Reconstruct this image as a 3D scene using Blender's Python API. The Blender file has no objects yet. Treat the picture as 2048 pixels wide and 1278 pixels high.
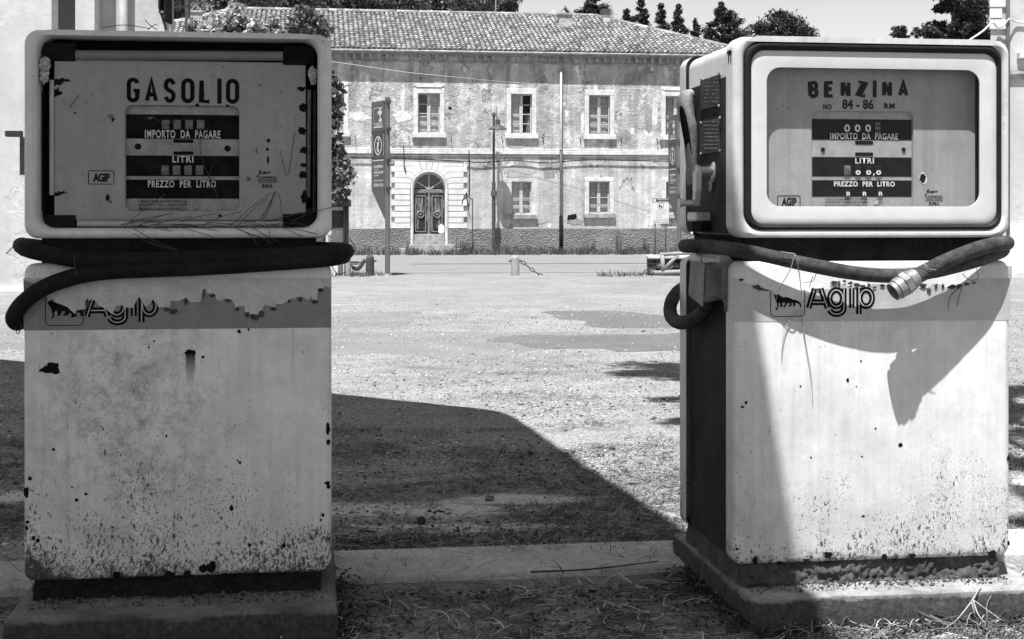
import bpy, math, random
import numpy as np
from mathutils import Vector, Matrix, noise as mnoise

# ------------------------------------------------------------------ camera, sky, sun, exposure
scn = bpy.context.scene
FPX, HY, HC = 2900.0, 432.0, 0.96          # focal length and horizon row measured on the 2048 px photograph, eye height
cam_data = bpy.data.cameras.new("camera")
cam = bpy.data.objects.new("camera", cam_data)
scn.collection.objects.link(cam)
cam.location = (0, 0, HC)
cam.rotation_euler = (math.radians(90), 0, 0)
cam_data.sensor_width = 36.0
cam_data.lens = FPX / 2048.0 * 36.0
cam_data.shift_y = -(639.0 - HY) / 2048.0
cam_data.clip_start = 0.05
cam_data.clip_end = 4000
scn.camera = cam

SUN_EL, SUN_AZ = 69.5, 15.5                 # height above the horizon; light travels this many degrees right of straight ahead
world = bpy.data.worlds.new("World")
scn.world = world
world.use_nodes = True
wn = world.node_tree
wn.nodes.clear()
sky = wn.nodes.new("ShaderNodeTexSky")
sky.sky_type = 'NISHITA'
sky.sun_disc = False
sky.sun_elevation = math.radians(SUN_EL)
sky.sun_rotation = math.radians(180 + SUN_AZ)
sky.dust_density = 0.0
sky.air_density = 1.0
bw = wn.nodes.new("ShaderNodeRGBToBW")
bg = wn.nodes.new("ShaderNodeBackground")
bg.inputs[1].default_value = 0.08
wo = wn.nodes.new("ShaderNodeOutputWorld")
wn.links.new(sky.outputs[0], bw.inputs[0])
wn.links.new(bw.outputs[0], bg.inputs[0])
wn.links.new(bg.outputs[0], wo.inputs[0])

sun_data = bpy.data.lights.new("sun", 'SUN')
sun_data.energy = 4.9
sun_data.angle = math.radians(0.53)
sun_data.color = (1.0, 1.0, 1.0)
sun = bpy.data.objects.new("sun", sun_data)
scn.collection.objects.link(sun)
_e, _a = math.radians(SUN_EL), math.radians(SUN_AZ)
LDIR = Vector((math.sin(_a) * math.cos(_e), math.cos(_a) * math.cos(_e), -math.sin(_e)))
sun.rotation_euler = LDIR.to_track_quat('-Z', 'Y').to_euler()
sun.location = (0, 0, 30)

scn.view_settings.view_transform = 'Standard'
scn.view_settings.look = 'None'
scn.view_settings.exposure = 1.0
scn.view_settings.gamma = 1.0
scn.cycles.max_bounces = 8
scn.cycles.transparent_max_bounces = 12

rng = random.Random(11)
C = scn.collection

# ------------------------------------------------------------------ object helpers
def tag(o, label=None, cat=None, group=None, kind=None):
    if label: o["label"] = label
    if cat: o["category"] = cat
    if group: o["group"] = group
    if kind: o["kind"] = kind
    return o

def empty(name, loc=(0, 0, 0), yaw=0.0):
    o = bpy.data.objects.new(name, None)
    o.empty_display_size = 0.1
    o.location = loc
    o.rotation_euler = (0, 0, yaw)
    C.objects.link(o)
    return o

def crom(pts, sub=8, closed=False):
    P = [Vector(p) for p in pts]
    n = len(P)
    out = []
    rngi = range(n if closed else n - 1)
    for i in rngi:
        p0 = P[(i - 1) % n] if (closed or i > 0) else P[0] * 2 - P[1]
        p1 = P[i]
        p2 = P[(i + 1) % n]
        p3 = P[(i + 2) % n] if (closed or i + 2 < n) else P[-1] * 2 - P[-2]
        for k in range(sub):
            t = k / sub
            out.append(0.5 * ((2 * p1) + (-p0 + p2) * t + (2 * p0 - 5 * p1 + 4 * p2 - p3) * t * t + (-p0 + 3 * p1 - 3 * p2 + p3) * t ** 3))
    if not closed:
        out.append(P[-1])
    return out

class MB:
    """collects shapes and links them as one mesh object"""
    def __init__(s):
        s.v, s.f = [], []
    def add(s, vs, fs):
        b = len(s.v)
        s.v.extend([tuple(p) for p in vs])
        s.f.extend([tuple(i + b for i in f) for f in fs])
        return s
    def box(s, x0, x1, y0, y1, z0, z1, M=None):
        vs = [(x0, y0, z0), (x1, y0, z0), (x1, y1, z0), (x0, y1, z0), (x0, y0, z1), (x1, y0, z1), (x1, y1, z1), (x0, y1, z1)]
        if M is not None:
            vs = [M @ Vector(p) for p in vs]
        return s.add(vs, [(0, 3, 2, 1), (4, 5, 6, 7), (0, 1, 5, 4), (1, 2, 6, 5), (2, 3, 7, 6), (3, 0, 4, 7)])
    def bar(s, a, b, w, h=None, up=(0, 0, 1)):
        """a square bar from a to b"""
        h = h or w
        a, b = Vector(a), Vector(b)
        d = (b - a).normalized()
        up = Vector(up)
        if abs(d.dot(up)) > 0.95:
            up = Vector((0, 1, 0))
        sx = d.cross(up).normalized() * (w / 2)
        sz = sx.cross(d).normalized() * (h / 2)
        vs = [a - sx - sz, a + sx - sz, a + sx + sz, a - sx + sz, b - sx - sz, b + sx - sz, b + sx + sz, b - sx + sz]
        return s.add(vs, [(0, 1, 2, 3), (7, 6, 5, 4), (0, 4, 5, 1), (1, 5, 6, 2), (2, 6, 7, 3), (3, 7, 4, 0)])
    def tube(s, pts, r, segs=10, cap=True, flat=1.0):
        P = [Vector(p) for p in pts]
        n = len(P)
        rs = r if isinstance(r, (list, tuple)) else [r] * n
        vs, fs = [], []
        t0 = (P[1] - P[0]).normalized()
        nv = t0.orthogonal().normalized()
        if abs(t0.z) < 0.9:
            nv = (Vector((0, 0, 1)) - t0 * t0.z).normalized()
        for i in range(n):
            t = (P[min(i + 1, n - 1)] - P[max(i - 1, 0)])
            if t.length < 1e-9:
                t = t0
            t = t.normalized()
            nv = (nv - t * nv.dot(t))
            if nv.length < 1e-6:
                nv = t.orthogonal()
            nv.normalize()
            bv = t.cross(nv)
            for k in range(segs):
                a = 2 * math.pi * k / segs
                vs.append(P[i] + (nv * math.cos(a) * flat + bv * math.sin(a)) * rs[i])
        for i in range(n - 1):
            for k in range(segs):
                k2 = (k + 1) % segs
                fs.append((i * segs + k, i * segs + k2, (i + 1) * segs + k2, (i + 1) * segs + k))
        if cap:
            fs.append(tuple(range(segs))[::-1])
            fs.append(tuple(range((n - 1) * segs, n * segs)))
        return s.add(vs, fs)
    def lathe(s, prof, base=(0, 0, 0), segs=20):
        """profile [(r, z)] round the z axis"""
        bx, by, bz = base
        vs, fs = [], []
        for (r, z) in prof:
            for k in range(segs):
                a = 2 * math.pi * k / segs
                vs.append((bx + r * math.cos(a), by + r * math.sin(a), bz + z))
        for i in range(len(prof) - 1):
            for k in range(segs):
                k2 = (k + 1) % segs
                fs.append((i * segs + k, i * segs + k2, (i + 1) * segs + k2, (i + 1) * segs + k))
        fs.append(tuple(range(segs))[::-1])
        fs.append(tuple(range((len(prof) - 1) * segs, len(prof) * segs)))
        return s.add(vs, fs)
    def loft(s, loops, cap0=False, cap1=False, flip=False):
        """loops of equal length, each a list of 3-D points"""
        n = len(loops[0])
        vs = [p for L in loops for p in L]
        fs = []
        for i in range(len(loops) - 1):
            for k in range(n):
                k2 = (k + 1) % n
                q = (i * n + k, i * n + k2, (i + 1) * n + k2, (i + 1) * n + k)
                fs.append(q[::-1] if flip else q)
        if cap0:
            fs.append(tuple(range(n))[::-1])
        if cap1:
            fs.append(tuple(range((len(loops) - 1) * n, len(loops) * n)))
        return s.add(vs, fs)
    def prism(s, poly, y0, y1):
        """an outline in x/z given thickness from y0 to y1 (y0 is the front)"""
        n = len(poly)
        vs = [(p[0], y0, p[1]) for p in poly] + [(p[0], y1, p[1]) for p in poly]
        fs = [tuple(range(n)), tuple(range(n, 2 * n))[::-1]]
        for k in range(n):
            k2 = (k + 1) % n
            fs.append((k, k + n, k2 + n, k2))
        return s.add(vs, fs)
    def ribbon(s, pts, w, y, th=0.0004, closed=False):
        """a flat stroke in the x/z plane, front at y"""
        P = [Vector((p[0], p[1])) for p in pts]
        n = len(P)
        L, R = [], []
        for i in range(n):
            a = P[i - 1] if (i > 0 or closed) else P[i]
            b = P[(i + 1) % n] if (i < n - 1 or closed) else P[i]
            d = b - a
            d = d.normalized() if d.length > 1e-9 else Vector((1, 0))
            m = 1.0
            if 0 < i < n - 1 or closed:
                d1 = (P[i] - a); d2 = (b - P[i])
                if d1.length > 1e-9 and d2.length > 1e-9:
                    c = max(0.5, math.sqrt(max(0.0, (1 + d1.normalized().dot(d2.normalized())) / 2)))
                    m = 1 / c
            nn = Vector((-d.y, d.x)) * (w / 2 * m)
            L.append(P[i] + nn); R.append(P[i] - nn)
        vs = [(p.x, y, p.y) for p in L] + [(p.x, y, p.y) for p in R]
        fs = []
        for i in range(n if closed else n - 1):
            j = (i + 1) % n
            fs.append((i, n + i, n + j, j))
        return s.add(vs, fs)
    def build(s, name, mat, parent=None, smooth=False, bevel=0.0, mats=None, fmat=None):
        me = bpy.data.meshes.new(name)
        me.from_pydata(s.v, [], s.f)
        me.validate()
        if mats:
            for m in mats: me.materials.append(m)
            if fmat and len(fmat) == len(me.polygons):
                me.polygons.foreach_set("material_index", fmat)
        else:
            me.materials.append(mat)
        if smooth is True:
            me.polygons.foreach_set("use_smooth", [True] * len(me.polygons))
        elif smooth:
            me.polygons.foreach_set("use_smooth", [True] * len(me.polygons))
            try:
                me.set_sharp_from_angle(angle=math.radians(smooth))
            except Exception:
                pass
        me.update()
        o = bpy.data.objects.new(name, me)
        C.objects.link(o)
        if parent is not None:
            o.parent = parent
        if bevel > 0:
            b = o.modifiers.new("bevel", 'BEVEL')
            b.width = bevel; b.segments = 2; b.limit_method = 'ANGLE'; b.angle_limit = math.radians(40)
            b.harden_normals = False
        return o

def rrect(u0, u1, z0, z1, r, y, n=8):
    out = []
    for cx, cz, a0 in ((u1 - r, z0 + r, -90), (u1 - r, z1 - r, 0), (u0 + r, z1 - r, 90), (u0 + r, z0 + r, 180)):
        for k in range(n + 1):
            a = math.radians(a0 + 90 * k / n)
            out.append((cx + r * math.cos(a), y, cz + r * math.sin(a)))
    return out

def rri(b, inset, r, y, n=8):
    u0, u1, z0, z1 = b
    return rrect(u0 + inset, u1 - inset, z0 + inset, z1 - inset, max(0.002, r), y, n)

def np_mesh(name, verts, quads, mat, parent=None, smooth=False):
    """fast mesh from numpy arrays, quads or triangles"""
    me = bpy.data.meshes.new(name)
    nv, nq, k = len(verts), len(quads), quads.shape[1]
    me.vertices.add(nv)
    me.vertices.foreach_set("co", verts.astype(np.float32).ravel())
    me.loops.add(nq * k)
    me.loops.foreach_set("vertex_index", quads.astype(np.int32).ravel())
    me.polygons.add(nq)
    me.polygons.foreach_set("loop_start", np.arange(0, nq * k, k, dtype=np.int32))
    me.polygons.foreach_set("loop_total", np.full(nq, k, dtype=np.int32))
    if smooth:
        me.polygons.foreach_set("use_smooth", np.ones(nq, dtype=bool))
    me.update(calc_edges=True)
    me.materials.append(mat)
    o = bpy.data.objects.new(name, me)
    C.objects.link(o)
    if parent is not None:
        o.parent = parent
    return o

def text_fit(body, u0, u1, z0, z1, y, mat, parent, bold=0.0, spacing=1.0, name="lettering", line=1.0, align='LEFT', th=0.0, M=None):
    """writing set into the box u0..u1, z0..z1 of the plane y"""
    cu = bpy.data.curves.new("text_tmp", 'FONT')
    cu.body = body
    cu.size = 1.0
    cu.offset = bold
    cu.space_character = spacing
    cu.space_line = line
    cu.align_x = align
    cu.resolution_u = 3
    ob = bpy.data.objects.new("text_tmp", cu)
    C.objects.link(ob)
    dg = bpy.context.evaluated_depsgraph_get()
    dg.update()
    me = bpy.data.meshes.new_from_object(ob.evaluated_get(dg))
    bpy.data.objects.remove(ob)
    bpy.data.curves.remove(cu)
    n = len(me.vertices)
    co = np.empty(n * 3, dtype=np.float32)
    me.vertices.foreach_get("co", co)
    co = co.reshape(-1, 3)
    mn, mx = co.min(0), co.max(0)
    out = np.zeros_like(co)
    out[:, 0] = u0 + (co[:, 0] - mn[0]) / (mx[0] - mn[0]) * (u1 - u0)
    out[:, 2] = z0 + (co[:, 1] - mn[1]) / (mx[1] - mn[1]) * (z1 - z0)
    out[:, 1] = y
    if M is not None:
        A = np.array(M.to_3x3()); t = np.array(M.to_translation())
        out = out @ A.T + t
    me.vertices.foreach_set("co", out.astype(np.float32).ravel())
    me.materials.clear()
    me.materials.append(mat)
    me.name = name
    me.update()
    o = bpy.data.objects.new(name, me)
    C.objects.link(o)
    o.parent = parent
    return o

# ------------------------------------------------------------------ materials (all grey: the place is seen in black and white)
class NM:
    def __init__(s, name, coord='Object'):
        s.m = bpy.data.materials.new(name)
        s.m.use_nodes = True
        s.nt = s.m.node_tree
        s.nt.nodes.clear()
        s.out = s.nt.nodes.new("ShaderNodeOutputMaterial")
        s.bsdf = s.nt.nodes.new("ShaderNodeBsdfPrincipled")
        s.nt.links.new(s.bsdf.outputs[0], s.out.inputs[0])
        s.tc = s.nt.nodes.new("ShaderNodeTexCoord")
        s.co = s.tc.outputs[coord]
        s.geo = None
    def N(s, t, **kw):
        n = s.nt.nodes.new(t)
        for k, v in kw.items(): setattr(n, k, v)
        return n
    def L(s, a, b):
        if isinstance(a, (int, float)):
            b.default_value = a
        else:
            s.nt.links.new(a, b)
    def scale(s, sx, sy, sz, loc=(0, 0, 0), vec=None):
        n = s.N("ShaderNodeMapping")
        n.inputs['Scale'].default_value = (sx, sy, sz)
        n.inputs['Location'].default_value = loc
        s.L(vec or s.co, n.inputs[0])
        return n.outputs[0]
    def noise(s, sc, detail=4.0, rough=0.55, dist=0.0, vec=None):
        n = s.N("ShaderNodeTexNoise")
        n.inputs['Scale'].default_value = sc
        n.inputs['Detail'].default_value = detail
        n.inputs['Roughness'].default_value = rough
        n.inputs['Distortion'].default_value = dist
        s.L(vec or s.co, n.inputs['Vector'])
        return n.outputs['Fac']
    def voro(s, sc, vec=None, feature='F1', out='Distance', rnd=1.0):
        n = s.N("ShaderNodeTexVoronoi", feature=feature)
        n.inputs['Scale'].default_value = sc
        n.inputs['Randomness'].default_value = rnd
        s.L(vec or s.co, n.inputs['Vector'])
        return n.outputs[out]
    def mr(s, v, a, b, c=0.0, d=1.0, smooth=False):
        n = s.N("ShaderNodeMapRange")
        n.clamp = True
        if smooth: n.interpolation_type = 'SMOOTHSTEP'
        s.L(v, n.inputs[0])
        for i, x in enumerate((a, b, c, d)): s.L(x, n.inputs[i + 1])
        return n.outputs[0]
    def op(s, o, a, b=0.0, clamp=False):
        n = s.N("ShaderNodeMath", operation=o)
        n.use_clamp = clamp
        s.L(a, n.inputs[0]); s.L(b, n.inputs[1])
        return n.outputs[0]
    def mix(s, f, a, b):
        n = s.N("ShaderNodeMix")
        s.L(f, n.inputs[0]); s.L(a, n.inputs[2]); s.L(b, n.inputs[3])
        return n.outputs[0]
    def xyz(s, vec=None):
        n = s.N("ShaderNodeSeparateXYZ")
        s.L(vec or s.co, n.inputs[0])
        return n.outputs
    def island(s):
        n = s.N("ShaderNodeNewGeometry")
        return n.outputs['Random Per Island']
    def fin(s, val, rough=0.6, spec=0.3, metal=0.0, bump=None, bs=0.3, bd=0.01):
        s.L(val, s.bsdf.inputs['Base Color']) if not isinstance(val, (int, float)) else setattr(s.bsdf.inputs['Base Color'], 'default_value', (val, val, val, 1))
        s.L(rough, s.bsdf.inputs['Roughness'])
        s.bsdf.inputs['Specular IOR Level'].default_value = spec
        s.bsdf.inputs['Metallic'].default_value = metal
        if bump is not None:
            b = s.N("ShaderNodeBump")
            b.inputs['Strength'].default_value = bs
            b.inputs['Distance'].default_value = bd
            s.L(bump, b.inputs['Height'])
            s.L(b.outputs[0], s.bsdf.inputs['Normal'])
        return s.m

def mat_plain(name, g, var=0.15, sc=6.0, rough=0.6, spec=0.3, metal=0.0, bump=0.0, bsc=40.0, bd=0.004):
    n = NM(name)
    f = n.noise(sc, 5, 0.6)
    f2 = n.noise(sc * 9, 3, 0.6)
    v = n.mr(f, 0.3, 0.7, g * (1 - var), g * (1 + var))
    v = n.op('MULTIPLY', v, n.mr(f2, 0.3, 0.7, 1 - var * 0.6, 1 + var * 0.6))
    return n.fin(v, rough, spec, metal, n.noise(bsc, 4) if bump else None, bump, bd)

def paint_mat(name, base, seed, z_lo=0.125, blotch=None, speck=1.0, rough=0.42):
    """old sprayed paint: mottled, flecked with rust, dirt thrown up from the foot"""
    n = NM(name)
    co = n.scale(1, 1, 1, (seed * 3.1, seed * 1.7, 0))
    x, y, z = n.xyz()
    mott = n.noise(7, 6, 0.6, 0.3, co)
    v = n.mr(mott, 0.3, 0.72, base * 0.80, base * 1.06)
    v = n.op('MULTIPLY', v, n.mr(n.noise(34, 5, 0.7, 0.4, co), 0.3, 0.7, 0.90, 1.06))
    streak = n.noise(1.0, 4, 0.6, 0, n.scale(70, 70, 2.6, (seed, 0, 0)))
    v = n.op('MULTIPLY', v, n.mr(streak, 0.35, 0.65, 0.93, 1.03))
    grain = n.noise(620, 2, 0.6, 0, co)
    v = n.op('MULTIPLY', v, n.mr(grain, 0.25, 0.75, 0.88, 1.1))
    grad = n.op('POWER', n.mr(z, z_lo + 0.34, z_lo + 0.01, 0, 1), 1.5)
    big = n.noise(6, 4, 0.6, 0.4, co)
    patch = n.op('MULTIPLY', n.op('SUBTRACT', big, 0.5), 0.38)
    fleck = n.noise(135, 4, 0.72, 0.5, n.scale(1, 1, 0.5, (seed, seed, 0)))
    th = n.op('ADD', n.op('ADD', fleck, patch), n.op('MULTIPLY', grad, 0.185 * speck))
    if blotch:
        bx, bz, br = blotch
        d = n.N("ShaderNodeVectorMath", operation='DISTANCE')
        n.L(n.scale(1, 0, 0.8), d.inputs[0])
        d.inputs[1].default_value = (bx, 0, bz * 0.8)
        bm = n.mr(d.outputs['Value'], br, 0.0, 0, 1, True)
        th = n.op('ADD', th, n.op('MULTIPLY', bm, 0.055))
        cloud = n.noise(24, 8, 0.8, 0.1, co)
        v = n.mix(n.op('MULTIPLY', n.mr(cloud, 0.46, 0.62, 0, 0.95), bm), v, base * 0.36)
    dark = n.mr(th, 0.70, 0.725, 0, 0.95)
    v = n.mix(dark, v, 0.03)
    fl2 = n.noise(230, 3, 0.7, 0.4, n.scale(1, 1, 0.7, (seed * 2, 0, seed)))
    th2 = n.op('ADD', n.op('ADD', fl2, n.op('MULTIPLY', patch, 0.8)), n.op('MULTIPLY', n.op('POWER', grad, 0.6), 0.13 * speck))
    v = n.mix(n.mr(th2, 0.66, 0.72, 0, 0.8), v, 0.07)
    run = n.op('MULTIPLY', n.mr(n.noise(1.0, 5, 0.65, 0.3, n.scale(34, 34, 2.2, (seed * 5, 0, 0))), 0.54, 0.70, 0, 0.42), n.mr(n.noise(3.0, 3, 0.6, 0, co), 0.42, 0.62, 0, 1))
    v = n.mix(run, v, base * 0.45)
    foot = n.op('ADD', n.mr(z, z_lo + 0.085, z_lo - 0.005, 0, 0.52), n.op('MULTIPLY', n.op('SUBTRACT', n.noise(44, 5, 0.75, 0.6, co), 0.5), 1.5))
    if blotch:
        foot = n.op('ADD', foot, n.op('MULTIPLY', n.mr(x, 0.13, 0.0, 0, 0.42), n.mr(z, z_lo + 0.17, z_lo, 0, 1)))
    v = n.mix(n.mr(foot, 0.36, 0.60, 0, 0.9), v, 0.05)
    return n.fin(v, n.mr(mott, 0.3, 0.7, rough - 0.08, rough + 0.12), 0.35, 0, n.op('ADD', n.op('MULTIPLY', dark, -0.15), n.op('MULTIPLY', n.noise(3.2, 3, 0.5, 0.3, co), 2.2)), 0.16, 0.012)

# perspective helpers: where a point of a known plane stands
class Frame:
    def __init__(s, ox, oy, yaw):
        s.o = (ox, oy); s.yaw = yaw
        s.c, s.s = math.cos(yaw), math.sin(yaw)
    def at(s, px, py, v=0.0):
        """local (u, z) of the point of the plane v that the photograph shows at px, py"""
        k = (px - 1024) / FPX
        u = (k * (s.o[1] + v * s.c) - s.o[0] + v * s.s) / (s.c - k * s.s)
        Y = s.o[1] + u * s.s + v * s.c
        return u, HC - (py - HY) / FPX * Y
    def side(s, px, py, u0=0.0):
        """local (v, z) on the plane u = u0"""
        k = (px - 1024) / FPX
        v = (s.o[0] + u0 * s.c - k * (s.o[1] + u0 * s.s)) / (k * s.c + s.s)
        Y = s.o[1] + u0 * s.s + v * s.c
        return v, HC - (py - HY) / FPX * Y
    def world(s, u, v, z=0.0):
        return Vector((s.o[0] + u * s.c - v * s.s, s.o[1] + u * s.s + v * s.c, z))

def W(px, py, Y):
    return Vector(((px - 1024) / FPX * Y, Y, HC - (py - HY) / FPX * Y))

def gz(Y):
    """the yard falls gently towards the old house"""
    if Y <= 4: return 0.0
    if Y <= 64: return -0.0122 * (Y - 4)
    return -0.732

YAW = math.radians(8.0)
FL = Frame(-1.1185, 3.32, YAW)
FR = Frame(0.5254, 3.447, YAW)
FB = Frame(0.0, 64.4, YAW)
# ------------------------------------------------------------------ shared materials
def foliage_mat(name, g, var=0.6, trans=0.25, rough=0.45):
    n = NM(name)
    i = n.island()
    f = n.noise(0.9, 3)
    v = n.mr(i, 0, 1, g * (1 - var), g * (1 + var))
    v = n.op('MULTIPLY', v, n.mr(f, 0.3, 0.7, 0.75, 1.25))
    n.fin(v, rough, 0.4)
    tr = n.N("ShaderNodeBsdfTranslucent")
    n.L(v, tr.inputs[0])
    mx = n.N("ShaderNodeMixShader")
    mx.inputs[0].default_value = trans
    n.nt.links.new(n.bsdf.outputs[0], mx.inputs[1])
    n.nt.links.new(tr.outputs[0], mx.inputs[2])
    n.nt.links.new(mx.outputs[0], n.out.inputs[0])
    return n.m

def glass_mat(name, tint=0.93, gloss=0.1, rough=0.02):
    n = NM(name)
    t = n.N("ShaderNodeBsdfTransparent")
    t.inputs[0].default_value = (tint, tint, tint, 1)
    g = n.N("ShaderNodeBsdfGlossy")
    g.inputs['Roughness'].default_value = rough
    lw = n.N("ShaderNodeLayerWeight")
    lw.inputs[0].default_value = 0.5
    mx = n.N("ShaderNodeMixShader")
    n.L(n.mr(n.op('POWER', lw.outputs['Facing'], 5.0), 0, 1, gloss, 0.9), mx.inputs[0])
    n.nt.links.new(t.outputs[0], mx.inputs[1])
    n.nt.links.new(g.outputs[0], mx.inputs[2])
    n.nt.links.new(mx.outputs[0], n.out.inputs[0])
    n.nt.nodes.remove(n.bsdf)
    return n.m

def concrete_mat(name, g, stain=0.5, sc=5.0, seed=0.0, bump=0.5, lichen=None):
    n = NM(name)
    co = n.scale(1, 1, 1, (seed, seed * 2, seed))
    a = n.noise(sc, 7, 0.65, 0.4, co)
    b = n.noise(sc * 14, 5, 0.7, 0, co)
    c = n.noise(sc * 90, 2, 0.6, 0, co)
    v = n.mr(a, 0.32, 0.68, g * (1 - stain), g * 1.15)
    v = n.op('MULTIPLY', v, n.mr(b, 0.3, 0.7, 0.7, 1.22))
    v = n.op('MULTIPLY', v, n.mr(c, 0.3, 0.7, 0.82, 1.16))
    pit = n.mr(n.voro(sc * 22, co), 0.0, 0.12, 0.35, 1)
    v = n.op('MULTIPLY', v, pit)
    if lichen:
        x, y, z = n.xyz()
        lw = n.mr(n.op('ADD', n.noise(9, 6, 0.7, 0.8, co), n.mr(z, lichen - 0.002, lichen - 0.02, -0.20, 0.15)), 0.455, 0.545, 0, 0.92)
        v = n.op('MULTIPLY', v, n.mr(z, lichen - 0.001, lichen - 0.010, 1, 0.66))
        v = n.mix(n.op('MULTIPLY', lw, n.mr(z, lichen - 0.001, lichen - 0.012, 0, 1)), v, n.mr(b, 0.3, 0.7, 0.02, 0.075))
    return n.fin(v, 0.88, 0.15, 0, n.op('ADD', n.op('MULTIPLY', b, 1.0), n.op('MULTIPLY', c, 0.25)), bump, 0.006)

M_paintL = paint_mat("cream_paint_weathered_lifted", 0.70, 1.0, blotch=(0.24, 0.52, 0.34), speck=1.0)  # same paint as the sunlit pump, base lifted to brighten its shade
M_paintR = paint_mat("cream_paint_sunlit", 0.66, 4.3, speck=0.8)
M_headL = paint_mat("cream_head_paint_lifted", 0.66, 7.7, z_lo=-2.0)  # base lifted likewise to brighten the shaded head
M_headR = paint_mat("pale_head_paint", 0.62, 9.1, z_lo=-2.0)
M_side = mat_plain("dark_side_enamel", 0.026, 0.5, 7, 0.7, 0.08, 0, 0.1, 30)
M_neck = mat_plain("rusted_neck_metal", 0.013, 0.6, 14, 0.85, 0.08, 0, 0.3, 60)
M_rubber = mat_plain("black_gasket_rubber", 0.014, 0.3, 20, 0.6, 0.15)
M_bezel = mat_plain("pale_bezel_enamel", 0.56, 0.08, 3, 0.4, 0.35, 0, 0.05, 200)
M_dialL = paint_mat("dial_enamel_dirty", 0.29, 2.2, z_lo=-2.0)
M_dialR = paint_mat("dial_enamel", 0.39, 5.9, z_lo=-2.0)
M_black = mat_plain("black_print", 0.008, 0.5, 60, 0.85, 0.05)
M_bandblk = mat_plain("black_counter_band", 0.009, 0.6, 30, 0.8, 0.06)
M_counter = mat_plain("counter_plate_enamel", 0.36, 0.18, 30, 0.5, 0.3)
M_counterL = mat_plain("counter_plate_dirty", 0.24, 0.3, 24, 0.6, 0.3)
M_white = mat_plain("white_print", 0.70, 0.12, 80, 0.6, 0.2)
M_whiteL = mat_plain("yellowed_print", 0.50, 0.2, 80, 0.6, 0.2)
M_wheel = mat_plain("number_wheel_grey", 0.12, 0.5, 120, 0.5, 0.3)
M_inside = mat_plain("dark_case_inside", 0.009, 0.5, 12, 0.9, 0.05)
M_tube = mat_plain("grey_lamp_tube", 0.33, 0.15, 20, 0.3, 0.5)
M_trough = mat_plain("lamp_trough_enamel", 0.17, 0.12, 20, 0.5, 0.3)
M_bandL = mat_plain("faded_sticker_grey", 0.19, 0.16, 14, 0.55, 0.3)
M_bandR = mat_plain("faded_sticker_pale", 0.40, 0.12, 14, 0.55, 0.3)
M_resid = mat_plain("sticker_residue", 0.45, 0.18, 22, 0.6, 0.25)
M_curl = mat_plain("curled_sticker_dark", 0.035, 0.6, 60, 0.6, 0.3)
M_rust = mat_plain("rust_black", 0.008, 0.7, 90, 0.9, 0.1, 0, 0.4, 200)
M_streak = mat_plain("rust_streak", 0.13, 0.4, 60, 0.8, 0.1)
def fading_streak(z1, z0):
    n = NM("fading_rust_run"); x, y, z = n.xyz()
    t = n.op('ADD', n.mr(z, z1, z0, 0, 1), n.op('MULTIPLY', n.op('SUBTRACT', n.noise(1, 4, .6, 0, n.scale(300, 1, 30)), .5), .7))
    return n.fin(n.mr(t, .05, .9, .03, .56), .6, .2)
M_chrome = mat_plain("dull_chrome", 0.42, 0.25, 30, 0.38, 0.5, 0.45)
M_steel = mat_plain("old_cast_metal", 0.21, 0.25, 25, 0.5, 0.4, 0.3, 0.2, 80)
M_holder = mat_plain("grey_cast_holster", 0.17, 0.45, 18, 0.55, 0.35, 0, 0.2, 90)
M_plate = mat_plain("dark_data_plate", 0.03, 0.6, 60, 0.6, 0.15, 0.0)
M_platetx = mat_plain("data_plate_marks", 0.22, 0.5, 90, 0.5, 0.4)

def hose_mat(name, g):
    n = NM(name)
    f = n.noise(55, 4, 0.7)
    f2 = n.noise(420, 2, 0.6)
    dust = n.N("ShaderNodeNewGeometry")
    v = n.mr(f, 0.3, 0.75, g * 0.5, g * 1.8)
    du = n.mr(n.noise(9, 6, 0.7, 0.5), 0.48, 0.68, 0, 0.7)
    v = n.mix(du, v, g * 2.6)
    v = n.op('MULTIPLY', v, n.mr(f2, 0.3, 0.7, 0.75, 1.3))
    scr = n.mr(n.noise(1.0, 3, 0.6, 0, n.scale(40, 40, 260)), 0.68, 0.75, 0, 0.35)
    v = n.mix(scr, v, g * 4)
    return n.fin(v, 0.75, 0.15, 0, n.op('ADD', f2, f), 0.3, 0.003)
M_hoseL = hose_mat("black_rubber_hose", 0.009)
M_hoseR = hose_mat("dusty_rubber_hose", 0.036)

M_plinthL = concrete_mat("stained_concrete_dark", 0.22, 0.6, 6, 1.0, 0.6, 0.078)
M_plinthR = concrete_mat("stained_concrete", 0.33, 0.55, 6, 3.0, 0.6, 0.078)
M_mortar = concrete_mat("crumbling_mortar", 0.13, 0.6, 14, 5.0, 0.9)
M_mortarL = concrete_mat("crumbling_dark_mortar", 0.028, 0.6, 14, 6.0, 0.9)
M_kerb = concrete_mat("kerb_concrete", 0.52, 0.25, 4, 8.0)
M_rag = mat_plain("dirty_crumpled_wrap", 0.42, 0.45, 40, 0.7, 0.3)
M_straw = mat_plain("dry_straw", 0.30, 0.3, 40, 0.7, 0.2)
M_strawdk = mat_plain("dark_dry_needle", 0.05, 0.5, 40, 0.7, 0.2)
M_glass = glass_mat("clear_glass", 0.92, 0.014)
# ------------------------------------------------------------------ the two old fuel pumps
PW, PD, PZ0, PZ1, HZ0, HZ1 = 0.70, 0.51, 0.127, 0.851, 0.908, 1.388

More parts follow.
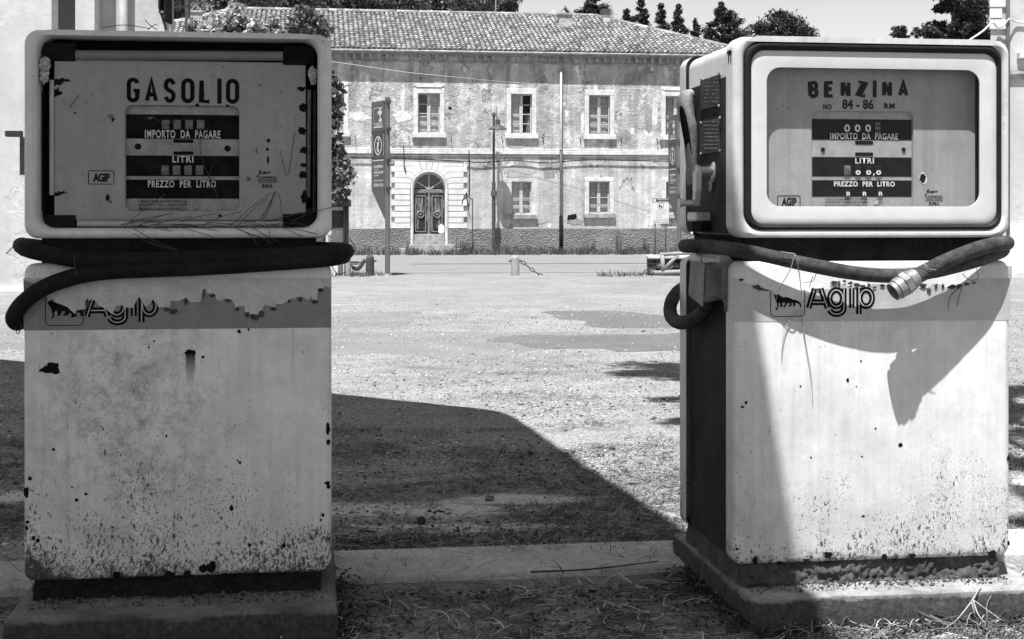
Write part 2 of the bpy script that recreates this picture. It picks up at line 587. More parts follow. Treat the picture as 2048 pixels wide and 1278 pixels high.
STROKES = {
 'G': 'arcTL', 'A': [[(0, 0), (.5, 1), (1, 0)], [(.2, .3), (.8, .3)]], 'L': [[(0, 1), (0, 0), (1, 0)]], 'I': [[(.5, 0), (.5, 1)]],
 'E': [[(1, 1), (0, 1), (0, 0), (1, 0)], [(0, .52), (.85, .52)]], 'N': [[(0, 0), (0, 1)], [(0, 1), (1, 0)], [(1, 0), (1, 1)]], 'Z': [[(0, 1), (1, 1), (0, 0), (1, 0)]]}
def race(cx, w, r, a0, a1, cz, n=10): return [(cx + w / 2 * math.cos(math.radians(a0 + (a1 - a0) * k / n)), cz + r * math.sin(math.radians(a0 + (a1 - a0) * k / n))) for k in range(n + 1)]
def glyph(c, asp):
    # centre lines in a unit box; asp = width / height
    r = .5 * asp
    if c == 'O': return [(race(.5, 1, r, 180, 0, 1 - r) + race(.5, 1, r, 0, -180, r), True)]
    if c == 'G': return [(race(.5, 1, r, 10, 180, 1 - r) + race(.5, 1, r, 180, 360, r) + [(1, .47), (.55, .47)], False)]
    if c == 'S':
        q = .27
        return [(race(.5, 1, q, 15, 180, 1 - q, 8) + [(.06, .62), (.3, .53), (.7, .45), (.94, .36)] + race(.5, 1, q, 0, -165, q, 8), False)]
    if c == 'B': return [([(0, 0), (0, 1), (.6, 1)] + race(.6, .7, .235, 80, -80, .765, 6) + [(.6, .52), (0, .52)], False), ([(.6, .52)] + race(.62, .76, .255, 80, -80, .26, 6) + [(.6, 0), (0, 0)], False)]
    return [(p, False) for p in STROKES[c]]
def stroke_word(F, word, boxes, y0, y1, slope, w_px, v, y, mat, parent):
    mb = MB()
    for i, (c, (a, b)) in enumerate(zip(word, boxes)):
        dy = slope * (a - boxes[0][0]); h = w_px / 2
        p0 = F.at(a + h, y1 + dy - h, v); p1 = F.at(b - h, y0 + dy + h, v)
        if c == 'I': p0 = F.at((a + b) / 2 - 1, y1 + dy, v); p1 = F.at((a + b) / 2 + 1, y0 + dy, v)
        wd, ht = p1[0] - p0[0], p1[1] - p0[1]
        q0 = F.at(a, y1, v); q1 = F.at(b, y1, v); w = (q1[0] - q0[0]) / (b - a) * w_px
        for j, (pts, cl) in enumerate(glyph(c, wd / ht)):
            mb.ribbon([(p0[0] + s_ * wd, p0[1] + t_ * ht) for s_, t_ in pts], w, y - .00003 * j, closed=cl)
    return mb.build("lettering", mat, parent)

def irregular(u, z, ru, rz, seed, n=30, jag=0.35):
    out = []
    n = max(n, 30)
    for k in range(n):
        d = Vector((math.cos(2 * math.pi * k / n), math.sin(2 * math.pi * k / n), seed * 1.37))
        f = 1 + jag * (1.1 * mnoise.noise(d * 1.4) + 0.8 * mnoise.noise(d * 3.3) + 0.5 * mnoise.noise(d * 7.5))
        out.append((u + d.x * ru * f, z + d.y * rz * f))
    return out

def ragged(u, z, ru, rz, seed, n=9, jag=0.35):
    r = random.Random(seed)
    return [(u + math.cos(2 * math.pi * k / n) * ru * (1 + r.uniform(-jag, jag)), z + math.sin(2 * math.pi * k / n) * rz * (1 + r.uniform(-jag, jag))) for k in range(n)]

def flat(name, polys, y, mat, parent, th=0.0):
    mb = MB()
    for p in polys:
        n = len(p)
        a = sum(p[i][0] * p[(i + 1) % n][1] - p[(i + 1) % n][0] * p[i][1] for i in range(n))
        if a < 0: p = p[::-1]
        if th:
            mb.prism(p, y, y + th)
        else:
            mb.add([(q[0], y, q[1]) for q in p], [tuple(range(n))])
    return mb.build(name, mat, parent)

def pan_shell(b, r, v_front, v_back, front=True, cap=True):
    """a pressed panel with rounded corners and a rolled front edge"""
    e = 0.013
    s = 1 if front else -1
    L = [rri(b, 0, r, v_back), rri(b, 0, r, v_front + s * e), rri(b, 0.0015, r, v_front + s * e * 0.55), rri(b, 0.005, r, v_front + s * e * 0.2), rri(b, 0.012, r - 0.006, v_front)]
    mb = MB()
    mb.loft(L, cap1=cap, flip=not front)
    return mb

def letter_strokes(x0, y0, h):
    """the outlines of the word Agip as strokes, cap height h, left foot x0, baseline y0"""
    def p(a, b): return (x0 + a * h, y0 + b * h)
    def arc(cx, cy, rx, ry, a0, a1, n=18): return [p(cx + rx * math.cos(math.radians(a0 + (a1 - a0) * k / n)), cy + ry * math.sin(math.radians(a0 + (a1 - a0) * k / n))) for k in range(n + 1)]
    S = []
    S.append(([p(0.10, 0.0), p(0.42, 1.0)], False))
    S.append(([p(1.10, 0.0), p(0.74, 1.0)], False))
    S.append(([p(0.30, 0.30), p(0.95, 0.30)], False))
    S.append((arc(1.56, 0.50, 0.34, 0.42, 0, 360, 28)[:-1], True))
    S.append(([p(1.96, 1.0), p(1.96, 0.05)] + arc(1.58, -0.02, 0.38, 0.29, 0, -165, 14), False))
    S.append(([p(2.38, 1.0), p(2.38, 0.0)], False))
    S.append(([p(2.76, 1.0), p(2.76, -0.32)], False))
    S.append((arc(3.14, 0.50, 0.33, 0.42, 0, 360, 28)[:-1], True))
    return S

def agip_word(F, px0, py_base, h_px, parent, dark, light, y):
    u0, z0 = F.at(px0, py_base)
    u1, z1 = F.at(px0, py_base - h_px)
    h = z1 - z0
    d, l = MB(), MB()
    for i, (pts, cl) in enumerate(letter_strokes(u0, z0, h)):
        d.ribbon(pts, 0.30 * h, y - 0.00008 * i, closed=cl)
        l.ribbon(pts, 0.045 * h, y - 0.0010 - 0.00008 * i, closed=cl)
    d.build("lettering", dark, parent)
    l.build("lettering_inline", light, parent)

def px_poly(F, pts, v=0.0):
    return [F.at(x, y, v) for x, y in pts]

def box_outline(F, x0, x1, y0, y1, r_px, w_px, v, y, mat, parent, name="printed_frame", open_top=False):
    a = F.at(x0, y1, v); b = F.at(x1, y0, v)
    ppm = (x1 - x0) / (b[0] - a[0])
    pts = [(p[0], p[2]) for p in rrect(a[0], b[0], a[1], b[1], r_px / ppm, 0, 5)]
    mb = MB()
    if open_top:
        k = len(pts) // 4
        pts = pts[3 * k:] + pts[:k]
        pts = [(a[0], b[1])] + pts + [(b[0], b[1])]
        mb.ribbon(pts, w_px / ppm, y)
    else:
        mb.ribbon(pts, w_px / ppm, y, closed=True)
    return mb.build(name, mat, parent)

def text_px(F, body, x0, x1, y0, y1, v, y, mat, parent, bold=0.02, spacing=1.0, **kw):
    a = F.at(x0, y1, v); b = F.at(x1, y0, v)
    return text_fit(body, a[0], b[0], a[1], b[1], y, mat, parent, bold, spacing, **kw)

def pump_body(F, root, paint, headpaint, PZ0):
    """what both pumps share: panels, casing, neck"""
    fp = pan_shell((0, PW, PZ0, PZ1), 0.024, 0.0, 0.058).build("front_panel", paint, root, 35)
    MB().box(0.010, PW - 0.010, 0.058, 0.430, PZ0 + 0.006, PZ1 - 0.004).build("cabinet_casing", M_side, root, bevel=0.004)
    pan_shell((0, PW, PZ0, PZ1), 0.024, PD, 0.432, front=False).build("rear_panel", paint, root, 35)
    MB().box(0.035, PW - 0.035, 0.03, 0.48, PZ1 - 0.004, HZ0 + 0.01).build("neck", M_neck, root)
    mb = MB()
    hb = (0.007, PW - 0.007, HZ0 + 0.004, HZ1 - 0.006)
    mb.loft([rri(hb, 0, 0.034, 0.058), rri(hb, 0, 0.034, 0.428)], cap0=False, cap1=True)
    mb.build("head_casing", headpaint, root, 35)
    pan_shell((0, PW, HZ0, HZ1), 0.032, PD, 0.433, front=False).build("head_rear_shell", headpaint, root, 35)
    return fp

def head_frame(root, opening, r_open, mat, depth):
    b = (0, PW, HZ0, HZ1)
    o = opening
    L = [rri(b, 0, 0.032, 0.058), rri(b, 0, 0.032, 0.013), rri(b, 0.0015, 0.032, 0.007), rri(b, 0.005, 0.030, 0.0022), rri(b, 0.012, 0.026, 0.0),
         rri(o, -0.014, r_open + 0.010, 0.0), rri(o, -0.008, r_open + 0.006, 0.0016), rri(o, -0.003, r_open + 0.003, 0.007), rri(o, 0, r_open, 0.016), rri(o, 0, r_open, depth)]
    mb = MB()
    mb.loft(L)
    return mb.build("head_frame", mat, root, 40)

def ring(name, outer, inner, y_out, y_in, mat, parent, ro, ri, mid=None):
    mb = MB()
    L = [rri(outer, 0, ro, y_out)]
    if mid is not None:
        for t in (0.25, 0.5, 0.75):
            b = tuple(outer[k] * (1 - t) + inner[k] * t for k in range(4))
            L.append(rri(b, 0, ro * (1 - t) + ri * t, y_out * (1 - t) + y_in * t + mid * math.sin(math.pi * t)))
    L.append(rri(inner, 0, ri, y_in))
    mb.loft(L)
    return mb.build(name, mat, parent, 50)

def rect_px(F, x0, x1, y0, y1, v):
    a = F.at(x0, y1, v); b = F.at(x1, y0, v)
    return (a[0], b[0], a[1], b[1])

def wheel(F, x0, x1, y0, y1, v, y, mat, parent, digit=None, dmat=None, bold=0.0):
    b = rect_px(F, x0, x1, y0, y1, v)
    mb = MB()
    h = b[3] - b[2]
    loops = []
    n = 7
    for k in range(n):
        a = math.radians(-70 + 140 * k / (n - 1))
        loops.append([(b[0], y - 0.0015 - 0.0035 * (math.cos(a) - 0.34), (b[2] + b[3]) / 2 + h / 2 * math.sin(a) / 0.94), (b[1], y - 0.0015 - 0.0035 * (math.cos(a) - 0.34), (b[2] + b[3]) / 2 + h / 2 * math.sin(a) / 0.94)])
    vs = [p for L in loops for p in L]
    fs = [(2 * k, 2 * k + 1, 2 * k + 3, 2 * k + 2) for k in range(n - 1)]
    mb.add(vs, fs)
    w = mb.build("number_wheel", mat, parent, True)
    return w

def counter(F, root, opening, dv, plate, bands, blackmat):
    """the plate behind the opening of the dial with its black bands"""
    cp = flat("counter_plate", [[(opening[0], opening[2]), (opening[1], opening[2]), (opening[1], opening[3]), (opening[0], opening[3])]], dv, plate, root)
    y = dv - 0.0008
    for (x0, x1, y0, y1) in bands:
        b = rect_px(F, x0, x1, y0, y1, dv)
        flat("black_band", [[(b[0], b[2]), (b[1], b[2]), (b[1], b[3]), (b[0], b[3])]], y, blackmat, cp)
    return cp

def slot(F, x0, x1, y0, y1, dv, parent):
    b = rect_px(F, x0, x1, y0, y1, dv)
    return flat("slot", [[(p[0], p[2]) for p in rri(b, 0, (b[3] - b[2]) * 0.3, 0, 3)]], dv - 0.001, M_rust, parent)

def screw(F, x, y, r_px, dv, parent, mat):
    u, z = F.at(x, y, dv)
    r = r_px / 860.0
    mb = MB()
    mb.loft([[(u + r * k * math.cos(2 * math.pi * i / 12), dv - h, z + r * k * math.sin(2 * math.pi * i / 12)) for i in range(12)] for k, h in ((1.0, 0.0005), (0.9, 0.003), (0.4, 0.0042))], cap1=True)
    return mb.build("screw", mat, parent, 40)

def squiggle(F, x, y, s, dv, yy, mat, parent):
    pts = [(0, 14), (3, 17), (6, 10), (8, 2), (12, 0), (13, 3), (9, 6), (13, 8), (17, 6), (18, 9), (20, 5), (22, 8), (24, 3), (25, 8), (27, 6), (30, 7), (32, 4), (35, 6), (38, 3)]
    P = [F.at(x + a * s, y + b * s, dv) for a, b in pts]
    P = [(p.x, p.y) for p in crom([(q[0], q[1], 0) for q in P], 3)]
    mb = MB()
    mb.ribbon(P, 1.6 / 860, yy)
    return mb.build("printed_signature", mat, parent)

# ================================================================= diesel pump, in the shade, its face open
pumpL = empty("fuel_pump", (FL.o[0], FL.o[1], 0), YAW)
tag(pumpL, "rusty cream fuel pump in shade lettered GASOLIO, glass missing from its face", "fuel pump", "two old fuel pumps side by side")
fpL = pump_body(FL, pumpL, M_paintL, M_headL, 0.121)
opL = rect_px(FL, 76, 635, 82, 456, 0.02)
head_frame(pumpL, opL, 0.036, M_headL, 0.085)
mb = MB(); b = opL
mb.add([(b[0] - .004, 0.084, b[2] - .004), (b[1] + .004, 0.084, b[2] - .004), (b[1] + .004, 0.084, b[3] + .004), (b[0] - .004, 0.084, b[3] + .004)], [(0, 1, 2, 3)])
mb.build("case_back", M_inside, pumpL)
DV = 0.050
# dial sheet with an eaten right-hand edge and the opening of the counter in it
dial = MB()
dxl, dxr, dyt, dyb = 109, 611, 126, 440
do = rect_px(FL, dxl, dxr, dyt, dyb, DV)
co_ = rect_px(FL, 250, 479, 212, 422, DV)
outer = rrect(do[0], do[1], do[2], do[3], 0.006, DV, 8)
r2 = random.Random(5)
outer = [(p[0] + (r2.uniform(-0.002, 0.001) if abs(p[0] - do[0]) > 0.02 else 0), p[1], p[2]) for p in outer]
dial.loft([outer, rri(co_, 0, 0.017, DV), rri(co_, 0.0015, 0.017, DV + 0.010)])
dialL = dial.build("dial_plate", M_dialL, pumpL, 30)
# notches rusted through the right-hand edge
for k, (x, y, rx, ry) in enumerate([(606, 215, 9, 8), (603, 178, 8, 5), (605, 262, 7, 9), (608, 300, 8, 7), (607, 330, 6, 5), (604, 350, 8, 8), (609, 395, 7, 12), (600, 432, 16, 7), (113, 165, 14, 6), (112, 185, 8, 9), (114, 388, 9, 4)]):
    u, z = FL.at(x, y, DV)
    flat("rust_hole", [irregular(u, z, rx / 870, ry / 870, 40 + k, 16, 0.45)], DV - 0.0007, M_rust, dialL)
stroke_word(FL, "GASOLIO", [(253.5, 279), (290, 316), (327.5, 351.5), (362.5, 389), (399, 423), (435, 443), (452, 478.5)], 155, 205, .013, 8.4, DV, DV - 0.0009, M_black, dialL)
tL = [("IMPORTO  DA  PAGARE", 290, 441, 261, 276), ("LITRI", 345, 387, 312, 325), ("PREZZO  PER  LITRO", 296, 432, 361, 375)]
cpL = counter(FL, pumpL, co_, DV + 0.011, M_counterL, [(251, 479, 230.5, 277), (251, 479, 312, 352), (251, 479, 360, 397)], M_bandblk)
for body, x0, x1, y0, y1 in tL:
    text_px(FL, body, x0, x1, y0, y1, DV + .011, DV + .0088, M_whiteL, cpL, 0.02, 1.15)
for x in (324, 347, 371, 394):
    wheel(FL, x, x + 15, 240, 258.5, DV + .011, DV + .0095, M_wheel, cpL)
for x in (323, 346, 369, 392):
    wheel(FL, x, x + 15, 331, 350, DV + .011, DV + .0095, M_wheel, cpL)
for x in (322, 359, 394):
    wheel(FL, x, x + 12, 377, 393, DV + .011, DV + .0095, M_inside, cpL)
slot(FL, 347, 387, 279, 285.5, DV + .011, cpL); slot(FL, 347, 387, 303, 309.5, DV + .011, cpL)
screw(FL, 276, 293, 6.5, DV + .011, cpL, M_inside); screw(FL, 455, 297, 6.5, DV + .011, cpL, M_inside); screw(FL, 393.5, 412.5, 7, DV + .011, cpL, M_counterL)
for body, y0, y1 in (("I BOLLI GARANTISCONO LA", 400, 405.5), ("QUANTITA' DEL CARBURANTE", 407.5, 413), ("EROGATO E NON IL SUO PREZZO", 415, 420.5)):
    text_px(FL, body, 278, 374, y0, y1, DV + .011, DV + .0092, M_black, cpL, 0.012, 1.05)
box_outline(FL, 177, 228, 341.5, 368, 3, 1.5, DV, DV - .0009, M_black, dialL)
text_px(FL, "AGIP", 186, 220, 346.5, 364, DV, DV - .0009, M_black, dialL, 0.04, 0.95)
squiggle(FL, 513, 341, 0.75, DV, DV - .0009, M_black, dialL)
text_px(FL, "STABILIMENTI", 521, 552, 352.5, 355.5, DV, DV - .0009, M_black, dialL, 0.01)
box_outline(FL, 517, 553, 356, 365, 1, 1.0, DV, DV - .0009, M_black, dialL)
text_px(FL, "NUOVO PIGNONE", 519, 551, 358, 363, DV, DV - .0009, M_black, dialL, 0.02)
text_px(FL, "E.N.I.", 525, 546, 368, 375.5, DV, DV - .0009, M_black, dialL, 0.05)
for k, (x, y, rx, ry) in enumerate([(222, 232, 6, 4), (227, 240, 3, 3), (216, 395, 4, 6), (220, 404, 3, 4), (537, 281, 5, 3), (535, 299, 4, 3), (513, 300, 2, 5), (536, 318, 2, 8), (172, 205, 2, 1), (185, 190, 1, 4), (520, 170, 4, 1), (150, 226, 2, 2), (497, 357, 5, 4), (203, 448, 3, 3), (440, 432, 3, 4), (200, 410, 2, 1), (395, 210, 3, 4), (455, 212, 4, 3), (300, 236, 6, 2), (128, 160, 12, 3), (125, 385, 9, 3)]):
    u, z = FL.at(x, y, DV)
    flat("dirt_spot", [irregular(u, z, rx / 870, ry / 870, 800 + k, 26, 0.8)], DV - 0.0008 - .00001 * k, M_rust if k % 3 else M_streak, dialL)
# lamp tubes along the four sides of the case
def seg_tube(F, a, b, v, r, name, mat, root):
    p0 = F.at(a[0], a[1], v); p1 = F.at(b[0], b[1], v)
    mb = MB()
    mb.tube([(p0[0], v, p0[1]), (p1[0], v, p1[1])], r, 14)
    return mb.build(name, mat, root, 60)
seg_tube(FL, (152, 110), (566, 112), 0.045, 0.0115, "lamp_trough", M_trough, pumpL)
seg_tube(FL, (155, 447), (566, 448), 0.034, 0.0075, "lamp_trough", M_tube, pumpL)
seg_tube(FL, (103.5, 160), (103.5, 390), 0.048, 0.0055, "fluorescent_tube", M_tube, pumpL)
seg_tube(FL, (618, 180), (616, 395), 0.060, 0.0055, "fluorescent_tube", M_wheel, pumpL)
seg_tube(FL, (85, 185), (85, 420), 0.070, 0.006, "cable_sleeve", M_inside, pumpL)
seg_tube(FL, (629, 180), (628, 420), 0.066, 0.004, "cable_sleeve", M_plate, pumpL)
for (x0, x1, y0, y1) in ((88, 152, 86, 122), (566, 630, 92, 130), (90, 152, 430, 455), (566, 632, 428, 455)):
    b = rect_px(FL, x0, x1, y0, y1, 0.05)
    MB().box(b[0], b[1], 0.046, 0.08, b[2], b[3]).build("lamp_socket", M_neck, pumpL, bevel=0.003)

# sticker band, torn along its top
tornL = [(47, 560), (90, 573), (93, 590), (97, 601), (106, 596), (112, 605), (121, 608), (135, 614), (141, 620), (150, 628), (155, 619), (169, 619), (176, 605), (183, 598), (190, 601), (197, 610), (211, 617), (225, 629), (232, 612), (243, 610), (253, 615), (267, 615), (271, 605), (278, 594), (282, 598), (292, 615), (299, 608), (306, 598), (313, 605), (317, 614), (329, 614), (340, 615), (343, 600), (352, 603), (359, 601), (373, 596), (382, 605), (401, 603), (406, 578), (412, 577), (415, 587), (429, 587), (433, 600), (445, 601), (447, 598), (461, 598), (468, 605), (470, 617), (477, 612), (489, 612), (491, 626), (501, 629), (510, 633), (524, 622), (528, 610), (540, 612), (551, 615), (553, 608), (567, 607), (581, 598), (591, 596), (595, 593), (605, 594), (618, 600), (621, 591), (625, 601), (634, 605), (635, 585), (648, 578), (650, 571), (658, 577), (662, 570)]
bandL = flat("sticker_band", [px_poly(FL, tornL + [(662.5, 655), (47.5, 661)])], -0.0007, M_bandL, fpL)
agip_word(FL, 170, 633, 40, bandL, M_black, M_resid, -0.0012)
dogL = [(98, 603), (104, 600), (108, 605), (113, 602), (117, 607), (122, 609), (133, 611), (140, 618), (148, 624), (156, 621), (163, 619), (171, 618), (172, 621), (165, 623), (168, 628), (164, 633), (159, 632), (162, 629), (157, 624), (153, 626), (154, 632), (146, 635), (140, 634), (144, 631), (140, 624), (137, 630), (129, 632), (124, 630), (129, 628), (130, 622), (124, 623), (121, 631), (113, 632), (116, 628), (113, 620), (108, 626), (109, 634), (103, 638), (103, 635), (106, 632), (104, 624), (102, 616), (98, 610), (94, 606)]
flat("dog_emblem", [px_poly(FL, dogL)], -0.0014, M_black, bandL)
box_outline(FL, 91, 167, 590, 651, 9, 1.6, 0, -0.0013, M_black, bandL, open_top=True)
# the part that is torn away shows the old paint over the letters
flat("bare_paint_patch", [px_poly(FL, [(47.5, 556)] + tornL[0:1] + tornL[1:] + [(661.5, 556)])], -0.0022, M_resid, fpL)
for k, (x, y, w, h) in enumerate([(510, 634, 9, 6), (495, 629, 5, 5), (523, 628, 6, 6), (546, 617, 6, 4), (629, 603, 7, 4), (345, 622, 9, 6), (474, 618, 5, 4), (408, 588, 2, 10), (425, 591, 8, 3), (372, 603, 4, 8), (641, 580, 8, 4), (600, 599, 5, 5), (579, 602, 3, 4), (333, 619, 5, 5), (455, 601, 7, 3), (174, 607, 4, 9), (505, 633, 4, 6)]):
    u, z = FL.at(x, y)
    flat("curled_scrap", [ragged(u, z, w / 870, h / 870, 90 + k, 9, 0.35)], -0.0034, M_curl, fpL)
# rust spots
spots = [(380, 704, 11, 6), (100, 737, 19, 12), (52, 985, 5, 11), (656, 858, 4, 13), (657, 884, 4, 6), (655, 966, 5, 4), (657, 973, 4, 5), (646, 1030, 3, 4), (642, 1040, 2, 3), (463, 1016, 4, 6), (478, 663, 4, 4), (497, 659, 2, 3), (308, 682, 2, 2), (298, 695, 2, 2), (406, 714, 3, 3), (55, 1044, 4, 3), (54, 1056, 3, 4), (67, 1076, 3, 5), (76, 1081, 4, 4), (333, 872, 2, 3), (107, 899, 3, 3), (172, 988, 3, 3), (144, 974, 2, 2), (153, 1000, 3, 4), (226, 1055, 2, 2), (246, 1034, 2, 2), (480, 925, 3, 3), (475, 921, 2, 2), (60, 957, 4, 4), (568, 1091, 4, 5), (500, 1090, 3, 3), (407, 1137, 8, 9), (424, 1134, 10, 10), (233, 1150, 8, 9), (338, 1150, 9, 8), (375, 1148, 7, 9), (290, 1157, 12, 6), (450, 1152, 12, 6)]
for k, (x, y, rx, ry) in enumerate(spots):
    u, z = FL.at(x, y)
    flat("rust_spot", [irregular(u, z, rx / 870, ry / 870, 200 + k, 22, 0.4 if rx > 9 else 0.25)], -0.0005 - 0.00002 * k, M_rust, fpL)
flat("rust_streak", [px_poly(FL, [(371, 706), (390, 706), (390, 722), (389, 740), (388.5, 758), (386, 772), (381, 775), (375, 766), (373, 750), (372, 730)])], -0.0004, fading_streak(FL.at(380, 706)[1], FL.at(380, 772)[1]), fpL)
# crank standing out at the far left of the head
mb = MB()
a = FL.at(12, 262, 0.20); b_ = FL.at(46, 274, 0.20); c_ = FL.at(41, 350, .20)
mb.box(a[0], b_[0], 0.185, 0.205, b_[1], a[1]); mb.box(c_[0], b_[0] + .006, 0.187, 0.203, c_[1], b_[1] - .0005)
mb.build("crank_handle", M_holder, pumpL, bevel=0.002)
mb = MB(); a = FL.at(40, 545, 0.1); 
mb.box(-0.012, 0.004, 0.08, 0.16, a[1] - 0.05, a[1]); mb.build("hose_bracket", M_holder, pumpL, bevel=0.003)

def worn(pts, r, seed):
    return [r * (1 + .035 * mnoise.noise((p.x * 14, p.y * 14 + seed, p.z * 14)) + .02 * mnoise.noise((p.x * 45, p.y * 45, p.z * 45 + seed))) for p in pts]

def hose_pts(F, lst):
    out = []
    for (x, y, v) in lst:
        u, z = F.at(x, y, v)
        out.append((u, v, z))
    return out
# two turns of hose round the neck, the free end hanging in a bend at the left
hs = MB()
_P = crom(hose_pts(FL, [(330, 500, 0.50), (120, 496, 0.46), (60, 492, 0.36), (44, 491, 0.20), (44, 492, 0.07), (52, 497, 0.01), (80, 505, -0.015), (150, 518, -0.022), (240, 521, -0.024), (400, 517, -0.024), (560, 512, -0.024), (650, 506, -0.018), (690, 503, 0.02), (690, 502, 0.12), (684, 500, 0.30), (640, 498, 0.45), (500, 498, 0.50)]), 12)
hs.tube(_P, worn(_P, 0.0195, 3.0), 16)
_P = crom(hose_pts(FL, [(600, 515, 0.48), (665, 513, 0.30), (684, 512, 0.12), (683, 513, 0.02), (650, 518, -0.020), (560, 525, -0.026), (440, 533, -0.027), (300, 539, -0.027), (210, 543, -0.027), (140, 556, -0.027), (85, 577, -0.026), (47, 605, -0.020), (28, 632, -0.004), (34, 645, 0.03), (52, 632, 0.08), (66, 600, 0.11)]), 12)
hs.tube(_P, worn(_P, 0.0190, 3.0), 16)
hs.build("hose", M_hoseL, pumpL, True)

# ================================================================= petrol pump, in the sun
pumpR = empty("fuel_pump", (FR.o[0], FR.o[1], 0), YAW)
tag(pumpR, "sunlit white fuel pump lettered BENZINA with glazed face and brass hose coupling", "fuel pump", "two old fuel pumps side by side")
fpR = pump_body(FR, pumpR, M_paintR, M_headR, 0.129)
opR = rect_px(FR, 1490, 2003, 92, 459, 0.004)
head_frame(pumpR, opR, 0.040, M_headR, 0.085)
bzR = rect_px(FR, 1503, 1993, 108, 449, 0.009)
wnR = rect_px(FR, 1533, 1959, 140.5, 412.5, 0.012)
ring("gasket", (opR[0] - .001, opR[1] + .001, opR[2] - .001, opR[3] + .001), bzR, 0.006, 0.010, M_rubber, pumpR, 0.040, 0.034, mid=-0.008)
gl = MB()
gl.loft([rri(bzR, -0.002, 0.036, 0.012), rri(bzR, 0.004, 0.033, 0.0090), rri(bzR, 0.016, 0.030, 0.0082), rri(wnR, 0, 0.034, 0.0105), rri(wnR, 0, 0.034, 0.015)])
gl.build("bezel", M_bezel, pumpR, 50)
mb = MB(); mb.add(rri(wnR, -0.003, 0.036, 0.0135), [tuple(range(36))]); mb.build("window_glass", M_glass, pumpR)
b = opR
mb = MB(); mb.add([(b[0] - .004, 0.086, b[2] - .004), (b[1] + .004, 0.086, b[2] - .004), (b[1] + .004, 0.086, b[3] + .004), (b[0] - .004, 0.086, b[3] + .004)], [(0, 1, 2, 3)])
mb.build("case_back", M_inside, pumpR)
DR = 0.060
do = rect_px(FR, 1524, 1950, 118, 440, DR)
cr_ = rect_px(FR, 1623, 1827, 223, 428, DR)
dial = MB()
dial.loft([rrect(do[0], do[1], do[2], do[3], 0.01, DR, 8), rri(cr_, 0, 0.017, DR), rri(cr_, 0.0015, 0.017, DR + 0.008)])
dialR = dial.build("dial_plate", M_dialR, pumpR, 30)
stroke_word(FR, "BENZINA", [(1616.5, 1637), (1648.6, 1669), (1681, 1701), (1713, 1733.7), (1745.7, 1752.7), (1764, 1784), (1795.7, 1817)], 162, 196, -.009, 7.6, DR, DR - .0009, M_black, dialR)
text_px(FR, "NO", 1646, 1663, 208.5, 219, DR, DR - .0009, M_black, dialR, 0.05, 1.2)
text_px(FR, "84 - 86", 1684, 1747, 199, 218, DR, DR - .0009, M_black, dialR, 0.03, 1.0)
text_px(FR, "RM", 1768, 1789, 206.5, 217.5, DR, DR - .0009, M_black, dialR, 0.05, 1.2)
cpR = counter(FR, pumpR, cr_, DR + 0.009, M_counter, [(1624, 1823, 239.5, 279), (1624, 1823, 315, 352.5), (1624, 1823, 361, 393)], M_bandblk)
cv = DR + .009
for body, x0, x1, y0, y1, bd in (("IMPORTO  DA  PAGARE", 1660, 1795, 267, 278, .008), ("LITRI", 1710, 1747, 316, 327, .015), ("PREZZO  PER  LITRO", 1667.5, 1789, 363, 373, .03)):
    text_px(FR, body, x0, x1, y0, y1, cv, cv - .002, M_white, cpR, bd, 1.12)
for x in (1688, 1709, 1730):
    text_px(FR, "0", x, x + 11.5, 249, 264, cv, cv - .002, M_white, cpR, 0.025)
for y, t in ((244.5, "050"), (253.5, "000"), (262.5, "050")):
    text_px(FR, t, 1750, 1760, y, y + 6, cv, cv - .002, M_counter, cpR, 0.0)
for x in (1687, 1708, 1729, 1749):
    wheel(FR, x, x + 13, 331, 352, cv, cv - .0012, M_neck if x > 1690 else M_wheel, cpR)
for x in (1709, 1730, 1750):
    text_px(FR, "0", x, x + 10, 340.5, 350, cv, cv - .0075, M_white, cpR, 0.045)
text_px(FR, ",", 1744, 1747, 347, 352, cv, cv - .0075, M_white, cpR, 0.04)
for x in (1688.5, 1721, 1753):
    wheel(FR, x, x + 11, 378, 393, cv, cv - .0012, M_neck, cpR)
    text_px(FR, "n", x + 2, x + 9, 383.5, 391.5, cv, cv - .0075, M_white, cpR, 0.05)
slot(FR, 1710, 1746, 282, 289, cv, cpR); slot(FR, 1710, 1746, 305, 312, cv, cpR)
screw(FR, 1645.5, 299, 4.5, cv, cpR, M_inside); screw(FR, 1807, 299, 4.5, cv, cpR, M_inside); screw(FR, 1752, 408, 5, cv, cpR, M_counter)
for body, y0, y1 in (("I BOLLI GARANTISCONO LA", 396, 400.5), ("QUANTITA' DEL CARBURANTE", 403, 407.5), ("EROGATO E NON IL SUO PREZZO", 410, 414.5)):
    text_px(FR, body, 1649, 1735, y0, y1, cv, cv - .0018, M_black, cpR, 0.012, 1.05)
box_outline(FR, 1555, 1600, 391.5, 416, 3, 1.5, DR, DR - .0009, M_black, dialR)
text_px(FR, "AGIP", 1563, 1593, 395, 412, DR, DR - .0009, M_black, dialR, 0.04, 0.95)
squiggle(FR, 1849, 379, 0.7, DR, DR - .0009, M_black, dialR)
text_px(FR, "STABILIMENTI", 1856, 1883, 390.5, 393, DR, DR - .0009, M_black, dialR, 0.01)
box_outline(FR, 1852, 1885, 393.5, 401.5, 1, 1.0, DR, DR - .0009, M_black, dialR)
text_px(FR, "NUOVO PIGNONE", 1854, 1883, 395, 400, DR, DR - .0009, M_black, dialR, 0.02)
text_px(FR, "E.N.I.", 1858, 1878, 403.5, 410, DR, DR - .0009, M_black, dialR, 0.05)
u, z = FR.at(1846, 357, DR)
flat("keyhole_rim", [irregular(u, z, 8.0 / 845, 12 / 845, 300, 16, 0.2)], DR - .0007, M_white, dialR)
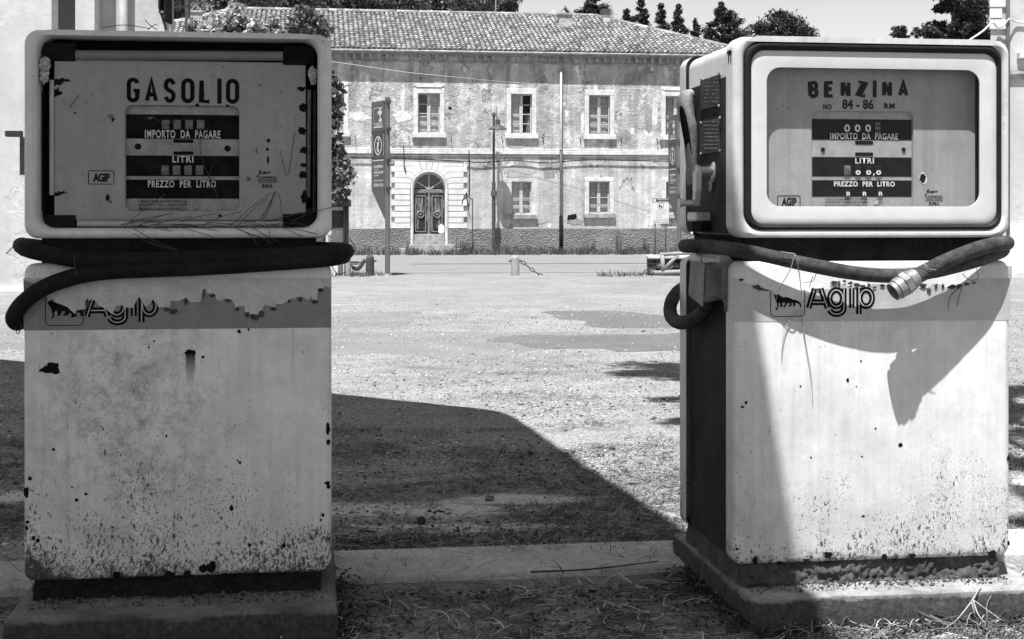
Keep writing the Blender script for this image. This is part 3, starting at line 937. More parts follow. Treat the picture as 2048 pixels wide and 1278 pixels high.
flat("keyhole", [irregular(u - .001, z + .001, 7.0 / 845, 10 / 845, 301, 16, 0.25)], DR - .0012, M_rust, dialR)

# sticker band
tornR = [(1462.5, 557), (1480, 558), (1486, 565), (1499, 567), (1508, 576), (1519, 576), (1537, 582), (1543, 581), (1556, 592), (1570, 594), (1581, 598), (1603, 605), (1609, 596), (1618, 589), (1629, 578), (1660, 578), (1660, 563), (1669, 561), (1680, 563), (1682, 569), (1696, 572), (1713, 576), (1725, 574), (1738, 576), (1745, 567), (1771, 570), (1830, 570), (1840, 576), (1851, 578), (1866, 567), (1881, 569), (1892, 576), (1914, 578), (1921, 569), (1939, 565), (1950, 560), (1957, 556), (2021, 556)]
bandR = flat("sticker_band", [px_poly(FR, tornR + [(2021, 640), (1462.5, 643.5)])], -0.0007, M_bandR, fpR)
agip_word(FR, 1613, 616.5, 39.5, bandR, M_black, M_resid, -0.0012)
dogR = [(1548, 588), (1552, 590), (1556, 588), (1560, 591), (1566, 595), (1573, 594), (1580, 596), (1586, 599), (1592, 600), (1598, 603), (1602, 608), (1602, 616), (1600, 614), (1598, 608), (1591, 605), (1590, 611), (1587, 613), (1585, 612), (1587, 608), (1583, 605), (1583, 611), (1578, 614), (1576, 612), (1580, 609), (1577, 605), (1573, 609), (1569, 615), (1565, 614), (1569, 610), (1570, 605), (1564, 606), (1565, 612), (1561, 615), (1559, 612), (1561, 609), (1558, 604), (1557, 612), (1555, 619), (1552, 621), (1550, 619), (1554, 615), (1554, 608), (1551, 600), (1549, 594)]
flat("dog_emblem", [px_poly(FR, dogR)], -0.0014, M_black, bandR)
box_outline(FR, 1541, 1609, 580, 633, 8, 1.4, 0, -0.0013, M_black, bandR, open_top=True)
for k, (x, y, w, h) in enumerate([(1482, 560, 5, 3), (1512, 574, 9, 4), (1520, 578, 6, 4), (1530, 580, 8, 2), (1667, 565, 6, 4), (1677, 567, 3, 6), (1688, 562, 4, 3), (1700, 566, 6, 3), (1712, 570, 7, 4), (1726, 572, 8, 4), (1737, 571, 4, 4), (1748, 575, 4, 3), (1764, 571, 5, 3), (1846, 572, 8, 4), (1858, 581, 6, 7), (1871, 573, 4, 6), (1885, 572, 3, 6), (1903, 574, 9, 5), (1917, 572, 5, 6), (1932, 568, 6, 3), (1947, 565, 5, 2), (1634, 578, 10, 2)]):
    u, z = FR.at(x, y)
    flat("curled_scrap", [ragged(u, z, w / 850, h / 850, 390 + k, 10, 0.45)], -0.0030, M_curl, fpR)
for k, (x, y, rx, ry) in enumerate([(1492, 805, 3, 4), (1485, 814, 4, 2), (1801, 890, 4, 5), (1724, 913, 2, 2), (1751, 857, 2, 2), (1622, 915, 2, 2), (2016, 916, 3, 6), (1713, 773, 2, 1), (1601, 772, 2, 2), (1511, 1120, 5, 8), (1474, 1098, 3, 3), (2017, 1086, 3, 5), (1984, 1108, 9, 9), (1769, 1114, 6, 8), (1824, 1112, 7, 6), (1788, 1120, 5, 5), (1656, 1110, 8, 7), (1612, 1124, 6, 5), (1560, 1126, 7, 4), (1726, 1032, 3, 2), (1695, 760, 3, 4), (1722, 722, 2, 2)]):
    u, z = FR.at(x, y)
    flat("rust_spot", [irregular(u, z, rx / 850, ry / 850, 500 + k, 16, 0.35)], -0.0005 - 0.00002 * k, M_rust, fpR)
u, z = FR.side(1463, 103, 0.0)
for k, (dv_, dz_, rx, ry) in enumerate([(0.028, 0, 0.018, 0.006), (0.016, -0.014, 0.004, 0.012), (0.034, -0.014, 0.004, 0.012)]):
    p = irregular(dv_ + 0.001, 1.352 + dz_, rx, ry, 600 + k, 14, 0.3)
    mb = MB(); mb.add([(-0.0006 - .0001 * k, q[0], q[1]) for q in p], [tuple(range(len(p)))[::-1]]); mb.build("rust_spot", M_rust, pumpR)

# left flank of the head: dark plate, data plates, nozzle holster, crank, latch
su = -0.0
ps = FR.side(1449, 131, 0.007)
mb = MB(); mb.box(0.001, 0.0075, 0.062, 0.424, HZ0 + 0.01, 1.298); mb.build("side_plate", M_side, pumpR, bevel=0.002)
def side_box(x0, x1, y0, y1, u_base, th, name, mat, parent, bevel=0.002):
    a = FR.side(x1, y0, u_base); c = FR.side(x0, y1, u_base)
    mb = MB(); mb.box(u_base - th, u_base + 0.001, a[0], c[0], c[1], a[1])
    return mb.build(name, mat, parent, bevel=bevel)
pl1 = side_box(1403, 1441, 148, 222, 0.001, 0.004, "data_plate", M_plate, pumpR)
pl2 = side_box(1402, 1441, 236, 310, 0.001, 0.004, "data_plate", M_plate, pumpR)
for pl, y0, n in ((pl1, 156, 7), (pl2, 242, 8)):
    mb = MB()
    r3 = random.Random(y0)
    for k in range(n):
        x = 1436
        while x > 1409:
            w = r3.uniform(2, 8)
            a = FR.side(x, y0 + k * 7.6, -0.0035); c = FR.side(x - w, y0 + k * 7.6 + 2.2, -0.0035)
            mb.box(-0.0041, -0.0035, a[0], c[0], c[1], a[1])
            x -= w + 2.0
    mb.build("engraved_lines", M_platetx, pl)
mb = MB()
for (x, y) in ((1403, 158), (1439, 146), (1402, 246), (1440, 236), (1402, 308), (1440, 302), (1438, 212)):
    a = FR.side(x, y, -0.003)
    mb.lathe([(0.0045, 0), (0.004, 0.002), (0.002, 0.003)], (0, 0, 0), 8)
    for i in range(len(mb.v) - 24, len(mb.v)):
        px_, py_, pz_ = mb.v[i]
        mb.v[i] = (-0.003 - pz_, a[0] + px_, a[1] + py_)
mb.build("rivets", M_steel, pumpR)
# nozzle holster: a hood that leans out at the top and narrows to a spout
hl = []
for (px_, py_, out, wv, wo) in ((1393, 187, 0.010, 0.018, 0.006), (1391, 190, 0.018, 0.028, 0.014), (1390, 204, 0.025, 0.034, 0.022), (1390, 225, 0.024, 0.034, 0.022), (1391, 245, 0.019, 0.031, 0.020), (1392, 270, 0.015, 0.027, 0.018), (1392, 310, 0.013, 0.022, 0.016), (1392, 350, 0.011, 0.018, 0.013), (1392, 370, 0.010, 0.015, 0.012)):
    v_, z_ = FR.side(px_, py_, 0.001)
    hl.append([(0.001 - out + wo * math.cos(2 * math.pi * k / 20), v_ + wv * math.sin(2 * math.pi * k / 20), z_ + (0.012 * -math.cos(2 * math.pi * k / 20) if py_ < 240 else 0)) for k in range(20)])
mb = MB(); mb.loft(hl, cap0=True, cap1=True)
hol = mb.build("nozzle_holster", M_holder, pumpR, 60)
# near-black patch painted in as the shadow beneath the holster's hood
mb = MB()
v_, z_ = FR.side(1391, 262, 0.001)
mb.loft([[(-0.027 - .004 * k + .6 * w_ * math.cos(2 * math.pi * i / 18) - .014 * math.sin(2 * math.pi * i / 18), v_ - .018 - .003 * k - .8 * w_ * math.cos(2 * math.pi * i / 18), z_ - .008 + .072 * math.sin(2 * math.pi * i / 18)) for i in range(18)] for k, w_ in ((0, .0115), (1, .0105))], cap0=True, cap1=True)
mb.build("hood_shadow", M_inside, hol)
# crank
v_, z_ = FR.side(1429, 345, 0.001)
def xdisc(mb, u0, u1, v, z, r, segs=18):
    mb.tube([(u0, v, z), (u1, v, z)], r, segs)
mb = MB()
mb.loft([[(u_, v_ + 0.012 * s_ * math.sin(2 * math.pi * k / 18), z_ + 0.026 * s_ * math.cos(2 * math.pi * k / 18)) for k in range(18)] for u_, s_ in ((0.0, 1.0), (-0.004, 1.0), (-0.006, 0.85))], cap1=True)
mb.build("crank_plate", M_chrome, pumpR, 40)
mb = MB()
xdisc(mb, -0.004, -0.040, v_, z_ + 0.004, 0.012)
vh = v_ + 0.008
zb = z_ - 0.070
mb.loft([[(-0.040 - t, v_ + w * math.cos(2 * math.pi * k / 12) + (zz < 0) * dv_, z_ + zz + h * math.sin(2 * math.pi * k / 12)) for k in range(12)] for t, w, h, zz, dv_ in ((0.0, 0.015, 0.016, 0.004, 0), (0.006, 0.014, 0.015, 0.004, 0))], cap0=True, cap1=True)
mb.bar((-0.043, v_, z_ + 0.002), (-0.043, v_ + 0.004, z_ - 0.046), 0.034, 0.013, up=(1, 0, 0))
mb.bar((-0.043, v_ + 0.004, z_ - 0.043), (-0.043, v_ + 0.012, z_ - 0.080), 0.026, 0.0125, up=(1, 0, 0))
mb.build("crank_arm", M_chrome, pumpR, 40)
mb = MB(); xdisc(mb, -0.042, -0.082, v_ + 0.012, z_ - 0.076, 0.0085)
xdisc(mb, -0.082, -0.086, v_ + 0.012, z_ - 0.076, 0.0115)
mb.build("crank_grip", M_chrome, pumpR, 40)
lk = side_box(1404, 1422, 424, 442, 0.001, 0.040, "latch_block", M_chrome, pumpR, 0.004)
side_box(1403, 1423, 444, 462, 0.001, 0.026, "latch_base", M_inside, pumpR, 0.003)
mb = MB(); v2, z2 = FR.side(1425, 372, 0.001)
mb.tube([( -0.004, v2 + 0.008 * math.cos(a), z2 + 0.012 * math.sin(a)) for a in [2 * math.pi * k / 14 for k in range(15)]], 0.0025, 6)
mb.build("latch_eye", M_chrome, pumpR, True)
# cabinet flank: hose guard and the wedge shaped hose outlet
mb = MB()
zt = PZ1 - 0.005
v0, z0 = FR.side(1432, 535, 0.008); v1, z1 = FR.side(1400, 618, 0.008)
z_lo_ = 0.745
mb.loft([[(0.008, 0.10, 0.842), (0.008, 0.235, 0.842), (0.008, 0.235, z_lo_ + 0.03), (0.008, 0.10, z_lo_ + 0.01)],
         [(-0.042, 0.105, 0.838), (-0.042, 0.225, 0.838), (-0.046, 0.23, z_lo_ + 0.02), (-0.046, 0.105, z_lo_)]], cap0=True, cap1=True, flip=True)
mb.build("hose_outlet", M_holder, pumpR, bevel=0.006)
mb = MB()
mb.tube([(0.012, 0.055, 0.85), (0.001, 0.050, 0.846), (-0.006, 0.050, 0.835), (-0.007, 0.050, 0.80), (-0.006, 0.05, 0.762)], 0.008, 10)
mb.tube([(-0.004, 0.05, 0.762), (-0.002, 0.05, 0.73)], 0.005, 8)
mb.build("guard_strip", M_holder, pumpR, True)
mb = MB()
mb.tube([(0.02, 0.13, 0.848), (0.02, 0.29, 0.848)], 0.016, 14); mb.build("top_roll", M_headR, pumpR, 60)
mb = MB()
mb.tube([(0.02, 0.31, 0.848), (0.02, 0.425, 0.848)], 0.015, 14); mb.build("top_roll", M_headR, pumpR, 60)

# hose: round the neck and across the front, doubled back to the coupling
hs = MB()
_P = crom(hose_pts(FR, [(1800, 497, 0.49), (1560, 495, 0.49), (1430, 493, 0.44), (1386, 492, 0.36), (1370, 492, 0.25), (1374, 492, 0.12), (1390, 492, 0.04), (1420, 493, -0.005), (1480, 501, -0.026), (1545, 514, -0.036), (1620, 530, -0.042), (1700, 545, -0.046), (1760, 551, -0.047), (1820, 550, -0.045), (1880, 540, -0.040), (1940, 525, -0.032), (1990, 508, -0.016), (2006, 500, 0.03), (2000, 496, 0.14), (1980, 494, 0.30), (1930, 494, 0.45), (1850, 495, 0.49)]), 12)
hs.tube(_P, worn(_P, 0.0170, 3.0), 16)
_P = crom(hose_pts(FR, [(1900, 484, 0.47), (1975, 484, 0.36), (2006, 485, 0.20), (2014, 486, 0.06), (2008, 487, -0.015), (1980, 491, -0.046), (1940, 503, -0.062), (1895, 521, -0.074), (1855, 541, -0.081), (1828, 556, -0.084)]), 12)
hs.tube(_P, worn(_P, 0.0185, 3.0), 16)
_P = crom(hose_pts(FR, [(1418, 585, .16), (1416, 605, .18), (1404, 627, .22), (1382, 641, .28), (1359, 645, .36), (1343, 633, .44), (1341, 610, .50), (1352, 588, .55), (1372, 574, .60), (1400, 570, .62)]), 12)
hs.tube(_P, worn(_P, 0.0185, 3.0), 16)
hoseR = hs.build("hose", M_hoseR, pumpR, True)
# coupling at the free end
def P3(x, y, v):
    u, z = FR.at(x, y, v); return Vector((u, v, z))
A, B = P3(1832, 553, -0.0835), P3(1786, 584, -0.090)
d = (B - A).normalized()
cp = MB()
Ltot = (B - A).length
def ringpts(c, r, segs, rot=0.0):
    n1 = d.orthogonal().normalized(); n2 = d.cross(n1)
    return [tuple(c + (n1 * math.cos(2 * math.pi * k / segs + rot) + n2 * math.sin(2 * math.pi * k / segs + rot)) * r) for k in range(segs)]
prof = [(0.0, .0185), (0.0, .0215), (0.18, .0225), (0.19, .0245), (0.30, .0255), (0.31, .024), (0.60, .0235), (0.62, .0255), (0.84, .0255), (0.86, .0225), (1.0, .0225), (1.0, .0175), (0.55, .0165)]
cp.loft([ringpts(A + d * Ltot * t, r, 24) for t, r in prof], cap1=True)
coup = cp.build("hose_coupling", M_steel, hoseR, 35)
hx = MB()
hx.loft([ringpts(A + d * Ltot * t, r, 6, 0.3) for t, r in ((0.32, .0245), (0.33, .0285), (0.56, .0285), (0.58, .0245))], cap0=True, cap1=True)
hx.build("hex_nut", M_steel, coup, bevel=0.001)
cpb = MB()
cpb.add(ringpts(A + d * Ltot * 0.62, .0166, 24), [tuple(range(24))]); cpb.build("coupling_bore", M_inside, coup)
# ------------------------------------------------------------------ ground, kerb, plinths
def ground_mat():
    n = NM("gravel_yard")
    x, y, z = n.xyz()
    big = n.noise(0.55, 5, 0.6, 0.5)
    mid = n.noise(3.2, 6, 0.65, 0.3)
    lit = n.noise(1.0, 7, 0.72, 1.2, n.scale(1.3, 3.4, 1))
    fine = n.noise(70, 4, 0.7)
    peb = n.voro(95)
    peb_c = n.N("ShaderNodeTexVoronoi"); peb_c.inputs['Scale'].default_value = 95; n.L(n.co, peb_c.inputs['Vector'])
    s = n.N("ShaderNodeSeparateColor"); n.L(peb_c.outputs['Color'], s.inputs[0])
    g = n.mr(big, 0.3, 0.7, 0.33, 0.44)
    g = n.op('MULTIPLY', g, n.mr(mid, 0.3, 0.7, 0.82, 1.16))
    g = n.op('MULTIPLY', g, n.mr(s.outputs[0], 0, 1, 0.5, 1.38))
    g = n.op('MULTIPLY', g, n.mr(peb, 0.0, 0.55, 1.12, 0.55))
    g = n.op('MULTIPLY', g, n.mr(fine, 0.3, 0.7, 0.66, 1.25))
    # needle litter and leaf mould lie in drifts, thick near the kerb and gone by the open yard
    drift = n.op('ADD', lit, n.mr(y, 4.0, 9.5, 0.11, -0.16))
    lm = n.mr(drift, 0.47, 0.57, 0, 0.9)
    g = n.mix(lm, g, n.mr(n.noise(1.0, 5, 0.75, 0.4, n.scale(55, 130, 1)), 0.36, 0.66, 0.06, 0.46))
    d2 = n.mr(n.op('ADD', n.noise(1.0, 7, 0.78, 0.8, n.scale(1.8, 2.6, 1, (3, 8, 0))), n.op('MULTIPLY', n.op('ABSOLUTE', n.op('SUBTRACT', y, 9.6)), -0.09)), 0.50, 0.62, 0, 0.7)
    g = n.mix(n.op('MULTIPLY', d2, n.mr(fine, 0.4, 0.6, 0.3, 1)), g, 0.07)
    # bare pale sand where the drift has blown clear
    sand = n.mr(n.noise(1.0, 5, 0.6, 0.8, n.scale(0.9, 2.8, 1, (7.3, 1.2, 0))), 0.60, 0.68, 0, 0.8)
    sand = n.op('MULTIPLY', sand, n.mr(y, 7.5, 5.5, 0, 1))
    g = n.mix(sand, g, n.mr(fine, 0.3, 0.7, 0.34, 0.44))
    for (bx, by, rx, ry) in ((-0.42, 4.78, 0.52, 0.13), (-0.15, 4.50, 0.34, 0.07), (0.02, 4.95, 0.25, 0.10), (-0.55, 4.40, 0.22, 0.05), (-1.95, 5.0, 0.5, 0.15), (2.0, 5.2, 0.4, 0.2)):
        d = n.N("ShaderNodeVectorMath", operation='LENGTH')
        n.L(n.scale(1 / rx, 1 / ry, 0, (-bx / rx, -by / ry, 0)), d.inputs[0])
        wob = n.op('ADD', d.outputs['Value'], n.op('MULTIPLY', n.op('SUBTRACT', n.noise(1.0, 7, 0.75, 1.2, n.scale(4, 11, 1)), 0.5), 2.6))
        g = n.mix(n.mr(wob, 1.10, 0.70, 0, 0.95), g, n.mr(fine, 0.3, 0.7, 0.46, 0.68))
    g = n.mix(n.op('LESS_THAN', y, 2.2), g, n.mr(fine, 0.3, 0.7, 0.06, 0.10))  # unseen ground behind the camera, darkened to cut bounce light on the pumps
    # trodden earth of the pump island
    isl = n.op('LESS_THAN', n.op('SUBTRACT', y, n.op('MULTIPLY', x, 0.1405)), 4.02)
    isl = n.op('MULTIPLY', isl, n.op('GREATER_THAN', n.op('SUBTRACT', y, n.op('MULTIPLY', x, 0.1405)), 2.3))
    earth = n.op('MULTIPLY', n.mr(n.noise(4, 7, 0.72, 0.6), 0.32, 0.68, 0.10, 0.36), n.mr(fine, 0.3, 0.7, 0.6, 1.4))
    g = n.mix(isl, g, earth)
    h = n.op('ADD', n.op('MULTIPLY', peb, -0.8), n.op('MULTIPLY', fine, 0.6))
    return n.fin(g, 0.92, 0.12, 0, h, 0.55, 0.008)

def axis(fine0, fine1, step, grow, lim0, lim1):
    a = list(np.arange(fine0, fine1 + 1e-6, step))
    st = step
    while a[-1] < lim1:
        st *= grow; a.append(a[-1] + st)
    st = step
    while a[0] > lim0:
        st *= grow; a.insert(0, a[0] - st)
    return a
gx = axis(-2.6, 2.6, 0.045, 1.18, -1500, 1500)
gy = axis(2.2, 8.0, 0.045, 1.12, -200, 2200)
nv = []
for yy in gy:
    for xx in gx:
        h = gz(yy)
        near = max(0.0, 1 - max(0, yy - 6.5) / 2.5) if yy > 2 else 1.0
        if abs(xx) < 8 and yy < 18 and yy > 0:
            h += (mnoise.noise((xx * 1.1, yy * 1.1, 0)) * 0.010 + mnoise.noise((xx * 5, yy * 5, 3)) * 0.006 + mnoise.noise((xx * 17, yy * 17, 5)) * 0.003) * near
        nv.append((xx, yy, h))
nx, ny = len(gx), len(gy)
idx = np.arange(nx * ny).reshape(ny, nx)
q = np.stack([idx[:-1, :-1], idx[:-1, 1:], idx[1:, 1:], idx[1:, :-1]], -1).reshape(-1, 4)
gr = np_mesh("ground", np.array(nv), q, ground_mat(), None, True)
tag(gr, kind="structure")

def on_ground(px, py):
    Y = FPX * (HC + 0.0122 * -4 * -1 - 0.0) / 1.0
    Y = (FPX * (HC - 0.0488)) / ((py - HY) - FPX * 0.0122) if (py - HY) > FPX * 0.0122 + 1 else 60
    if Y < 4: Y = FPX * HC / (py - HY)
    return Vector(((px - 1024) / FPX * Y, Y, gz(Y)))

def sheet(name, pts, mat, lift, sub=4, closed=True):
    P = crom([on_ground(x, y) for x, y in pts], sub, True)
    P = [(p.x, p.y, gz(p.y) + lift) for p in P]
    Q_ = []
    for i in range(len(P)):
        a, b = Vector(P[i]), Vector(P[(i + 1) % len(P)])
        for t in (0, .25, .5, .75):
            c = a.lerp(b, t); s_ = .16 * mnoise.noise((c.x * 2.3, c.y * 1.3, 4.0)) + .07 * mnoise.noise((c.x * 9, c.y * 6, 1.0))
            Q_.append((c.x + s_ * .6, c.y + s_ * 1.6, gz(c.y + s_ * 1.6) + lift))
    P = Q_
    n_ = len(P)
    mb = MB(); mb.add(P + [(p[0], p[1], p[2] - .03) for p in P], [tuple(range(n_))] + [(i, i + n_, (i + 1) % n_ + n_, (i + 1) % n_) for i in range(n_)])
    o = mb.build(name, mat)
    if o.data.polygons[0].normal.z < 0:
        o.data.flip_normals()
    return tag(o, kind="structure")

def tar_mat(name, g):
    n = NM(name)
    a = n.noise(1.4, 6, 0.65, 0.3); b = n.noise(45, 4, 0.7)
    v = n.op('MULTIPLY', n.mr(a, 0.3, 0.7, g * 0.85, g * 1.18), n.mr(b, 0.3, 0.7, 0.75, 1.25))
    return n.fin(v, 0.9, 0.15, 0, b, 0.3, 0.005)
M_tar1, M_tar2, M_road = tar_mat("worn_asphalt", 0.175), tar_mat("patched_asphalt", 0.12), tar_mat("road_asphalt", 0.19)
sheet("asphalt_patch", [(560, 664), (700, 664), (900, 665), (1100, 666), (1180, 664), (1225, 672), (1160, 690), (1060, 700), (1010, 712), (925, 723), (880, 718), (860, 711), (700, 709), (540, 712), (480, 690)], M_tar1, 0.0015)
sheet("asphalt_patch", [(985, 677), (1040, 671), (1160, 670), (1400, 668), (1700, 666), (1760, 684), (1640, 700), (1360, 702), (1180, 699), (1060, 693), (1000, 687)], M_tar2, 0.003)
sheet("asphalt_patch", [(1085, 624), (1160, 622), (1240, 621), (1290, 628), (1400, 637), (1560, 646), (1400, 655), (1250, 656), (1180, 653), (1150, 640)], M_tar2, 0.0015)
sheet("asphalt_patch", [(665, 630), (700, 626), (750, 622), (800, 623), (845, 624), (830, 632), (820, 645), (780, 654), (700, 655), (620, 650), (600, 640)], M_tar1, 0.0015)
sheet("asphalt_patch", [(-120, 655), (60, 660), (200, 668), (140, 690), (30, 700), (-160, 695)], M_tar1, 0.0015)
# the road past the bollards
y0, y1 = 33.0, 60.5
def road_sheet(name, ya, yb, mat, lift, xa=-160, xb=160):
    mb = MB()
    t = math.tan(YAW)
    A_ = [(xa, ya + xa * t), (xb, ya + xb * t), (xb, yb + xb * t), (xa, yb + xa * t)]
    ys = np.linspace(0, 1, 12)
    vs, fs = [], []
    xs = np.linspace(xa, xb, 41)
    for yy in ys:
        for xx in xs:
            Yw = ya + (yb - ya) * yy + xx * t
            vs.append((xx, Yw, gz(Yw) + lift))
    for i in range(len(ys) - 1):
        for k in range(len(xs) - 1):
            a = i * len(xs) + k
            fs.append((a, a + 1, a + len(xs) + 1, a + len(xs)))
    m_ = len(xs)
    vs += [(vs[k][0], vs[k][1], vs[k][2] - .1) for k in range(m_)]
    fs += [(k + 1, k, len(ys) * m_ + k, len(ys) * m_ + k + 1) for k in range(m_ - 1)]
    mb.add(vs, fs)
    return tag(mb.build(name, mat), kind="structure")
road_sheet("road", 33.5, 61.0, M_road, 0.012)
for (pts) in ([(715, 522), (800, 521), (845, 523), (800, 526), (715, 527)], [(880, 517), (930, 516), (940, 518), (890, 519)]):
    pass
M_seam = mat_plain("tar_seam", 0.05, 0.3, 3, 0.8)
road_sheet("road_seam", 43.0, 43.5, M_seam, 0.018, -3, 60)

# kerb of the pump island
def kerb():
    mb = MB()
    ex = Vector((FL.c, FL.s, 0)); ey = Vector((-FL.s, FL.c, 0))
    a = on_ground(665, 1117); b_ = on_ground(700, 1168)
    base = Vector((a.x, a.y, 0)); w = (Vector((b_.x, b_.y, 0)) - base).dot(ey)
    M = Matrix(((ex.x, ey.x, 0, base.x), (ex.y, ey.y, 0, base.y), (0, 0, 1, 0), (0, 0, 0, 1)))
    lens = [(-6.2, -3.1), (-3.1, -1.62), (-1.61, 0.0 + 1.437), (1.442, 3.2), (3.205, 6.4)]
    r = random.Random(3)
    for x0, x1 in lens:
        dz = r.uniform(-0.002, 0.002); n = 24
        for k in range(n):
            xa, xb = x0 + (x1 - x0) * k / n, x0 + (x1 - x0) * (k + 1) / n
            def e(x, s): return mnoise.noise((x * 6, s * 9.0, 1.5)) * 0.004
            vs = [(xa, w + e(xa, 1), -0.1), (xb, w + e(xb, 1), -0.1), (xb, w + e(xb, 1), 0.016 + dz), (xa, w + e(xa, 1), 0.016 + dz), (xa, w + .008 + e(xa, 1), 0.022 + dz), (xb, w + .008 + e(xb, 1), 0.022 + dz), (xb, -0.006, 0.022 + dz), (xa, -0.006, 0.022 + dz), (xa, 0, -0.1), (xb, 0, -0.1)]
            mb.add([M @ Vector(p) for p in vs], [(0, 1, 2, 3), (3, 2, 5, 4), (4, 5, 6, 7), (7, 6, 9, 8)])
    return tag(mb.build("kerb", M_kerb), kind="structure")
kerb()

def plinth(F, u0, u1, v0, v1, top, mat, mort, label, seed, rear=0.0):
    root = empty("concrete_plinth", F.world(u0, v0, 0), F.yaw)
    tag(root, label, "plinth", "concrete plinths under the fuel pumps")
    nu, nvv = 60, 44
    w, dd = u1 - u0, v1 - v0
    vs, fs = [], []
    us = [w * i / nu for i in range(nu + 1)]
    vv = [dd * i / nvv for i in range(nvv + 1)]
    def edge(x, y):
        e = min(x, w - x, y, dd - y)
        return -0.004 * max(0, 1 - e / 0.006) ** 1.5
    def chip(x, y, s): return mnoise.noise((x * 22 + seed, y * 22, s)) * 0.0035 + mnoise.noise((x * 6 + seed, y * 6, s)) * 0.003
    for y in vv:
        for x in us:
            vs.append((x + chip(x, y, 9) * (1 if x < .01 or x > w - .01 else 0), y + chip(x, y, 4) * (1 if y < .01 else 0), top + edge(x, y) + chip(x, y, 2) * 0.6))
    for i in range(nvv):
        for k in range(nu):
            a = i * (nu + 1) + k
            fs.append((a, a + 1, a + nu + 2, a + nu + 1))
    per = [(k, 0) for k in range(nu + 1)] + [(nu, i) for i in range(1, nvv + 1)] + [(k, nvv) for k in range(nu - 1, -1, -1)] + [(0, i) for i in range(nvv - 1, 0, -1)]
    base = len(vs); m = len(per); lev = 6
    for l in range(1, lev + 1):
        for (k, i) in per:
            x, y = us[k], vv[i]
            nxn = (-1 if k == 0 else 1 if k == nu else 0); nyn = (-1 if i == 0 else 1 if i == nvv else 0)
            off = 0.004 + chip(x * 1.3 + l, y * 1.3, 20 + l) * 1.5
            vs.append((x + nxn * off, y + nyn * off, top - 0.004 - (top + 0.07) * l / lev))
    for l in range(lev):
        for j in range(m):
            j2 = (j + 1) % m
            def vid(ll, jj): return (per[jj][1] * (nu + 1) + per[jj][0]) if ll == 0 else base + (ll - 1) * m + jj
            fs.append((vid(l, j2), vid(l, j), vid(l + 1, j), vid(l + 1, j2)))
    mb = MB(); mb.add(vs, fs)
    mb.build("slab", mat, root, 42)
    # crumbling mortar bed squeezed out under the pump
    mb = MB()
    bu0, bu1, bv0, bv1 = 0.022 - u0, 0.672 - u0, 0.020 - v0, 0.50 - v0
    N = 90
    L = []
    per2 = rrect(bu0, bu1, bv0, bv1, 0.02, 0, 3)
    pts = []
    cx, cy = (bu0 + bu1) / 2, (bv0 + bv1) / 2
    seq = [(bu0 + (bu1 - bu0) * k / 200, bv0) for k in range(200)] + [(bu1, bv0 + (bv1 - bv0) * k / 120) for k in range(120)] + [(bu1 - (bu1 - bu0) * k / 120, bv1) for k in range(120)] + [(bu0, bv1 - (bv1 - bv0) * k / 120) for k in range(120)]
    zs = [top - 0.012 + (PZ0 + .022 - top) * k / 13 for k in range(14)]
    for li, zz in enumerate(zs):
        t = li / (len(zs) - 1)
        loop = []
        for (x, y) in seq:
            dx, dy = (x - cx), (y - cy)
            side = Vector((0, -1)) if y == bv0 else Vector((1, 0)) if x == bu1 and y != bv1 else Vector((0, 1)) if y == bv1 else Vector((-1, 0))
            o = 0.022 * (1 - t) ** 1.5 + mnoise.noise((x * 14 + seed, y * 14, zz * 30)) * 0.014 + abs(mnoise.noise((x * 48, y * 48 + seed, zz * 70))) * 0.014 + mnoise.noise((x * 105, y * 105 + seed, zz * 150)) * 0.011 - .012 * max(0, t - .8) * 5
            if side.y != -1: o = o * .45 - .004
            loop.append((x + side.x * o, y + side.y * o, zz + mnoise.noise((x * 40, y * 40, seed)) * 0.003))
        L.append(loop)
    mb.loft(L, cap1=False)
    mb.build("mortar_bed", mort, root, True)
    return root
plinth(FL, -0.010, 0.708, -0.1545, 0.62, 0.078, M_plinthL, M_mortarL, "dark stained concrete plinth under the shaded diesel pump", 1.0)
plinth(FR, 0.012, 0.745, -0.107, 0.60, 0.078, M_plinthR, M_mortar, "chipped concrete plinth under the sunlit petrol pump", 7.0)
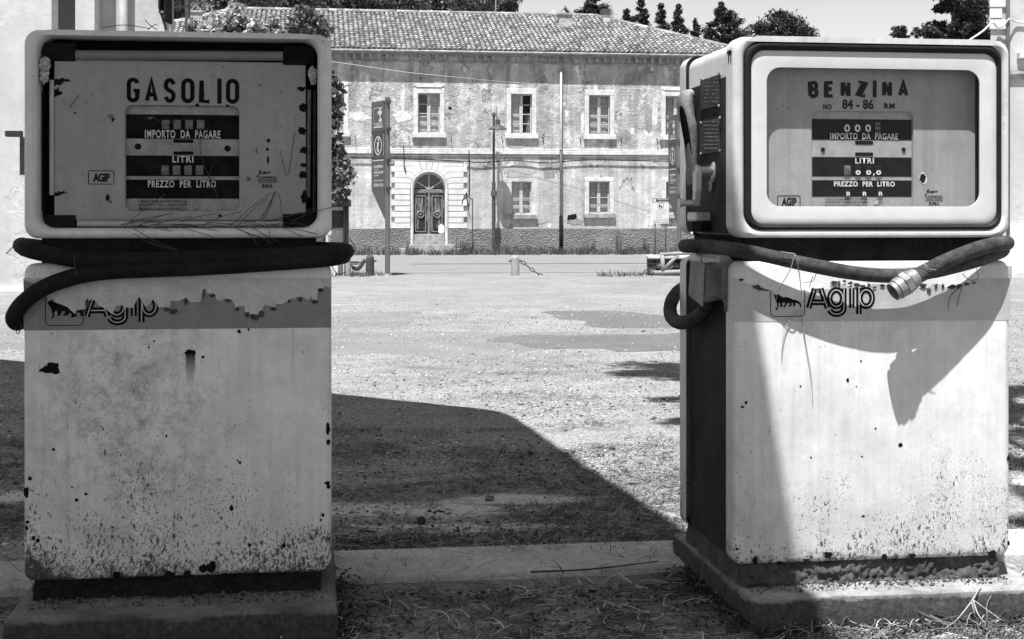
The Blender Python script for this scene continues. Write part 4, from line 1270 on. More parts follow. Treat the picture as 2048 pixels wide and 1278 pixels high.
# ------------------------------------------------------------------ the old house across the yard
def plaster_mat(name, base, seed=0.0, stain=1.0):
    n = NM(name)
    co = n.scale(1, 1, 1, (seed, 0, seed))
    x, y, z = n.xyz()
    a = n.noise(0.42, 6, 0.6, 0.8, co)
    b = n.noise(1.5, 7, 0.68, 0.15, co)
    c = n.noise(9, 5, 0.7, 0.2, co)
    v = n.mr(a, 0.33, 0.66, base * (1 - 0.34 * min(1, stain)), base * 1.12)
    lo = n.mr(z, 3.6, 4.6, 0.45, 1)
    v = n.op('MULTIPLY', v, n.op('ADD', 1.0, n.op('MULTIPLY', lo, n.op('SUBTRACT', n.mr(b, 0.32, 0.68, 1 - 0.42 * min(1, stain + .1), 1.2), 1.0))))
    v = n.op('MULTIPLY', v, n.mr(c, 0.3, 0.7, 1 - .2 * min(1, stain + .1), 1.1))
    st = n.noise(1.0, 5, 0.65, 0.3, n.scale(1.5, 1, 0.16, (seed + 3, 0, 0)))
    top = n.mr(z, 2.5, 7.8, 0.12, 1.0)
    m = n.op('MULTIPLY', n.mr(st, 0.50, 0.63, 0, 0.75 * stain), top)
    v = n.mix(m, v, base * 0.36)
    pl = n.noise(0.75, 6, 0.66, 0.3, n.scale(1, 1, 0.8, (seed + 9, 0, 4)))
    v = n.mix(n.op('MULTIPLY', n.mr(pl, 0.595, 0.615, 0, 0.62 * stain), n.mr(z, 2.2, 3.6, 0.35, 1)), v, base * 0.48)
    pw = n.noise(0.9, 6, 0.66, 0.3, n.scale(1.2, 1, 0.7, (seed + 1, 0, 7)))
    v = n.mix(n.mr(n.op('ADD', pw, n.mr(z, 3.6, 4.6, -0.06, 0)), 0.60, 0.62, 0, 0.75 * min(1, stain)), v, base * 1.3)
    st2 = n.noise(1.0, 4, 0.6, 0.2, n.scale(3.5, 1, 0.10, (seed + 5, 0, 0)))
    v = n.op('MULTIPLY', v, n.mr(st2, 0.35, 0.62, 1.06, 1 - 0.22 * min(1, stain)))
    rg = n.mr(n.noise(0.5, 5, 0.6, 0.5, n.scale(1, 1, 1, (seed + 13, 0, 2))), 0.5, 0.58, 0, 1)
    rg = n.op('MULTIPLY', rg, n.mr(z, 3.9, 4.7, 0.12, 1))
    pock = n.mr(n.noise(4.5, 5, 0.75, 1.0, n.scale(1, 1, 1.4)), 0.56, 0.66, 0, 0.6)
    v = n.mix(n.op('MULTIPLY', n.op('MULTIPLY', pock, rg), stain), v, base * 0.34)
    fl = n.mr(n.noise(2.6, 6, 0.75, 0.5, n.scale(1, 1, .8, (seed, 0, 21))), 0.55, 0.60, 0, 0.55 * min(1, stain))
    reg2 = n.mr(n.noise(0.33, 3, 0.5, 0.4, n.scale(1, 1, 1, (seed + 40, 0, 9))), 0.44, 0.56, 0.08, 1)
    upz = n.mr(z, 3.6, 4.6, 0.15, 1)
    fl = n.op('MULTIPLY', n.op('MULTIPLY', fl, reg2), upz)
    v = n.mix(fl, v, base * 0.45)
    fw = n.mr(n.noise(2.2, 6, 0.75, 0.4, n.scale(1, 1, .7, (seed + 4, 0, 33))), 0.57, 0.61, 0, 0.6 * min(1, stain))
    fw = n.op('MULTIPLY', n.op('MULTIPLY', fw, reg2), upz)
    v = n.mix(fw, v, base * 1.35)
    lg = n.mr(n.noise(0.75, 6, 0.68, 0.25, n.scale(1.25, 1, .55, (seed + 60, 0, 3))), 0.51, 0.58, 0, 0.62 * min(1, stain))
    v = n.mix(n.op('MULTIPLY', lg, n.mr(z, 4.2, 4.9, 0.25, 1)), v, base * 0.5)
    bump = n.op('ADD', n.op('MULTIPLY', n.op('MULTIPLY', c, n.op('MAXIMUM', reg2, 0.1)), n.op('MULTIPLY', upz, 1.0)), n.op('ADD', n.op('MULTIPLY', n.mr(pl, 0.59, 0.62), -1.0), n.op('MULTIPLY', n.op('MULTIPLY', b, 1.2), lo)))
    return n.fin(v, 0.9, 0.12, 0, bump, 0.1 + 0.75 * min(1, stain), 0.04 + .06 * min(1, stain))
M_plaster = plaster_mat("peeling_plaster", 0.66, 2.0)
M_plaster2 = plaster_mat("smooth_plaster", 0.40, 31.0, 0.12)
def dado_mat():
    n = NM("rough_cast_dado")
    c = n.noise(16, 6, 0.75); v1 = n.voro(15)
    big = n.noise(0.8, 5, 0.6, 0.6)
    v = n.op('MULTIPLY', n.mr(c, 0.3, 0.7, 0.12, 0.31), n.mr(big, 0.3, 0.7, 0.75, 1.2))
    return n.fin(v, 0.95, 0.1, 0, n.op('ADD', c, v1), 0.9, 0.05)
M_dado = dado_mat()
M_stone = mat_plain("pale_stone_trim", 0.58, 0.22, 4, 0.85, 0.15, 0, 0.3, 40)
M_rust_block = mat_plain("rusticated_stone", 0.62, 0.12, 2.0, 0.85, 0.15, 0, 0.2, 30)
M_joint = mat_plain("stone_joint_grey", 0.40, 0.15, 3, 0.9)
M_frame = mat_plain("flaking_window_paint", 0.44, 0.2, 9, 0.6)
M_shut = mat_plain("inner_shutter_grey", 0.42, 0.2, 5, 0.7)
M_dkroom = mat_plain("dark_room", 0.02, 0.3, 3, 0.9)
M_soffit = mat_plain("weathered_cornice", 0.30, 0.4, 5, 0.9)
M_door = None
def door_mat():
    n = NM("peeling_door_wood")
    a = n.noise(1.0, 6, 0.65, 0.5, n.scale(9, 9, 1.6))
    b = n.noise(1.0, 4, 0.6, 0, n.scale(60, 60, 4))
    v = n.mr(a, 0.47, 0.60, 0.025, 0.20)
    v = n.op('MULTIPLY', v, n.mr(b, 0.3, 0.7, 0.7, 1.3))
    return n.fin(v, 0.7, 0.25, 0, b, 0.3, 0.01)
M_door = door_mat()
M_doortrim = mat_plain("worn_door_trim", 0.17, 0.5, 9, 0.7)
M_pane = glass_mat("window_pane", 0.9, 0.06)
def tile_mat():
    n = NM("clay_roof_tiles")
    i = n.island()
    a = n.noise(3.0, 5, 0.65); b = n.noise(0.35, 4, 0.6)
    v = n.mr(i, 0, 1, 0.13, 0.38)
    v = n.op('MULTIPLY', v, n.mr(a, 0.3, 0.7, 0.65, 1.25))
    v = n.op('MULTIPLY', v, n.mr(b, 0.3, 0.7, 0.85, 1.15))
    return n.fin(v, 0.85, 0.15)
M_tile = tile_mat()
M_under = mat_plain("tile_shadow_bed", 0.07, 0.3, 3, 0.95)
M_scrap_lt = mat_plain("fresh_plaster_scrap", 0.60, 0.25, 3, 0.9)
M_scrap_gr = mat_plain("grey_plaster_scrap", 0.27, 0.3, 3, 0.9)
M_pipe = mat_plain("zinc_pipe", 0.34, 0.25, 4, 0.5, 0.3, 0.2)

house = empty("old_house", FB.world(0, 0, gz(64.4)), YAW)
tag(house, "two storey house with peeling plaster, arched door and tiled hip roof across the yard", "house")
HOZ = gz(64.4)
def hp(px, py, v=0.0):
    u, z = FB.at(px, py, v)
    return u, z - HOZ
def hrect(x0, x1, y0, y1, v=0.0):
    a = hp(x0, y1, v); b = hp(x1, y0, v)
    return (a[0], b[0], a[1], b[1])
SL, SR, WT = -18.3, 10.9, hp(1000, 107)[1]
wins = [(836, 880, 187, 266, 'a'), (1022, 1064, 188.5, 268, 'b'), (1178, 1220, 191, 269.5, 'c'), (1331, 1373, 193, 271, 'd'), (645, 688, 184, 264, 'e'), (470, 514, 182, 262, 'f'),
        (1023, 1063, 363, 429, 'g'), (1178, 1219, 363, 427, 'h'), (1332, 1372, 364, 428, 'i'), (640, 684, 356, 428, 'j'), (480, 522, 356, 428, 'k')]
ops = [hrect(*w[:4]) for w in wins]
dr = hrect(822.5, 893.5, 341, 488)
allops = ops + [dr]
xs = sorted(set([SL, SR] + [o[0] for o in allops] + [o[1] for o in allops]))
zs = sorted(set([-0.6, WT] + [o[2] for o in allops] + [o[3] for o in allops]))
mb = MB()
for i in range(len(xs) - 1):
    for k in range(len(zs) - 1):
        cx, cz = (xs[i] + xs[i + 1]) / 2, (zs[k] + zs[k + 1]) / 2
        if any(o[0] < cx < o[1] and o[2] < cz < o[3] for o in allops):
            continue
        mb.add([(xs[i], 0, zs[k]), (xs[i + 1], 0, zs[k]), (xs[i + 1], 0, zs[k + 1]), (xs[i], 0, zs[k + 1])], [(0, 1, 2, 3)])
for o in allops:
    D_ = 0.26
    mb.add([(o[0], 0, o[2]), (o[0], D_, o[2]), (o[0], D_, o[3]), (o[0], 0, o[3])], [(0, 1, 2, 3)])
    mb.add([(o[1], 0, o[2]), (o[1], D_, o[2]), (o[1], D_, o[3]), (o[1], 0, o[3])], [(3, 2, 1, 0)])
    mb.add([(o[0], 0, o[3]), (o[1], 0, o[3]), (o[1], D_, o[3]), (o[0], D_, o[3])], [(3, 2, 1, 0)])
    mb.add([(o[0], 0, o[2]), (o[1], 0, o[2]), (o[1], D_, o[2]), (o[0], D_, o[2])], [(0, 1, 2, 3)])
mb.build("front_wall", M_plaster, house)
mb = MB()
mb.add([(SL, 0, -.6), (SL, 12, -.6), (SL, 12, WT), (SL, 0, WT)], [(3, 2, 1, 0)])
mb.add([(SR, 0, -.6), (SR, 12, -.6), (SR, 12, WT), (SR, 0, WT)], [(0, 1, 2, 3)])
mb.add([(SL, 12, -.6), (SR, 12, -.6), (SR, 12, WT), (SL, 12, WT)], [(3, 2, 1, 0)])
mb.build("side_walls", M_plaster2, house)
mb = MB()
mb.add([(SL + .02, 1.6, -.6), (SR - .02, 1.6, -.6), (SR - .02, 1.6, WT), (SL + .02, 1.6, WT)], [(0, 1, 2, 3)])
mb.build("dark_backing", M_dkroom, house)  # near-black sheet painted as the shade inside the rooms

# windows
for (x0, x1, y0, y1, kind), o in zip(wins, ops):
    upper = y0 < 300
    a0, a1, b0, b1 = o
    w, h = a1 - a0, b1 - b0
    fr = MB(); y = 0.15; t = 0.055
    fr.box(a0, a0 + t, y, y + .06, b0, b1); fr.box(a1 - t, a1, y, y + .06, b0, b1)
    fr.box(a0 + t, a1 - t, y, y + .06, b1 - t, b1); fr.box(a0 + t, a1 - t, y, y + .06, b0, b0 + t * 1.3)
    c = (a0 + a1) / 2
    fr.box(c - .075, c + .075, y - .012, y + .058, b0 + t * 1.3, b1 - t)
    n = 4
    for k in range(1, n):
        zz = b0 + t + (h - 2 * t) * k / n
        fr.box(a0 + t, c - .075, y + .008, y + .05, zz - .018, zz + .018)
        fr.box(c + .075, a1 - t, y + .008, y + .05, zz - .018, zz + .018)
    win = fr.build("window", M_frame, house)
    mb = MB(); mb.add([(a0 + t, y + .03, b0 + t), (a1 - t, y + .03, b0 + t), (a1 - t, y + .03, b1 - t), (a0 + t, y + .03, b1 - t)], [(0, 1, 2, 3)])
    mb.build("pane", M_pane, win)
    # inner shutters with sunk panels; one leaf ajar or missing here and there
    for s, (p0, p1) in enumerate(((a0 + t, c - .01), (c + .01, a1 - t))):
        top = b1 - t
        if kind == 'b' and s == 1: 
            mb = MB(); M = Matrix.Translation((p1, 0.26, 0)) @ Matrix.Rotation(math.radians(-62), 4, 'Z')
            mb.box(-(p1 - p0), 0, 0, .03, b0 + .05, b0 + h * 0.55, M); mb.build("inner_shutter", M_shut, win); continue
        if kind in 'a' and s == 0:
            top = b0 + h * 0.45
        mb = MB()
        mb.box(p0, p1, 0.262, 0.285, b0 + t, top)
        for k in range(n):
            z0_ = b0 + t + (h - 2 * t) * k / n + .05; z1_ = b0 + t + (h - 2 * t) * (k + 1) / n - .05
            if z1_ < top:
                mb.box(p0 + .07, p1 - .07, 0.248, 0.2615, z0_, z1_)
        mb.build("inner_shutter", M_shut, win)
    sr = MB(); d = -0.045; e = 0.20
    if kind not in 'g':
        sr.box(a0 - e, a0 - .002, d, 0.002, b0, b1); sr.box(a1 + .002, a1 + e, d, 0.002, b0, b1)
        sr.box(a0 - e, a1 + e, d - .004, 0.002, b1 + .002, b1 + (.24 if upper else .17))
        if kind in 'ade':
            sr.box(a0 - .08, a1 + .08, d - .03, -.003, b1 + .26, b1 + .30)
            sr.box(a0 - e, a1 + e, d - .004, 0.002, b1 + .302, b1 + .42)
        sr.build("window_surround", M_stone, win, bevel=0.012)
    sl = MB(); sl.box(a0 - .26, a1 + .26, -0.13, 0.14, b0 - .20, b0 - .002); sl.build("sill", M_stone if upper else M_soffit, win, bevel=0.012)
    hk = MB()
    for sx in (a0 - .42, a1 + .48):
        hk.tube([(sx, 0.02, b0 - .12), (sx - .01, -0.16, b0 - .15), (sx + .03, -.16, b0 - .42)], 0.014, 5)
    if upper: hk.build("shutter_hook", M_rust, win)

# arched door
dn = hrect(828, 889, 347, 468); 
def zp(x, y, v=0.0):                          # point read off the enlarged door
    return hp(760 + x / 5.808, 300 + y / 5.808, v)
cx_ = (zp(360, 400)[0] + zp(780, 400)[0]) / 2
R_out = (zp(780, 400)[0] - zp(360, 400)[0]) / 2
z_sp = zp(570, 240)[1] - R_out * 0.98
# spandrels closing the square hole down to the arch
mb = MB()
n = 24
arc = [(cx_ + R_out * math.cos(math.pi * k / n), z_sp + R_out * 0.98 * math.sin(math.pi * k / n)) for k in range(n + 1)]
for k in range(n):
    (ax, az), (bx, bz) = arc[k], arc[k + 1]
    mb.add([(ax, -.002, az), (ax, -.002, dr[3] + .01), (bx, -.002, dr[3] + .01), (bx, -.002, bz)], [(0, 1, 2, 3)])
    mb.add([(ax, -.002, az), (bx, -.002, bz), (bx, .26, bz), (ax, .26, az)], [(0, 1, 2, 3)])
door = empty("entrance_door", (0, 0, 0)); door.parent = house
mb.build("arch_spandrel", M_joint, door)
# rusticated blocks
R_b = R_out + 0.03
def arcpt(px_, py_):
    x, z = zp(px_, py_); a = math.atan2(z - z_sp, x - cx_)
    return (cx_ + R_b * math.cos(a), z_sp + R_b * 0.98 * math.sin(a)), a
rightlines = [[(972, 187), (745, 187), (693, 270)], [(1012, 253), (790, 253), (735, 298)], [(972, 318), (822, 318), (757, 350)], [(1012, 383), (838, 383), (780, 398)]]
blocks = []
def mirror(p): return (2 * cx_ - p[0], p[1])
def ln(L): 
    q0 = zp(*L[0]); q1 = zp(*L[1]); q2, a = arcpt(*L[2]); return [q0, q1, q2], a
Ls = [ln(L) for L in rightlines]
topz = zp(600, 122)[1]
fan = [zp(690, 122), None]
f1p, f1a = arcpt(650, 245); f2p, f2a = arcpt(597, 238)
def arcseg(a0, a1, m=4): return [(cx_ + R_b * math.cos(a0 + (a1 - a0) * k / m), z_sp + R_b * 0.98 * math.sin(a0 + (a1 - a0) * k / m)) for k in range(m + 1)]
xo = [zp(972, 0)[0], zp(1012, 0)[0]]
# first big corner block, then the bent courses
blocks.append([(zp(690, 122)[0], topz), (f1p)] + arcseg(f1a, Ls[0][1])[1:] + [Ls[0][0][1], (xo[0], Ls[0][0][0][1]), (xo[0], topz)])
for i in range(3):
    (A0, aa), (B0, ba) = Ls[i], Ls[i + 1]
    x_ = xo[1] if i % 2 == 0 else xo[0]
    blocks.append([(x_, A0[0][1]), A0[1], A0[2]] + arcseg(aa, ba)[1:] + [B0[1], (x_, B0[0][1])])
yl = [383, 453, 518, 583, 648, 714, 780, 847, 912]
xin = cx_ + R_b
for i in range(len(yl) - 1):
    zt, zb_ = zp(900, yl[i])[1], zp(900, yl[i + 1])[1]
    x_ = xo[0] if i % 2 == 0 else xo[1]
    if i == 0:
        blocks.append([(x_, zt), Ls[3][0][1], Ls[3][0][2]] + arcseg(Ls[3][1], 0.0)[1:] + [(xin, zb_), (x_, zb_)])
        if arcseg(Ls[3][1], 0.0)[-1][1] < zb_: blocks[-1] = [(x_, zt), Ls[3][0][1], Ls[3][0][2]] + [(xin, zb_), (x_, zb_)]
    else:
        blocks.append([(x_, zt), (xin, zt), (xin, zb_), (x_, zb_)])
allb = blocks + [[mirror(p) for p in b_][::-1] for b_ in blocks]
allb.append([(zp(612, 122)[0], topz), f2p] + arcseg(f2a, f1a)[1:] + [(zp(690, 122)[0], topz)])
allb.append([mirror(p) for p in allb[-1]][::-1])
allb.append([(zp(612, 122)[0], topz), f2p] + arcseg(f2a, math.pi - f2a)[1:] + [(2 * cx_ - zp(612, 122)[0], topz)])
mb = MB()
def shrink(poly, d):
    n = len(poly); ccx = sum(p[0] for p in poly) / n; ccz = sum(p[1] for p in poly) / n
    ex = max(abs(p[0] - ccx) for p in poly); ez = max(abs(p[1] - ccz) for p in poly)
    return [(ccx + (p[0] - ccx) * (1 - d / ex), ccz + (p[1] - ccz) * (1 - d / ez)) for p in poly]
for b_ in allb:
    a = sum(b_[i][0] * b_[(i + 1) % len(b_)][1] - b_[(i + 1) % len(b_)][0] * b_[i][1] for i in range(len(b_)))
    if a < 0: b_ = b_[::-1]
    mb.prism(shrink(b_, 0.016), -0.085, -0.02)
mb.build("rusticated_surround", M_rust_block, door)
mb = MB()
g0, g1 = 2 * cx_ - xo[0], xo[0]
zb0 = zp(900, 912)[1]
mb.box(g0, cx_ - R_b + .01, -0.03, 0.0, zb0, topz); mb.box(cx_ + R_b - .01, g1, -0.03, 0.0, zb0, topz)
mb.add([(cx_ - R_b, -.03, topz), (cx_ + R_b, -.03, topz), (cx_ + R_b, -.03, dr[3]), (cx_ - R_b, -.03, dr[3])], [(0, 3, 2, 1)])
mb.build("surround_backing", M_joint, door)
# moulded inner arch
mb = MB()
Ri = R_out - 0.10
def archloop(R, y, zlow): return [(cx_ - R, y, zlow)] + [(cx_ + R * math.cos(math.pi * (1 - k / 24)), y, z_sp + R * 0.98 * math.sin(math.pi * k / 24)) for k in range(25)] + [(cx_ + R, y, zlow)]
zlow = dn[2] - 0.5
LL = [archloop(R_out + .02, -.10, zlow), archloop(R_out - .03, -.12, zlow), archloop(Ri, -.08, zlow), archloop(Ri, .16, zlow)]
vs = [p for L in LL for p in L]; m = len(LL[0]); fs = []
for i in range(3):
    for k in range(m - 1):
        fs.append((i * m + k, (i + 1) * m + k, (i + 1) * m + k + 1, i * m + k + 1))
mb.add(vs, fs); mb.build("arch_moulding", M_stone, door, 40)
ztr = zp(570, 470)[1]; zbt = zp(570, 975)[1]
leafw = R_out - .12
mb = MB()
mb.box(cx_ - leafw - .04, cx_ + leafw + .04, 0.10, 0.20, ztr - .10, ztr + .06); mb.box(cx_ - .05, cx_ + .05, 0.11, .19, zbt, ztr - .102)
mb.build("door_frame", M_doortrim, door)
for s in (-1, 1):
    e0, e1 = (cx_ - leafw, cx_ - .052) if s < 0 else (cx_ + .052, cx_ + leafw)
    mb = MB(); mb.box(e0, e1, 0.15, 0.20, zbt, ztr - .102)
    lf = mb.build("door_leaf", M_door, door)
    f = MB(); i0, i1, k0, k1 = e0 + .07, e1 - .07, zbt + .08, ztr - .22
    for (q0, q1, q2, q3) in ((i0, i1, k0, k0 + .045), (i0, i1, k1 - .045, k1), (i0, i0 + .045, k0 + .046, k1 - .046), (i1 - .045, i1, k0 + .046, k1 - .046)):
        f.box(q0, q1, 0.115, 0.1495, q2, q3)
    f.build("panel_moulding", M_doortrim, lf, bevel=.006)
    f = MB(); f.box(i0 + .10, i1 - .10, .125, .1495, k0 + .12, k1 - .12); f.build("raised_panel", M_door, lf, bevel=.02)
    kc, kz = (i0 + i1) / 2, k0 + (k1 - k0) * 0.48
    f = MB(); f.tube([(kc + .14 * math.cos(a), .105, kz + .14 * math.sin(a)) for a in [2 * math.pi * k / 20 for k in range(21)]], .03, 8); f.lathe([(.07, 0), (.04, .04)], (0, 0, 0), 10)
    for i in range(len(f.v) - 20, len(f.v)):
        a_, b__, c_ = f.v[i]; f.v[i] = (kc + a_, .125 - c_, kz + b__)
    f.build("door_boss", M_doortrim, lf, True)
f = MB()
for a in (30, 90, 150):
    f.bar((cx_, .13, ztr + .05), (cx_ + Ri * math.cos(math.radians(a)) * .98, .13, z_sp + Ri * math.sin(math.radians(a)) * .96 if a != 90 else z_sp + Ri * .96), .05, .05)
f.tube([(cx_ + (Ri - .03) * math.cos(math.pi * k / 20), .13, z_sp + (Ri - .03) * .98 * math.sin(math.pi * k / 20)) for k in range(21)], .035, 6)
f.build("fanlight_bars", M_frame, door)
f = MB(); f.add([(cx_ + Ri * math.cos(math.pi * k / 20), .16, max(ztr, z_sp + Ri * .98 * math.sin(math.pi * k / 20))) for k in range(21)] , [tuple(range(21))[::-1]]); f.build("fanlight_pane", M_pane, door)
mb = MB()
for (x0, x1, y0, y1, d) in ((395, 748, 975, 1050, .06), (395, 748, 1050, 1092, -.02), (295, 850, 1092, 1140, -.45), (220, 940, 1140, 1200, -.80)):
    a = zp(x0, y1); b_ = zp(x1, y0)
    mb.box(a[0], b_[0], d, .26, a[1] if d > -.8 else -.3, b_[1] - .003)
mb.build("door_steps", M_soffit, door, bevel=.01)
f = MB(); a = zp(680, 970); b_ = zp(748, 855)
q = (b_[0] - a[0]) / 2; cxn = (a[0] + b_[0]) / 2
f.prism([(a[0], a[1] + .05), (a[0] + .08, a[1]), (b_[0] - .08, a[1]), (b_[0], a[1] + .05), (b_[0], b_[1] - q * .8), (cxn, b_[1]), (a[0], b_[1] - q * .8)], .085, .10)
nt_ = f.build("paper_notice", M_white, door)

# plinth course, string course, eaves
mb = MB()
dz0 = hp(1000, 457.5)[1]
for (p, q_) in ((SL - .03, hp(788, 0)[0]), (hp(926, 0)[0], SR + .03)):
    mb = MB()
    N = 40
    for k in range(N):
        xa, xb = p + (q_ - p) * k / N, p + (q_ - p) * (k + 1) / N
        mb.add([(xa, -.07, -.5), (xb, -.07, -.5), (xb, -.07, dz0), (xa, -.07, dz0), (xb, 0, dz0 + .03), (xa, 0, dz0 + .03)], [(0, 1, 2, 3), (3, 2, 4, 5)])
    c_, d_ = (hp(788, 0)[0], dr[0]) if p < -10 else (dr[1], hp(926, 0)[0])
    mb.box(c_, d_, -.07, 0, -.5, zb0)
    mb.build("rough_dado", M_dado, house)
mb = MB()
for (y0_, y1_, d) in ((301, 304, .03), (304.7, 308.5, .085), (311, 313, .03), (297.5, 300.4, .02)):
    mb.box(SL, SR, -d, 0.0, hp(1000, y1_)[1], hp(1000, y0_)[1])
mb.build("string_course", M_stone, house, bevel=.012)
ez = hp(1000, 106)[1]
mb = MB()
mb.box(SL - .28, SR + .28, -.26, 0.0, hp(1000, 112)[1], ez - .03)
mb.box(SL - .05, SR + .05, -.04, 0.0, hp(1000, 127)[1], hp(1000, 124.5)[1])
mb.build("cornice", M_soffit, house)
mb = MB(); r4 = random.Random(9); x = SL + .1
lost = 0
while x < SR:
    if r4.random() > 0.14:
        mb.prism([(0, 0)] * 0 or [(x, hp(1000, 123)[1]), (x + .13, hp(1000, 123)[1]), (x + .13, hp(1000, 112.2)[1]), (x, hp(1000, 112.2)[1])], -.20, -.003)
    x += .36
mb.build("eaves_brackets", M_soffit, house)
mb = MB(); mb.tube([(SL - .3, -.40, ez - .02), (SR + .3, -.40, ez - .02)], .06, 8); mb.build("gutter", M_soffit, house, True)

# roof
ev, rv = -0.36, 6.0
zr = hp(1040, 30, 6.0)[1]
pitch = (zr - ez - .06) / (rv - ev)
sl0, sr0 = SL - .36, SR + .36
def rz(v): return ez + .02 + pitch * (v - ev)
mb = MB()
hw = rv - ev
mb.add([(sl0, ev, rz(ev)), (sr0, ev, rz(ev)), (sr0 - hw, rv, rz(rv)), (sl0 + hw, rv, rz(rv)), (sl0, rv + hw, rz(ev)), (sr0, rv + hw, rz(ev))], [(0, 1, 2, 3), (1, 5, 2), (4, 0, 3), (5, 4, 3, 2), (0, 4, 5, 1)])
mb.build("roof_bed", M_under, house)
p_ = .222; row = .335
cosp = math.cos(math.atan(pitch)); sinp = math.sin(math.atan(pitch))
tv, tf = [], []
r5 = random.Random(21)
def tiles(s_c, tmax, orient):
    nrow = int(tmax / row) + 1
    for i in range(nrow):
        t0 = i * row + r5.uniform(-.02, .02); t1 = min(t0 + row + .07, tmax + .1)
        jit = r5.uniform(-.012, .012); base = len(tv); rr0 = .098; rr1 = .082
        for (t, r, lift) in ((t0, rr0, .055), (t1, rr1, .02)):
            for k in range(6):
                a = math.pi * k / 5
                orient(s_c + jit + r * math.cos(a), t, lift + r * .85 * math.sin(a))
        for k in range(5):
            tf.append((base + k, base + k + 1, base + 7 + k, base + 6 + k))
        tf.append((base, base + 1, base + 2, base + 3)); tf.append((base, base + 3, base + 4, base + 5))
def front(s, t, h):
    tv.append((s, ev - .04 + t * cosp - h * sinp, rz(ev) + t * sinp + h * cosp))
s = sl0 + .1
while s < sr0:
    lim = min(hw, s - sl0, sr0 - s) / cosp
    if lim > .1: tiles(s, lim, front)
    s += p_
def righth(s, t, h): tv.append((sr0 + .04 - t * cosp + h * sinp, ev + s, rz(ev) + t * sinp + h * cosp))
def lefth(s, t, h): tv.append((sl0 - .04 + t * cosp - h * sinp, ev + s, rz(ev) + t * sinp + h * cosp))
s = .1
while s < 2 * hw:
    lim = min(s, 2 * hw - s) / cosp
    if lim > .1: tiles(s, lim, righth); tiles(s, lim, lefth)
    s += p_
mb = MB(); mb.add(tv, tf); mb.build("roof_tiles", M_tile, house, 40)
# ridge and hip caps
tv, tf = [], []
def caprow(a, b):
    a, b = Vector(a), Vector(b); L = (b - a).length; d = (b - a) / L
    side = d.cross(Vector((0, 0, 1))).normalized(); up = side.cross(d)
    k = 0.0
    while k < L:
        base = len(tv)
        for t, r in ((k, .135), (min(k + .42, L), .115)):
            for j in range(7):
                an = math.pi * j / 6
                tv.append(tuple(a + d * t + side * r * math.cos(an) + up * (r * math.sin(an) + .03)))
        for j in range(6): tf.append((base + j, base + j + 1, base + 8 + j, base + 7 + j))
        k += .36
caprow((sl0 + hw, rv, rz(rv) + .02), (sr0 - hw, rv, rz(rv) + .02))
caprow((sr0, ev, rz(ev) + .03), (sr0 - hw, rv, rz(rv) + .03)); caprow((sl0, ev, rz(ev) + .03), (sl0 + hw, rv, rz(rv) + .03))
mb = MB(); mb.add(tv, tf); mb.build("ridge_caps", M_tile, house, 40)
# chimneys
def chimney(px, v, y_base, y_top, w, kind):
    u, z0 = hp(px, y_base, v); _, z1 = hp(px, y_top, v)
    z0 = min(z0, rz(v) ) - .15
    mb = MB()
    if kind == 'A':
        zb = z0 + (z1 - z0) * .60
        mb.loft([[(u - w * k, v - w * k, z), (u + w * k, v - w * k, z), (u + w * k, v + w * k, z), (u - w * k, v + w * k, z)] for k, z in ((.62, z0), (.5, z0 + .3), (.46, zb), (.58, zb + .01), (.58, zb + .09))], cap1=True)
        ch = mb.build("chimney", M_soffit, house)
        f = MB(); f.bar((u - w * .42, v, zb + .08), (u + .02, v, z1), .06, .9 * w, up=(0, 1, 0)); f.bar((u + w * .42, v, zb + .08), (u - .02, v, z1 - .02), .06, .9 * w, up=(0, 1, 0)); f.build("chimney_cap", M_tile, ch)
    else:
        mb.box(u - w * .38, u + w * .38, v - w * .38, v + w * .38, z0, z0 + (z1 - z0) * .68)
        ch = mb.build("chimney", M_stone, house)
        f = MB(); f.box(u - w * .55, u + w * .55, v - w * .5, v + w * .5, z0 + (z1 - z0) * .68, z1); f.build("chimney_cap", M_under, ch)
chimney(1129, 4.3, 52, 13, .62, 'A'); chimney(393, 3.6, 42, 9, .55, 'A'); chimney(1212, 5.0, 46, 19, .46, 'B')
def mast(px, v, y0, y1, name, bars):
    u, z0 = hp(px, y0, v); _, z1 = hp(px, y1, v)
    mb = MB(); mb.tube([(u, v, z0 - .3), (u, v, z1)], .024, 6)
    for (yy, half) in bars:
        zz = hp(px, yy, v)[1]; mb.tube([(u - half * .2, v, zz), (u + half, v, zz)], .012, 5)
    mb.build(name, M_pipe, house)
mast(991.5, 4.0, 48, -30, "aerial_mast", [(17, .12)]); mast(1222.5, 4.6, 50, 9, "aerial_mast", [(28, .35), (44, .3)]); mast(1226, 4.6, 50, 20, "aerial_mast", [])
# rain pipe and cables
u, z1 = hp(1121, 138); _, z0 = hp(1121, 432)
mb = MB(); mb.tube([(u, -.13, z0), (u, -.13, z1)], .06, 10)
mb.lathe([(.09, 0), (.09, .05)], (u, -.13, hp(1121, 300)[1]), 10); mb.build("rain_pipe", M_pipe, house, True)
mb = MB(); mb.tube([(u, -.13, -.2), (u, -.13, z0)], .085, 10); mb.build("iron_pipe_foot", M_neck, house, True)
mb = MB()
def cabp(lst, v): 
    out = []
    for x, y in lst:
        a = hp(x, y, v); out.append((a[0], v, a[1]))
    return crom(out, 5)
mb.tube(cabp([(700, 316), (780, 317), (920, 322), (960, 325), (1030, 321), (1090, 326), (1140, 322), (1190, 320), (1250, 321), (1360, 323), (1480, 323)], -.10), .022, 5)
mb.tube(cabp([(807, 291), (808, 310), (808.5, 335), (812, 343), (809, 333)], -.12), .018, 5)
mb.tube(cabp([(938, 300), (938, 380), (937, 395), (932, 385), (935, 402), (938, 420)], -.12), .02, 5)
mb.build("wall_cables", M_neck, house)
